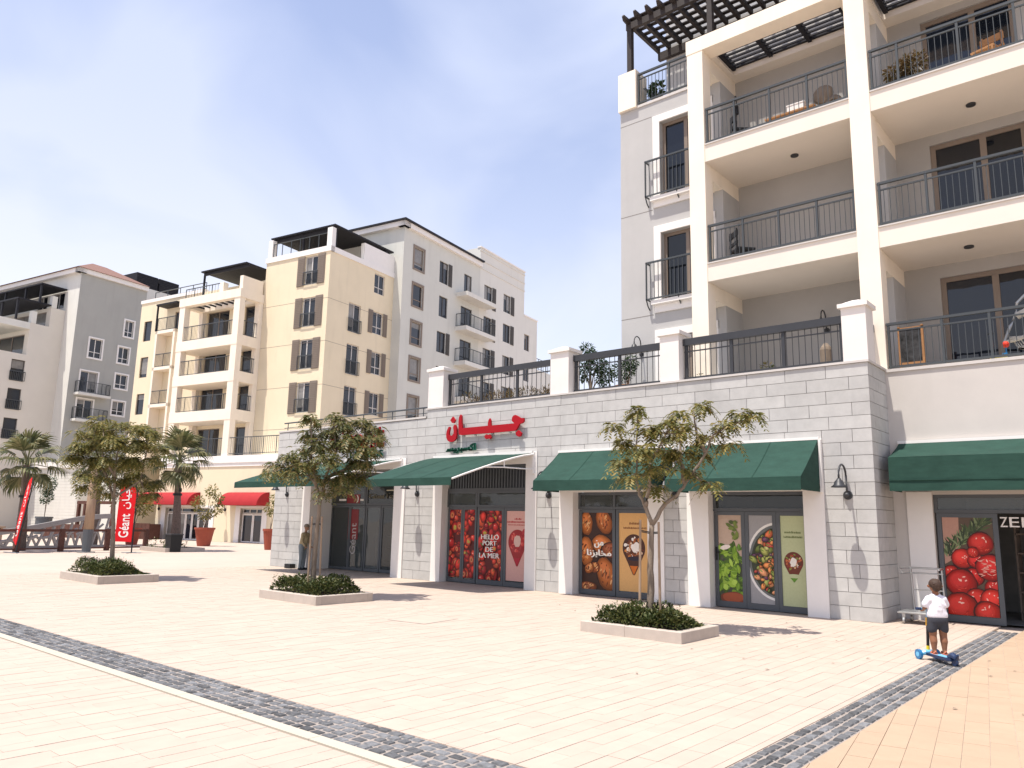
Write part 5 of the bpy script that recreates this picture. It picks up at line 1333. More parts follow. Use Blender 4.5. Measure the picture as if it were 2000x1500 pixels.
# ------------------------------------------------------------------ child on a scooter
sc = root('kick_scooter', 'blue three-wheeled kick scooter with an amber and black handlebar stem under the child', 'scooter', (-2.42, 11.1, 0))
hd = Vector((-.74, .67, 0)); sd = Vector((-.67, -.74, 0)); O = Vector((-2.395, 11.06, 0))
def sp(a, l, z): return O+hd*a+sd*l+Vector((0, 0, z))
b = MB(); dk = [(-.26, .045), (-.2, .065), (.0, .07), (.16, .06), (.22, .04)]
pts = [sp(a, -w_, .075) for a, w_ in dk]+[sp(a, w_, .075) for a, w_ in reversed(dk)]; n_ = len(pts)
b.faces([(p.x, p.y, .055) for p in pts]+[(p.x, p.y, .085) for p in pts], [tuple(range(n_-1, -1, -1)), tuple(range(n_, 2*n_))]+[(i, (i+1) % n_, n_+(i+1) % n_, n_+i) for i in range(n_)])
b.build('deck', K['navy'], sc)
b = MB(); q = [sp(-.19, -.05, .0865), sp(.1, -.055, .0865), sp(.1, .055, .0865), sp(-.19, .05, .0865)]; b.face(q); b.build('grip_pad', K['lightblue'], sc)
for a, l in ((.22, -.12), (.22, .12)):
    b = MB(); b.tube([sp(a, l-.018, .06), sp(a, l+.018, .06)], .06, 16); w_ = b.build('wheel', K['blue'], sc)
    b = MB(); b.tube([sp(a, l-.021, .06), sp(a, l+.021, .06)], .03, 12); b.build('hub', K['lightblue'], w_)
b = MB(); b.tube([sp(-.28, -.015, .045), sp(-.28, .015, .045)], .045, 14); b.build('wheel', K['navy'], sc)
b = MB(); b.tube([sp(-.18, 0, .09), sp(-.25, 0, .115), sp(-.31, 0, .10), sp(-.34, 0, .14)], [.03, .042, .035, .012], 8); b.build('brake', K['navy'], sc)
b = MB(); b.tube([sp(.22, -.13, .06), sp(.2, -.05, .085), sp(.2, .05, .085), sp(.22, .13, .06)], [.02, .034, .034, .02], 8); b.build('front_axle', K['lightblue'], sc)
st0, st1 = sp(.21, 0, .08), sp(.165, 0, .62)
for u0, u1, mk, r_ in ((0, .16, 'yellowp', .020), (.16, .62, 'black', .018), (.62, .80, 'amber', .024), (.80, 1.0, 'lightblue', .016)):
    b = MB(); b.tube([st0.lerp(st1, u0), st0.lerp(st1, u1)], r_, 8); b.build('stem', K[mk], sc)
b = MB(); b.tube([st1-sd*.14, st1+sd*.14], .013, 8); hb = b.build('handlebar', K['lightblue'], sc)
for k in (-1, 1):
    b = MB(); b.tube([st1+sd*.09*k, st1+sd*.155*k], .018, 8); b.build('grip', K['navy'], hb)

def figure(name, label, base, rz, J, mats, H, hat=None, voxel=.010):
    """J: joints in the figure's own frame (x right, y forward, z up)"""
    t = root(name, label, 'person', (0, 0, 0)); t.location = base; t.rotation_euler = (0, 0, rz)
    return t
ch = root('person', 'small child in white t-shirt and dark shorts standing on a blue scooter', 'person', (0, 0, 0))
fa = math.atan2(.82, -.57)-pi/2           # facing away, turned a little left
ch.location = (-2.405, 11.14, 0); ch.rotation_euler = (0, 0, fa)
V = Vector
caps = [  # legs, trunk, neck, head, arms in one skin (x right, y forward, z up)
 ((-.058, -.01, .50), (-.064, .005, .31), .056, .045), ((-.064, .005, .31), (-.066, -.012, .235), .043, .044), ((-.066, -.012, .235), (-.066, -.015, .125), .042, .025),
 ((.050, -.01, .50), (.058, .0, .31), .056, .045), ((.058, .0, .31), (.056, -.015, .235), .043, .044), ((.056, -.015, .235), (.052, -.02, .125), .042, .025),
 ((-.066, -.03, .112), (-.070, .06, .103), .022, .017), ((.052, -.035, .112), (.052, .055, .103), .022, .017),
 ((0, 0, .52), (0, .0, .66), .085, .082), ((-.055, 0, .74), (.055, 0, .74), .055, .055), ((0, -.005, .76), (0, .0, .84), .045, .036),
 ((0, -.012, .908), (0, .016, .920), .071, .069), ((0, .03, .885), (0, .045, .88), .055, .045), ((0, .085, .905), (0, .102, .90), .014, .012),
 ((-.078, .0, .900), (-.084, -.004, .910), .013, .015), ((.078, .0, .900), (.084, -.004, .910), .013, .015),
 ((-.092, -.005, .745), (-.135, .01, .640), .031, .026), ((-.135, .01, .640), (-.120, .13, .600), .025, .018),
 ((.092, -.005, .745), (.122, .04, .645), .031, .026), ((.122, .04, .645), (.085, .13, .605), .025, .018),
]
def hand(c, dx, dy, caps, s=1.0):
    """palm, four bent fingers closing on a bar, thumb from the side"""
    c = V(c); f = V((dx, dy, 0)).normalized(); sd_ = V((f.y, -f.x, 0))
    caps.append((c, c+f*.022*s, .017*s, .016*s))
    for i, l in enumerate((.018, .022, .021, .016)):
        k = c+f*.034*s+sd_*(i-1.5)*.0095*s+V((0, 0, .006)); caps.append((k, k+f*l*.6*s-V((0, 0, .006*s)), .0062*s, .0058*s)); e = k+f*l*.6*s-V((0, 0, .006*s)); caps.append((e, e-V((0, 0, l*s))-f*.006*s, .0058*s, .005*s))
    k = c+sd_*.016*s; caps.append((k, k+f*.016*s+sd_*.010*s-V((0, 0, .012*s)), .0068*s, .0056*s))
hand((-.122, .125, .598), .25, 1, caps); hand((.082, .135, .603), -.25, 1, caps)
fused('body', caps, K['skin'], ch, .0068, 4)
hc = [((0, -.018, .925), (0, .006, .932), .076, .071), ((0, -.036, .897), (0, -.026, .915), .058, .065)]
rh = random.Random(77)
for _ in range(150):
    th, ph = rh.uniform(0, 2*pi), rh.uniform(-.25, 1.4); d_ = V((cos(th)*cos(ph), sin(th)*cos(ph), sin(ph))); c_ = V((0, -.012, .924))+d_*.071
    if d_.y > .35 and d_.z < .35: continue
    tg_ = V((-sin(th)+rh.uniform(-.6, .6), cos(th)+rh.uniform(-.6, .6), rh.uniform(-.9, .1))).normalized(); hc.append((c_, c_+tg_*.022, .0085, .005))
o = fused('hair', hc, K['hair'], ch, .0055, 1)
sc_ = [((-.028, -.004, .575), (-.022, -.002, .64), .090, .084), ((.028, -.004, .575), (.022, -.002, .64), .090, .084), ((0, -.002, .62), (0, -.004, .72), .098, .086), ((-.064, -.004, .742), (.064, -.004, .742), .058, .058), ((-.03, -.002, .775), (.03, -.002, .775), .045, .045), ((-.088, -.003, .748), (-.126, .006, .682), .045, .047), ((.088, -.003, .748), (.120, .022, .686), .045, .047), ((-.038, -.008, .560), (.038, -.008, .560), .086, .086)]
rh = random.Random(5)
for _ in range(26):      # soft folds
    x = rh.uniform(-.085, .085); z = rh.uniform(.60, .72); y = -.086+rh.uniform(-.004, .004)+abs(x)*.35; sc_.append(((x, y, z), (x+rh.uniform(-.03, .03), y, z-rh.uniform(.03, .07)), .010, .006))
fused('t_shirt', sc_, K['shirt'], ch, .0085, 3)
sh = [((-.034, -.006, .50), (.034, -.006, .50), .090, .090), ((-.062, -.008, .47), (-.072, -.002, .385), .066, .060), ((.056, -.008, .47), (.066, -.004, .385), .066, .060)]
fused('shorts', sh, K['shorts'], ch, .012, 4)
for x in (-.068, .052):
    b = MB(); b.tube([(x, -.06, .094), (x, .0, .093), (x, .075, .093)], [.024, .027, .022], 8); b.v = [(p[0], p[1], .088+(p[2]-.093)*.28) for p in b.v]; s_ = b.build('sandal', K['sandal'], ch)
    b = MB(); b.tube([(x-.028, .025, .094), (x, .025, .122), (x+.028, .025, .094)], .009, 6); b.tube([(x-.024, -.035, .094), (x, -.062, .125), (x+.024, -.035, .094)], .007, 6); b.build('strap', K['sandal'], s_)

# man at the entrance, woman inside the doors
def adult(loc, rz, label, top, trousers, skin, H=1.4, bend=0.0, hat=False, hairm='hair'):
    t = root('person', label, 'person', (0, 0, 0)); t.location = loc; t.rotation_euler = (0, 0, rz); k = H/1.75
    S = lambda *p: V(p)*k
    f = bend
    cp = [(S(-.10, 0, .88), S(-.105, .02, .50), .085*k, .058*k), (S(-.105, .02, .50), S(-.11, -.01, .09), .055*k, .036*k), (S(.10, 0, .88), S(.105, .02, .50), .085*k, .058*k), (S(.105, .02, .50), S(.11, -.01, .09), .055*k, .036*k),
          (S(-.11, -.03, .05), S(-.115, .13, .035), .042*k, .034*k), (S(.11, -.03, .05), S(.115, .13, .035), .042*k, .034*k),
          (S(0, 0, .95), S(0, f*.5, 1.2), .135*k, .14*k), (S(-.12, f*.8, 1.36), S(.12, f*.8, 1.36), .075*k, .075*k), (S(0, f*.85, 1.40), S(0, f*1.05, 1.54), .06*k, .052*k),
          (S(0, f*1.15, 1.63), S(0, f*1.15+.02, 1.66), .092*k, .09*k), (S(0, f*1.15+.05, 1.575), S(0, f*1.15+.06, 1.575), .055*k, .05*k), (S(0, f*1.15+.10, 1.615), S(0, f*1.15+.118, 1.61), .014*k, .013*k), (S(-.095, f*1.15, 1.61), S(-.10, f*1.15, 1.62), .016*k, .018*k), (S(.095, f*1.15, 1.61), S(.10, f*1.15, 1.62), .016*k, .018*k),
          (S(-.19, f*.8, 1.36), S(-.24, f*.8+.02, 1.08), .05*k, .04*k), (S(-.24, f*.8+.02, 1.08), S(-.19, f*.8+.16, .90), .038*k, .028*k), (S(.19, f*.8, 1.36), S(.24, f*.8+.02, 1.08), .05*k, .04*k), (S(.24, f*.8+.02, 1.08), S(.19, f*.8+.16, .90), .038*k, .028*k)]
    hand(S(-.185, f*.8+.18, .87), 0, 1, cp, 1.6*k); hand(S(.185, f*.8+.18, .87), 0, 1, cp, 1.6*k)
    fused('body', cp, K[skin], t, .013, 3)
    fused('jacket', [(S(0, 0, .90), S(0, f*.5, 1.2), .165*k, .165*k), (S(-.13, f*.8, 1.35), S(.13, f*.8, 1.35), .10*k, .10*k), (S(-.19, f*.8, 1.36), S(-.24, f*.8+.02, 1.08), .07*k, .058*k), (S(-.24, f*.8+.02, 1.08), S(-.20, f*.8+.13, .94), .056*k, .046*k), (S(.19, f*.8, 1.36), S(.24, f*.8+.02, 1.08), .07*k, .058*k), (S(.24, f*.8+.02, 1.08), S(.20, f*.8+.13, .94), .056*k, .046*k)], K[top], t, .016, 4)
    fused('trousers', [(S(-.06, 0, .90), S(.06, 0, .90), .145*k, .145*k), (S(-.10, 0, .86), S(-.108, .02, .50), .11*k, .085*k), (S(-.108, .02, .50), S(-.11, -.01, .10), .08*k, .065*k), (S(.10, 0, .86), S(.108, .02, .50), .11*k, .085*k), (S(.108, .02, .50), S(.11, -.01, .10), .08*k, .065*k)], K[trousers], t, .016, 4)
    for x in (-.11, .11):
        fused('shoe', [(S(x, -.04, .05), S(x*1.04, .15, .04), .052*k, .042*k)], K['black'], t, .014, 2)
    if hat:
        b = MB(); c_ = S(0, f*1.15, 1.66); b.lathe(tuple(c_), [(.105*k, -.01), (.108*k, .03), (.08*k, .075), (0, .092)], 16); hat_ = b.build('cap', K['bark'], t, smooth=True)
        b = MB(); b.tube([tuple(c_+V((0, .06, .0))), tuple(c_+V((0, .17, -.012)))], [.075*k, .06*k], 10); b.v = [(p[0], p[1], c_.z+(p[2]-c_.z)*.15) for p in b.v]; b.build('peak', K['bark'], hat_)
    else: fused('hair', [(S(0, f*1.15-.02, 1.67), S(0, f*1.15+.01, 1.69), .10*k, .096*k), (S(0, f*1.15-.05, 1.60), S(0, f*1.15-.06, 1.46), .085*k, .07*k)], K[hairm], t, .014, 3)
    return t
adult((-20.72, 14.45, 0), -1.2, 'man in olive jacket and cap standing at the left side of the entrance', 'olive', 'jeans', 'skin2', H=1.38, bend=.10, hat=True)
adult((-19.05, 16.1, .012), 0.3, 'person in black top and brown trousers just inside the glass entrance door', 'darktop', 'browntr', 'skin2', H=1.38)

# ------------------------------------------------------------------ platform trolley by the stone corner
tr_ = root('platform_trolley', 'galvanised platform trolley with a tall rail frame standing by the stone corner', 'trolley', (-3.5, 15.2, 0))
x0, x1, y0, y1 = -3.84, -3.22, 14.98, 15.60
b = MB(); b.box(x0, x1, y0, y1, .185, .205); b.build('platform', K['steel'], tr_)
b = MB(); b.tube([(x0, y0, .19), (x1, y0, .19), (x1, y1, .19), (x0, y1, .19), (x0, y0, .19)], .016, 6); b.build('base_frame', K['steel'], tr_)
b = MB()
for (x, y) in ((x0+.12, y1), (x1, y1)): b.tube([(x, y, .2), (x-.02, y, .93)], .016, 6)
b.tube([(x0+.0, y0+.2, .93), (x0+.08, y1, .93), (x1, y1, .93), (x1+.02, y0+.2, .93)], .017, 6); b.tube([(x0+.02, y0+.2, .84), (x0+.09, y1, .84), (x1, y1, .84)], .013, 6); b.tube([(x0+.1, y1, .55), (x1, y1, .55)], .012, 6)
b.tube([(x0, y0+.2, .93), (x0+.05, y0+.25, .84)], .012, 6)
b.build('rail_frame', K['steel'], tr_)
for x, y in ((x0+.08, y0+.05), (x1-.08, y0+.05), (x0+.08, y1-.05), (x1-.08, y1-.05)):
    b = MB(); b.box(x-.025, x+.025, y-.03, y+.03, .11, .185); c_ = b.build('caster', K['steel'], tr_)
    b = MB(); b.tube([(x-.015, y, .06), (x+.015, y, .06)], .06, 14); b.build('wheel', K['steel'], c_)

t = root('floor_light', 'small black light box at the foot of the leftmost stone pier', 'light', (-21.6, 14.6, 0))
b = MB(); b.box(-21.72, -21.42, 14.5, 14.7, 0, .13); b.build('housing', K['black'], t)
b = MB(); b.box(-21.70, -21.44, 14.52, 14.68, .131, .138); b.build('lens', K['frame_grey'], t)
# ------------------------------------------------------------------ pale yellow apartment block (all in its own turned frame)
yb = root('apartment_building', 'pale yellow apartment block with taupe shutters and a cream balcony tower', 'building', (-40, 34.8, 0), left=True)
FY = FRONT(34.8); SY = SIDE(-34.17)
fw = [(-36.36, -35.22, z, z+h) for z, h in ((16.45, 1.95), (13.64, 1.96), (10.86, 1.96), (8.06, 1.96))]
wing = [(-52.85, -51.95, z, z+1.55) for z in (14.36, 11.58, 8.80, 6.05)]
tb = []
for z, h_ in ((13.25, 2.45), (10.85, 2.1), (8.35, 1.85), (5.35, 2.05)): tb += [(-45.6, -43.35, z, z+h_), (-42.95, -42.2, z, z+h_), (-41.75, -40.55, z, z+h_)]
lg = [(-49.3, -48.5, z, z+1.35) for z in (14.9, 12.2, 9.5, 6.8)]
b = MB()
b.wall(FY, -40.0, -34.17, 5.2, 18.5, fw, .2)
b.wall(FY, -53.4, -40.0, 5.2, 17.35, wing+[t_ for t_ in tb]+lg, .2)
sw = [(39.15, 40.22, 16.9, 18.3), (39.15, 40.22, 14.05, 15.6), (39.22, 40.26, 11.25, 12.8), (39.22, 40.25, 8.45, 9.98)]
sf = [(36.77, 37.93, 13.65, 15.6), (36.78, 37.95, 10.82, 12.84), (36.77, 37.94, 8.1, 10.05)]
b.wall(SY, 34.8, 41.2, 5.2, 18.5, sw+sf, .2)
b.face([(-40, 34.8, 18.5), (-34.17, 34.8, 18.5), (-34.17, 44, 18.5), (-40, 44, 18.5)]); b.face([(-53.4, 34.8, 17.35), (-40, 34.8, 17.35), (-40, 44, 17.35), (-53.4, 44, 17.35)])
b.wall(Face(-40.0, 0, 0, 1, -1, 0), 34.8, 44, 17.3, 18.5, [], .1); b.wall(Face(-53.4, 0, 0, 1, -1, 0), 34.8, 44, 0, 17.35, [], .1)
b.build('wall', K['yellow'], yb)
for z in (15.4, 12.6, 9.8, 7.1):
    b = MB(); b.fbox(FY, -40.0, -34.165, -.01, .004, z-.02, z); b.fbox(SY, 34.8, 41.2, -.01, .004, z-.02, z); b.build('joint_line', K['shutter'], yb)
for w_ in fw: window(yb, FY, *w_, mull=(.5,), fm='frame_light', t=.07, shut='shutter', shutw=.62, juliet=True)
for w_ in wing: window(yb, FY, *w_, mull=(), fm='shutter_dark')
for w_ in tb: window(yb, FY, *w_, mull=(.5,) if w_[1]-w_[0] > 1.5 else (), fm='frame_brown', name='balcony_door', blinds=False)
for w_ in lg: window(yb, FY, *w_, mull=(), fm='frame_brown', name='balcony_door')
for i, w_ in enumerate(sw): window(yb, SY, *w_, mull=(.5,), trans=.32, fm='frame_light', shut='shutter' if i else None, shutw=.42)
for w_ in sf: window(yb, SY, *w_, mull=(.5,), fm='frame_light', juliet=True)
b = MB(); b.fbox(FY, -40.06, -34.11, -.3, .07, 18.5, 18.86); b.fbox(SY, 34.8, 41.2, -.3, .06, 18.5, 18.855); b.build('cornice', K['white_trim'], yb)
b = MB(); b.fbox(FY, -53.45, -46.2, -.3, .06, 17.35, 17.6); b.build('cornice', K['white_trim'], yb)
# balcony tower in front
FT = FRONT(32.87)
for x0, x1, y0, y1 in ((-46.1, -45.55, 32.87, 33.3), (-40.58, -40.02, 32.87, 33.3), (-40.4, -40.02, 34.45, 34.79), (-46.1, -45.7, 34.45, 34.79)):
    b = MB(); b.box(x0, x1, y0, y1, 5.3, 15.72); b.build('column', K['cream'], yb)
for zb, zt in ((15.70, 16.28), (12.54, 13.22), (10.12, 10.82), (7.62, 8.32)):
    b = MB()
    if zt > 16:
        b.box(-46.15, -39.97, 32.83, 33.25, zb, zt); b.box(-46.15, -45.65, 33.25, 34.79, zb, zt); b.box(-40.45, -39.97, 33.25, 34.79, zb, zt); b.box(-45.65, -40.45, 34.4, 34.79, zb, zt)
    else: b.box(-46.12, -40.0, 32.85, 34.79, zb, zt)
    b.build('balcony_slab', K['cream'], yb)
b = MB()
for i in range(9): b.box(-45.6+i*.6, -45.5+i*.6, 33.25, 34.4, 15.9, 16.0)
b.build('louvre_frame', K['pergola_dark'], yb)
for z in (13.22, 10.82, 8.32):
    far_railing(yb, [(-46.0, 32.95), (-40.1, 32.95), (-40.1, 34.7)], z, z+1.0, post=1.2, bal=.14)
far_railing(yb, [(-46.0, 33.0), (-35.2, 33.0)], 5.38, 6.45, post=1.1, bal=.16)
# narrow loggia column left of the tower
b = MB()
for z in (5.4, 6.62, 9.30, 12.0, 14.7): b.box(-50.2, -48.0, 34.0, 34.79, z-.22, z)
b.box(-50.2, -50.0, 34.0, 34.79, 5.3, 14.7); b.box(-48.2, -48.0, 34.0, 34.79, 5.3, 14.7); b.build('loggia_frame', K['cream'], yb)
for z in (6.62, 9.30, 12.0, 14.7): far_railing(yb, [(-50.1, 34.05), (-48.1, 34.05)], z, z+.95, post=1.0, bal=.14)
b = MB(); b.box(-50.3, -48.0, 33.9, 34.79, 16.6, 16.72); b.box(-50.25, -50.15, 33.95, 34.05, 14.7, 16.6); b.build('canopy', K['pergola_dark'], yb)
# roof terrace of the main block
for x0, x1, y0, y1, z1 in ((-40.0, -39.6, 34.85, 35.2, 20.15), (-34.6, -34.18, 34.85, 35.2, 20.15)):
    b = MB(); b.box(x0, x1, y0, y1, 18.86, z1); b.build('roof_pillar', K['white_trim'], yb)
b = MB(); b.box(-34.5, -34.18, 38.0, 41.2, 18.86, 20.1); b.build('parapet', K['white_trim'], yb)
b = MB(); b.box(-40.0, -39.7, 36.5, 44, 18.5, 19.6); b.build('parapet', K['white_trim'], yb)
b = MB(); b.box(-39.9, -35.0, 38.8, 39.0, 18.5, 20.6); b.build('penthouse_wall', K['balc_wall'], yb)
far_railing(yb, [(-39.6, 34.95), (-34.6, 34.95)], 18.86, 19.85, post=.8, bal=.8, th=.03)
pgy = root('pergola', 'dark slatted pergola on the roof corner of the pale yellow apartment block', 'pergola', (-36, 36.5, 18.86), left=True)
b = MB(); b.box(-40.0, -34.2, 35.3, 35.42, 20.12, 20.3); b.box(-40.0, -34.2, 40.3, 40.42, 20.12, 20.3); b.build('beam', K['pergola_dark'], pgy)
for x in (-34.4, -37.3, -39.9):
    b = MB(); b.box(x, x+.12, 35.3, 35.42, 18.87, 20.12); b.build('post', K['pergola_dark'], pgy)
    b = MB(); b.box(x, x+.12, 40.3, 40.42, 18.51, 20.12); b.build('post', K['pergola_dark'], pgy)
for i in range(40): piece('slat', K['pergola_dark'], pgy, -40.0+i*.148, -40.0+i*.148+.10, 35.0, 41.0, 20.3, 20.40)
pgw = root('pergola', 'dark flat pergola on the lower roof above the cream balcony tower', 'pergola', (-42, 34, 17.35), left=True)
b = MB(); b.box(-44.6, -40.06, 33.4, 33.52, 17.92, 18.1); b.box(-44.6, -40.06, 37.4, 37.5, 17.92, 18.1); b.build('beam', K['pergola_dark'], pgw)
for x, y in ((-44.55, 33.45), (-42.4, 37.42), (-44.55, 37.42)):
    b = MB(); b.box(x-.06, x+.06, y-.05, y+.05, 16.3 if y < 34 else 17.36, 17.92); b.build('post', K['pergola_dark'], pgw)
for i in range(31): piece('slat', K['pergola_dark'], pgw, -44.65+i*.147, -44.65+i*.147+.11, 33.2, 37.6, 18.1, 18.2)
b = MB(); b.box(-42.3, -41.95, 33.0, 33.4, 16.28, 17.0); b.build('parapet', K['cream'], yb)
b = MB(); b.box(-40.35, -40.05, 33.0, 34.7, 16.28, 17.2); b.build('parapet', K['cream'], yb)
far_railing(yb, [(-45.9, 33.1), (-42.3, 33.1)], 16.28, 17.0, post=.9, bal=.3)
far_railing(yb, [(-52.0, 34.9), (-46.2, 34.9)], 17.6, 18.1, post=1.2, bal=1.2)
# screen boxes on the roof far behind
rb = root('roof_screen', 'dark louvred plant screen on a white roof box behind the yellow block', 'screen', (-74, 48, 14), left=True)
b = MB(); b.box(-80, -72.05, 46.0, 54.5, 14, 24.7); b.build('roof_box', K['whiteb'], rb)
for y0, y1 in ((46.1, 48.5), (48.65, 51.0)):
    b = MB(); b.box(-75, -72.1, y0, y1, 24.7, 26.1); p_ = b.build('screen_panel', K['pergola_dark'], rb)
    for i in range(7): piece('slat', K['pergola_dark'], p_, -72.1, -72.05, y0+.02, y1-.02, 24.76+i*.19, 24.88+i*.19)
# podium of the yellow block
pod = root('shop_podium', 'pale yellow ground floor of shops with red awnings and a white cornice', 'shop', (-40, 32.87, 0), left=True)
FP = FRONT(32.87)
ph = [(-45.5, -41.15, -.1, 2.05), (-38.35, -36.45, -.1, 2.05)]
b = MB(); b.wall(FP, -46.5, -33.5, 0, 4.85, ph, .35); b.wall(SIDE(-33.5), 32.87, 42, 0, 4.85, [], .1); b.wall(Face(-46.5, 0, 0, 1, -1, 0), 32.87, 42, 0, 4.85, [], .1)
b.build('wall', K['yellow'], pod)
b = MB(); b.fbox(FP, -46.6, -33.4, -2.0, .10, 4.85, 5.3); b.fbox(FP, -46.55, -33.45, -.2, .05, 4.62, 4.85); b.build('cornice', K['white_trim'], pod)
for x0, x1, z0, z1 in ph:
    b = MB(); b.fbox(FP, x0-.42, x0, -.2, .04, 0, 2.15); b.fbox(FP, x1, x1+.42, -.2, .04, 0, 2.15); b.fbox(FP, x0-.42, x1+.42, -.2, .039, 2.06, 2.2); b.build('door_surround', K['white_trim'], pod)
    window(pod, FP, x0+.03, x1-.03, 1.74, 2.04, depth=.22, mull=(.33, .66), fm='frame_light', name='transom_window')
    n = 7 if x1-x0 > 3 else 2
    for i in range(n):
        a, c = x0+(x1-x0)*i/n, x0+(x1-x0)*(i+1)/n; window(pod, FP, a+.015, c-.015, .02, 1.71, depth=.22, mull=(), fm='white_trim', t=.07, name='door')
def red_awning(x0, x1, lb):
    t = root('awning', lb, 'awning', ((x0+x1)/2, 32.8, 2.2), left=True, group='red rounded awnings on the yellow podium')
    b = MB(); n = 10; P = []
    for i in range(n+1):
        a = pi/2*i/n
        for x in (x0, x1): P.append((x, 32.86-.95*sin(a), 2.22+.80*cos(a)))
    b.faces(P+[(p[0], p[1]+.02, p[2]-.02) for p in P], [(2*i, 2*i+1, 2*i+3, 2*i+2) for i in range(n)]+[(22+2*i+2, 22+2*i+3, 22+2*i+1, 22+2*i) for i in range(n)])
    b.build('canopy', K['red_aw'], t, smooth=True)
    for x in (x0, x1):
        b = MB(); q = [(x, 32.86, 2.22)]+[(x, 32.86-.95*sin(pi/2*i/n), 2.22+.80*cos(pi/2*i/n)) for i in range(n, -1, -1)]; b.face(q); b.build('cheek', K['red_aw'], t)
red_awning(-48.9, -46.75, 'red rounded awning farthest left, partly hidden by the tall red flag')
red_awning(-46.35, -42.2, 'long red rounded awning behind the palm trunk')
red_awning(-39.35, -35.95, 'red rounded awning just under the tip of the green awning')
def copy_lamp(p, lb):
    o = copy_tree(LM); x, y, z = p; o.location = (cos(A2)*x-sin(A2)*y, sin(A2)*x+cos(A2)*y, z); o.rotation_euler = (0, 0, A2); o['label'] = lb; o['group'] = 'gooseneck lamps on the buildings'
    o.scale = (1.25,)*3
copy_lamp((-39.75, 32.86, 1.95), 'gooseneck wall lamp on the yellow wall between two red awnings')
copy_lamp((-46.2, 32.86, 1.95), 'gooseneck wall lamp at the left end of the yellow wall')
# ------------------------------------------------------------------ grey and white blocks behind
gb = root('apartment_building', 'tall pale grey apartment block with brown framed windows, small balconies and a white wing', 'building', (-37, 46, 0), left=True)
GX = -33.4; SG = SIDE(GX)
g1 = [(42.42, 43.58, z, z+1.62) for z in (19.55, 16.77, 13.97, 11.33, 8.55)]
g2 = [(45.6, 46.75, 19.40, 21.1), (45.68, 46.78, 16.75, 18.36), (45.55, 46.7, 13.98, 15.58), (45.6, 46.75, 11.25, 12.9), (45.6, 46.75, 8.5, 10.1)]
g3 = [(48.95, 50.05, 19.45, 21.05), (48.6, 50.2, 16.35, 18.3), (48.6, 50.2, 13.6, 15.6), (48.6, 50.2, 10.8, 12.8)]
b = MB(); b.wall(SG, 41.2, 51.25, 0, 22.25, g1+g2+g3, .2); b.wall(FRONT(41.2), -44, GX, 0, 22.25, [(-37.6, -36.9, 19.3, 20.4)], .2); b.wall(Face(-44, 0, 0, 1, -1, 0), 41.2, 51.2, 0, 22.25, [], .1)
b.build('wall', K['greyb'], gb)
window(gb, FRONT(41.2), -37.6, -36.9, 19.3, 20.4, fm='frame_light', trim='white_trim')
for w_ in g1: window(gb, SG, *w_, mull=(), trans=.3, fm='frame_brown', trim='frame_brown', trimw=.13)
for i, w_ in enumerate(g2): window(gb, SG, *w_, mull=(.5,), fm='shutter_dark', shut='shutter_dark' if i != 1 else None, shutw=.45, sides=2)
for w_ in g3: window(gb, SG, *w_, mull=(.5,), fm='shutter_dark', name='balcony_door')
for z in (18.9, 16.15, 13.4, 10.6):
    b = MB(); b.fbox(SG, 47.9, 52.3, .0, 1.05, z-.05, z+.28); b.build('balcony_slab', K['whiteb'], gb)
    if z < 18: far_railing(gb, [(GX+.02, 48.0), (GX+1.0, 48.0), (GX+1.0, 52.2), (GX+.02, 52.2)], z+.28, z+1.3, post=1.1, bal=.13)
b = MB(); b.fbox(SG, 40.9, 51.25, -.4, .25, 22.25, 22.62); b.fbox(FRONT(41.2), -44.2, GX+.25, -.4, .30, 22.25, 22.618); b.build('cornice', K['white_trim'], gb)
b = MB(); z = 22.62
b.faces([(-44.4, 40.75, z), (GX+.42, 40.75, z), (GX+.42, 51.3, z), (-44.4, 51.3, z), (-38.6, 45.5, z+.9), (-38.9, 51.3, z+.9), (-44.4, 40.75, z+.12), (GX+.42, 40.75, z+.12), (GX+.42, 51.3, z+.12)],
        [(0, 1, 2, 3), (0, 1, 7, 6), (1, 2, 8, 7), (6, 7, 4), (7, 8, 5, 4)]); b.build('roof', K['pergola_dark'], gb)
w1 = [(51.95, 53.2, z, z+1.9) for z in (19.1, 16.4, 13.7, 10.9)]; w2 = [(55.08, 56.3, z, z+1.6) for z in (19.45, 16.8, 14.0, 11.3)]
b = MB(); b.wall(SG, 51.25, 58.7, 0, 23.98, w1+w2, .2); b.wall(FRONT(51.25), -40, GX, 22.3, 23.98, [], .1); b.wall(SG, 58.7, 61.2, 0, 19.95, [(58.8, 59.75, 16.8, 18.3), (58.8, 59.75, 14.0, 15.5)], .2); b.build('white_wall', K['whiteb'], gb)
for z in (23.7, 22.9, 22.2): b = MB(); b.fbox(SG, 51.2, 58.75, -.05, .05, z, z+.09); b.build('cornice', K['whiteb'], gb)
b = MB(); b.fbox(SG, 51.2, 58.75, -.3, .08, 23.98, 24.1); b.fbox(SG, 58.7, 61.25, -.3, .07, 19.95, 20.07); b.build('cornice', K['white_trim'], gb)
for w_ in w1: window(gb, SG, *w_, mull=(.5,), fm='shutter_dark', shut='shutter_dark', shutw=.55, sides=2)
for w_ in w2: window(gb, SG, *w_, mull=(.5,), fm='shutter_dark', shut='shutter_dark', shutw=.55, sides=2)
for z in (16.8, 14.0): window(gb, SG, 58.8, 59.75, z, z+1.5, mull=(.5,), fm='frame_brown')
far_railing(gb, [(GX-.3, 61.2), (GX-.3, 64.0)], 15.6, 16.6, post=.8, bal=.4)
b = MB(); b.box(-40, GX-.4, 61.2, 66, 0, 15.6); b.build('low_wing', K['whiteb'], gb)

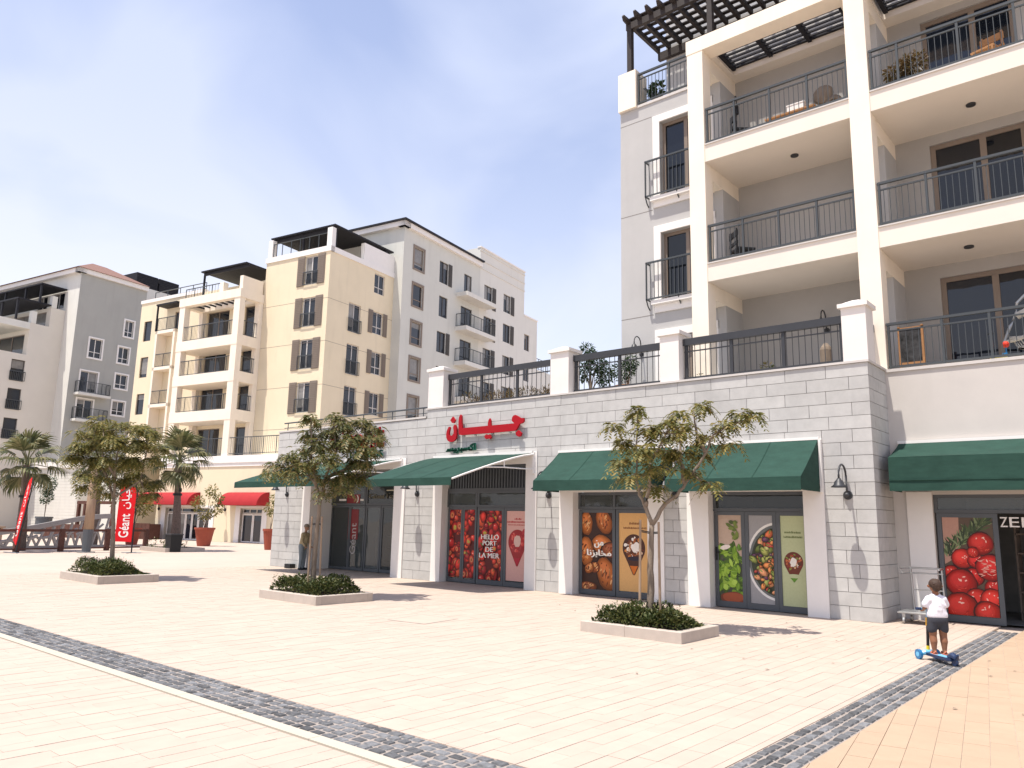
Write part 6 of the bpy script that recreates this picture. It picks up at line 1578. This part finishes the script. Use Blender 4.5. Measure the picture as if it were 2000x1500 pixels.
# ------------------------------------------------------------------ grey and white block at the far left (true distance 1.3 times the frame used here)
lb_ = root('apartment_building', 'grey and white apartment block with red tiled roof and stepped terraces at the left', 'building', (-53.2, 29.85, 0), left=True, scale=1.3)
UL = -53.23; SL_ = SIDE(UL); FL = FRONT(29.85); UW = -54.66; SW = SIDE(UW)
la = [(31.0, 31.95, 12.5, 13.88)]; ld = [(30.62, 31.88, 9.98, 11.45), (30.6, 31.75, 8.12, 9.45)]
lc = [(33.5, 34.2, 14.57, 15.78), (33.22, 34.05, 12.52, 13.7), (33.22, 34.15, 10.62, 11.66), (33.2, 34.14, 8.65, 9.66)]
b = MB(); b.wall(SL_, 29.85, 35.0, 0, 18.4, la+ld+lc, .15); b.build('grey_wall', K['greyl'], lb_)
for w_ in la+lc: window(lb_, SL_, *w_, mull=(.5,), trans=.3, fm='white_trim', t=.04, trim='white_trim', trimw=.11)
for w_ in ld: window(lb_, SL_, *w_, mull=(.5,), fm='frame_light', trim='white_trim', trimw=.1, name='balcony_door')
for z in (9.80, 7.95):
    b = MB(); b.fbox(SL_, 30.3, 32.7, 0, .55, z-.12, z+.05); b.build('balcony_slab', K['whiteb'], lb_)
    far_railing(lb_, [(UL+.02, 30.35), (UL+.5, 30.35), (UL+.5, 32.6), (UL+.02, 32.6)], z+.05, z+.85, post=.8, bal=.1, th=.025)
b = MB(); b.wall(FL, -66, UL, 0, 18.4, [(-56.6, -55.0, 16.0, 17.2), (-58.6, -57.2, 16.0, 17.2)], .15); b.build('white_wall', K['whiteb'], lb_)
window(lb_, FL, -56.6, -55.0, 16.0, 17.2, fm='frame_light', name='balcony_door'); window(lb_, FL, -58.6, -57.2, 16.0, 17.2, fm='frame_light', name='balcony_door')
b = MB(); b.fbox(SL_, 29.55, 35.0, -.3, .18, 18.4, 18.72); b.fbox(FL, -66, UL+.18, -.3, .30, 18.4, 18.718); b.build('cornice', K['white_trim'], lb_)
b = MB(); z = 18.72
b.faces([(-66, 29.4, z), (UL+.3, 29.4, z), (UL+.3, 35.0, z), (-66, 35.0, z), (-55.6, 31.9, z+1.35), (-55.6, 33.0, z+1.35), (-66, 31.9, z+1.35), (-66, 33.0, z+1.35)], [(0, 1, 4, 6), (1, 2, 5, 4), (0, 3, 2, 1), (6, 4, 5, 7), (2, 3, 7, 5)]); b.build('roof', K['roof'], lb_)
# stepped wing at the left with its terraces
lw = [(26.72, 27.6, 10.22, 11.67), (26.72, 27.6, 8.28, 9.70), (26.72, 27.6, 6.3, 7.7)]
b = MB()
b.wall(SW, 27.6, 29.84, 0, 14.35, [], .1); b.wall(SW, 28.85, 29.84, 14.35, 15.75, [], .1); b.wall(SW, 18, 27.6, 0, 12.1, lw, .15)
b.face([(-66, 27.6, 14.35), (UW, 27.6, 14.35), (UW, 29.84, 14.35), (-66, 29.84, 14.35)]); b.face([(-66, 28.85, 15.75), (UW, 28.85, 15.75), (UW, 29.84, 15.75), (-66, 29.84, 15.75)])
b.face([(-66, 18, 12.1), (UW, 18, 12.1), (UW, 27.6, 12.1), (-66, 27.6, 12.1)])
b.wall(FRONT(27.6), -66, UW, 12.1, 14.35, [(-62, -55.2, 12.2, 13.6)], .2); b.wall(FRONT(28.85), -66, UW, 14.35, 15.75, [(-60, -55.2, 14.45, 15.5)], .2)
b.build('stepped_wall', K['beigeb'], lb_)
for w_ in lw: window(lb_, SW, *w_, mull=(), fm='shutter_dark', juliet=True)
window(lb_, FRONT(27.6), -62, -55.2, 12.2, 13.6, mull=(.25, .5, .75), fm='frame_brown', name='balcony_door'); window(lb_, FRONT(28.85), -60, -55.2, 14.45, 15.5, mull=(.33, .66), fm='frame_brown', name='balcony_door')
b = MB(); b.box(-66, UW+.01, 24.5, 27.59, 13.9, 14.35); b.box(UW-.35, UW+.012, 27.62, 27.95, 14.36, 15.2); b.box(UW-.35, UW+.012, 28.86, 29.2, 15.76, 16.6); b.build('parapet', K['whiteb'], lb_)
for y0, y1, z, lbl in ((26.6, 28.84, 15.85, 'dark terrace pergola low down at the far left edge'), (28.0, 29.8, 17.25, 'dark terrace pergola higher up under the red roof at the left edge')):
    p_ = root('pergola', lbl, 'pergola', (-57, y0, z), left=True, scale=1.3)
    b = MB(); b.box(-66, UW-.02, y0, y1, z, z+.10); b.build('slatted_roof', K['pergola_dark'], p_)
    for x in (-54.85, -56.8, -59.5): b = MB(); b.box(x-.06, x+.06, y0+.05, y0+.17, z-1.4, z); b.build('post', K['pergola_dark'], p_)
# white podium in front of it and the recessed shop
wp = root('shop_podium', 'low white boarded podium wall behind the palms at the left', 'shop', (-66, 37, 0), left=True)
FWP = FRONT(37.0)
b = MB(); b.wall(FWP, -73.3, -62.6, 0, 5.25, [], .1); b.wall(SIDE(-62.6), 37, 46, 0, 5.25, [], .1); b.wall(FRONT(38.5), -62.6, -46, 0, 5.25, [(-58.8, -54, -.1, 3.2)], .5); b.build('wall', K['whiteb'], wp)
for i in range(20): b = MB(); b.fbox(FWP, -73.2, -62.7, 0, .03, .1+i*.25, .33+i*.25); b.build('board', K['whiteb'], wp)
window(wp, FRONT(38.5), -58.8, -54, .02, 3.2, depth=.3, mull=(.25, .5, .75), fm='frame_brown', name='shop_window')
b = MB(); b.fbox(FWP, -69.5, -62.4, -1, .2, 5.25, 5.75); b.fbox(FRONT(38.5), -62.4, -46, -1, .2, 5.25, 5.75); b.build('cornice', K['white_trim'], wp)
b = MB(); b.wall(FRONT(36.6), -82, -73.3, 0, 6.5, [], .1); b.build('grey_wall', K['greyb'], wp)

# ------------------------------------------------------------------ timber rail fence along the canal walk
def LP(u, w, z=0): return (cos(A2)*u-sin(A2)*w, sin(A2)*u+cos(A2)*w, z)
fence = root('timber_fence', 'dark red brown timber rail fence along the far edge of the plaza at the left', 'fence', (-32.5, 19, 0), left=True)
for w_ in (13.0, 15.1, 17.0, 18.75, 20.75, 22.6):
    b = MB(); b.box(-32.58, -32.42, w_-.09, w_+.09, 0, .92); b.build('post', K['brownwood'], fence)
for z0, z1 in ((.80, .90), (.09, .15)):
    b = MB(); b.box(-32.55, -32.45, 13.0, 22.6, z0, z1); b.build('rail', K['brownwood'], fence)
# grey cut-out bridge parapet behind the fence
br = root('footbridge', 'pale grey arched footbridge parapet with irregular cut-out holes behind the fence', 'bridge', (-36, 19, 0), left=True)
SB = SIDE(-36.0); rnd = random.Random(8)
def top(w): return .62+1.0*math.exp(-((w-23.2)/4.2)**2)-.05
b = MB(); n = 22
for i in range(n):
    a, c = 15+8.0*i/n, 15+8.0*(i+1)/n
    b.hexa([SB.pt(a, 0, top(a)-.22), SB.pt(c, 0, top(c)-.22), SB.pt(c, .14, top(c)-.22), SB.pt(a, .14, top(a)-.22), SB.pt(a, 0, top(a)), SB.pt(c, 0, top(c)), SB.pt(c, .14, top(c)), SB.pt(a, .14, top(a))])
b.build('top_rail', K['bridgew'], br)
b = MB(); b.fbox(SB, 15, 23, 0, .14, -.05, .10); b.build('bottom_rail', K['bridgew'], br)
b = MB(); w_ = 15.0
while w_ < 22.9:
    st_ = rnd.uniform(.35, .6); h0, h1 = top(w_)-.2, top(w_+st_)-.2
    for (a, z0_, c, z1_) in ((w_, .08, w_+st_*rnd.uniform(.4, .7), h0), (w_+st_*.5, h0*.55, w_+st_, .08), (w_, h0*.5, w_+st_, h1*rnd.uniform(.4, .8))):
        p0, p1 = SB.pt(a, .07, z0_), SB.pt(c, .07, z1_); b.tube([p0, p1], rnd.uniform(.05, .085), 5)
    w_ += st_
b.build('web', K['bridgew'], br)
b = MB(); b.box(-39.5, -36.0, 15, 23, -.05, .05); b.build('deck', K['kerb'], br)

# ------------------------------------------------------------------ palms
def frond_mesh(seed, L):
    """one fan-shaped palm leaf: a stalk and a spread of narrow blades with drooping tips"""
    rnd = random.Random(seed); b = MB(); st_ = L*.48
    b.tube([(0, 0, 0), (st_*.5, 0, .05*L), (st_, 0, .04*L)], [.022, .016, .012], 4)
    n = 20
    for i in range(n):
        a = (-1+2*i/(n-1))*1.35; ll = L*.62*(1-.22*abs(a)/1.45)*rnd.uniform(.9, 1.08)
        d = V((cos(a), sin(a), 0)); s_ = V((-sin(a), cos(a), 0)); w = .019+.012*rnd.random()
        p0 = V((st_, 0, .04*L)); p1 = p0+d*ll*.55+V((0, 0, .03*L)); p2 = p0+d*ll*.85-V((0, 0, .02*L+.05*rnd.random())); p3 = p0+d*ll*.97-V((0, 0, .16*L+.16*rnd.random()*L))
        b.faces([p0-s_*.004, p0+s_*.004, p1+s_*w*1.3, p1-s_*w*1.3, p2+s_*w*.8, p2-s_*w*.8, p3], [(0, 1, 2, 3), (3, 2, 4, 5), (5, 4, 6)])
    me = bpy.data.meshes.new('palm_frond'); me.from_pydata([tuple(p) for p in b.v], [], b.f); me.materials.append(K['palm']); return me
FM = [frond_mesh(s_, 1.0) for s_ in range(4)]
def palm(base, top_, label, L, n, seed, r0=.24):
    t = root('palm_tree', label, 'palm', base, group='fan palms at the left'); rnd = random.Random(seed)
    B, T = V(base), V(top_)
    b = MB(); pts = [B.lerp(T, i/14)+V((.05*sin(i*.35), 0, 0)) for i in range(15)]
    b.tube(pts, [r0*(1.15-.5*min(1, i/9))*(1+.05*(i % 2)) for i in range(15)], 12); b.build('trunk', K['palmbark'], t)
    b = MB(); m_ = B.lerp(T, .63); b.tube([m_-V((0, 0, .05)), m_+V((0, 0, .05))], r0*.95, 12); b.tube([m_+V((.22, 0, .12)), m_+V((.22, 0, .28))], .07, 8); b.build('light_collar', K['black'], t)
    f0 = OFF[t.name]
    for i in range(n):
        az = i*2.39996+rnd.uniform(-.2, .2); k = i/(n-1); el = 1.4-2.35*k+rnd.uniform(-.15, .15)
        o = bpy.data.objects.new('palm_frond', FM[i % 4]); COL.objects.link(o); o.parent = t
        o.location = (T.x-f0[0], T.y-f0[1], T.z-f0[2]); s_ = L*(1-.12*k)*rnd.uniform(.88, 1.1); o.scale = (s_, s_, s_)
        o.rotation_euler = (0, -el, az); o.rotation_mode = 'XYZ'
palm((-36.6, 11.7, 0), (-36.3, 11.5, 3.5), 'fan palm leaning behind the narrow red flag at the left edge', 1.55, 18, 3, .21)
palm((-34.2, 17.1, 0), (-34.3, 17.0, 3.95), 'fan palm with a dark collar on its trunk in front of the red awnings', 1.6, 20, 4, .21)
palm((-41.5, 16.5, 0), (-41.3, 16.4, 4.15), 'fan palm mostly hidden by the leftmost street tree', 1.6, 20, 5, .2)
t = root('planter_box', 'low concrete kerb planter at the foot of the palm with the dark collar', 'planter', (-34.3, 17.1, 0), group='square concrete tree planters')
for q in ((-35.6, -33.2, 16.2, 16.35), (-35.6, -33.2, 17.85, 18.0), (-35.6, -35.45, 16.353, 17.847), (-33.35, -33.2, 16.353, 17.847)): b = MB(); b.box(*q, 0, .16); b.build('kerb_stone', K['kerb'], t)
b = MB(); rnd = random.Random(21)
for i in range(8): leaf_cloud(b, (-35.2+i*.24, 16.8+rnd.uniform(-.3, .5), .3), (.32, .3, .22), 60, .12, rnd)
o = b.build('ground_cover', K['shrub'], None, off=(-34.4, 17, .1)); o['kind'] = 'stuff'; o['label'] = 'low dark hedge round the foot of the palm'
t = root('litter_bin', 'square black bin in front of the palm trunk', 'bin', (-33.3, 16.6, 0))
b = MB(); b.hexa([(-33.60, 16.4, 0), (-33.15, 16.4, 0), (-33.15, 16.85, 0), (-33.60, 16.85, 0), (-33.64, 16.36, .72), (-33.11, 16.36, .72), (-33.11, 16.89, .72), (-33.64, 16.89, .72)]); b.build('bin_body', K['black'], t)
b = MB(); b.box(-33.66, -33.09, 16.34, 16.91, .72, .77); b.build('rim', K['dark'], t)
# wooden post light
t = root('post_light', 'tapering tan timber post with a dark steel foot in front of the fence', 'post light', (-33.97, 13.3, 0))
b = MB(); b.tube([(-33.97, 13.3, .9), (-34.02, 13.3, 2.0), (-34.08, 13.3, 3.2), (-34.1, 13.3, 3.5)], [.19, .17, .14, .03], 14); b.build('timber_shaft', K['stake'], t, smooth=True)
b = MB(); b.tube([(-33.97, 13.3, .02), (-33.97, 13.3, .92)], [.165, .20], 14); b.build('steel_foot', K['frame_grey'], t)
b = MB(); b.tube([(-33.97, 13.3, .0), (-33.97, 13.3, .03)], .34, 14); b.build('base_plate', K['steel'], t)

# ------------------------------------------------------------------ red feather flags
def flag(base, F2, pts, lb, txt):
    t = root('feather_flag', lb, 'flag', base, group='red feather flags')
    b = MB(); n = len(pts)
    b.faces([F2.pt(s_, .0+.03*sin(z*3.1), z) for s_, z in pts]+[F2.pt(s_, .02+.03*sin(z*3.1), z) for s_, z in pts], [tuple(range(n-1, -1, -1)), tuple(range(n, 2*n))]+[(i, (i+1) % n, n+(i+1) % n, n+i) for i in range(n)])
    b.build('cloth', K['flag'], t)
    xs = max(p[0] for p in pts)+.02
    b = MB(); b.tube([F2.pt(xs, -.01, .0), F2.pt(xs, -.01, pts[0][1] if 0 else 2.5), F2.pt(xs-.12, -.01, 2.85), F2.pt(xs-.5, -.01, 3.0)], [.028, .024, .02, .014], 6); b.build('pole', K['black'], t)
    b = MB(); b.tube([F2.pt(xs-.4, 0, .012), F2.pt(xs+.4, 0, .012)], .02, 5); b.tube([F2.pt(xs, -.4, .012), F2.pt(xs, .4, .012)], .02, 5); b.build('foot', K['steel'], t)
    x0, x1 = min(p[0] for p in pts), max(p[0] for p in pts)
    b = MB(); w_ = x1-x0; mid = (x0+x1)/2
    put_text(b, F2, 'G\u00e9ant', mid-w_*.30, mid+w_*.26, .62, 1.58, .055, rot=True, bold=.012); put_text(b, F2, '\uFEE5\uFE8E\uFEF4\uFE9F', mid-w_*.30, mid+w_*.26, 1.78, 2.66, .055, rot=True, bold=.008)
    b.build('lettering', K['white_ink'], t)
    return t
ang = radians(40); F1 = Face(-33.25, 14.43, cos(ang), sin(ang), sin(ang), -cos(ang))
flag((-33.25, 14.43, 0), F1, [(-.35, .45), (.34, .44), (.35, 2.4), (.30, 2.62), (.18, 2.74), (-.0, 2.68), (-.08, 2.94), (-.20, 2.86), (-.34, 2.5)], 'tall red feather flag with white lettering facing the camera beside the leftmost tree', 'x')
ang = radians(-62); F3 = Face(-33.9, 10.9, cos(ang), sin(ang), -sin(ang)*-1, -cos(ang))
ang = radians(-8)
F3 = Face(-34.85, 10.95, cos(ang), sin(ang), sin(ang), -cos(ang))
lean = flag((-34.85, 10.95, 0), F3, [(-.36, .45), (.36, .30), (.42, 2.3), (.36, 2.66), (.1, 2.95), (-.2, 2.8), (-.38, 2.4)], 'red feather flag turned edge on before the leaning palm at the left edge', 'x')
lean.rotation_euler = Matrix.Rotation(radians(6), 4, Vector((-.95, .31, 0))).to_euler()

# ------------------------------------------------------------------ terracotta pots with trees, boxes, pergola frame by the recessed shop
def big_pot(base, r, h, lb, clumps, seed):
    potted('potted_tree', lb, 'potted tree', base, r, h, clumps, 'leaf', 'terracotta', size=.16, n=26, seed=seed, flare=1.55, group='trees in terracotta pots')
big_pot((-39.1, 21.1, 0), .50, .95, 'small tree in a wide terracotta pot in front of the long red awning', [((-.4, -.3, 2.2), (.32, .3, .38)), ((.38, .3, 1.95), (.32, .3, .4)), ((.15, .1, 2.85), (.25, .25, .35)), ((-.05, -.05, 1.65), (.36, .32, .28)), ((.45, .38, 2.5), (.24, .24, .24))], 51)
big_pot((-33.9, 21.7, 0), .34, 1.0, 'small tree in a terracotta pot at the corner of the stone wall', [((.0, 0, 2.0), (.35, .35, .35)), ((.2, .15, 2.45), (.3, .3, .3))], 52)
big_pot((-41.9, 18.6, 0), .42, .85, 'dark small tree in a terracotta pot half hidden behind the tall red flag', [((-.1, -.1, 2.6), (.55, .5, .7)), ((.35, .3, 2.0), (.5, .45, .5)), ((-.3, -.3, 3.2), (.4, .4, .4))], 53)
potted('potted_tree', 'slender grey-leaved tree in a dark square box by the white podium', 'potted tree', LP(-58, 32, 0), .55, 1.25, [((0, 0, 2.7), (.5, .4, .6)), ((.1, .1, 3.7), (.55, .4, .6)), ((-.1, 0, 3.2), (.4, .4, .5))], 'plant', 'frame_grey', size=.16, n=20, seed=54, flare=1.05)
pf = root('porch', 'dark brown timber porch frame before the recessed shop at the left', 'porch', (-50, 30, 0), left=True)
for u in (-50.6, -49.9, -46.9):
    b = MB(); b.box(u-.09, u+.09, 30.0, 30.18, 0, 2.15); b.build('post', K['brownwood'], pf)
b = MB(); b.box(-50.75, -46.75, 30.0, 30.2, 2.152, 2.35); b.build('lintel', K['brownwood'], pf)
for k, (u0, u1, w0, w1, h) in enumerate(((-52.5, -47.5, 29.0, 29.6, .85), (-47.2, -45.2, 31.6, 32.4, 1.0))):
    t = root('timber_trough', ['long dark timber planting box behind the fence', 'dark timber planting box left of the first yellow shop door'][k], 'planting box', ((u0+u1)/2, w0, 0), left=True)
    for i in range(int((u1-u0)/.4)): piece('plank', K['brownwood'], t, u0+i*.4, u0+i*.4+.38, w0, w0+.05, 0, h)
    b = MB(); b.box(u0, u1, w0+.051, w1, 0, h-.04); b.build('box_body', K['brownwood'], t)
t = root('timber_bench', 'brown timber bench with a curved arm behind the fence at the left', 'bench', (-44, 20.3, 0), left=True)
b = MB(); b.box(-44.2, -43.7, 19.4, 22.2, .72, .80); b.build('seat', K['stake'], t)
for w_ in (19.5, 22.0): b = MB(); b.box(-44.15, -43.75, w_, w_+.1, 0, .72); b.build('leg', K['stake'], t)
b = MB(); b.tube([(-43.9, 20.8, .8), (-43.9, 21.1, 1.15), (-43.9, 21.6, 1.2), (-43.9, 21.9, .8)], .06, 6); b.build('arm', K['stake'], t)
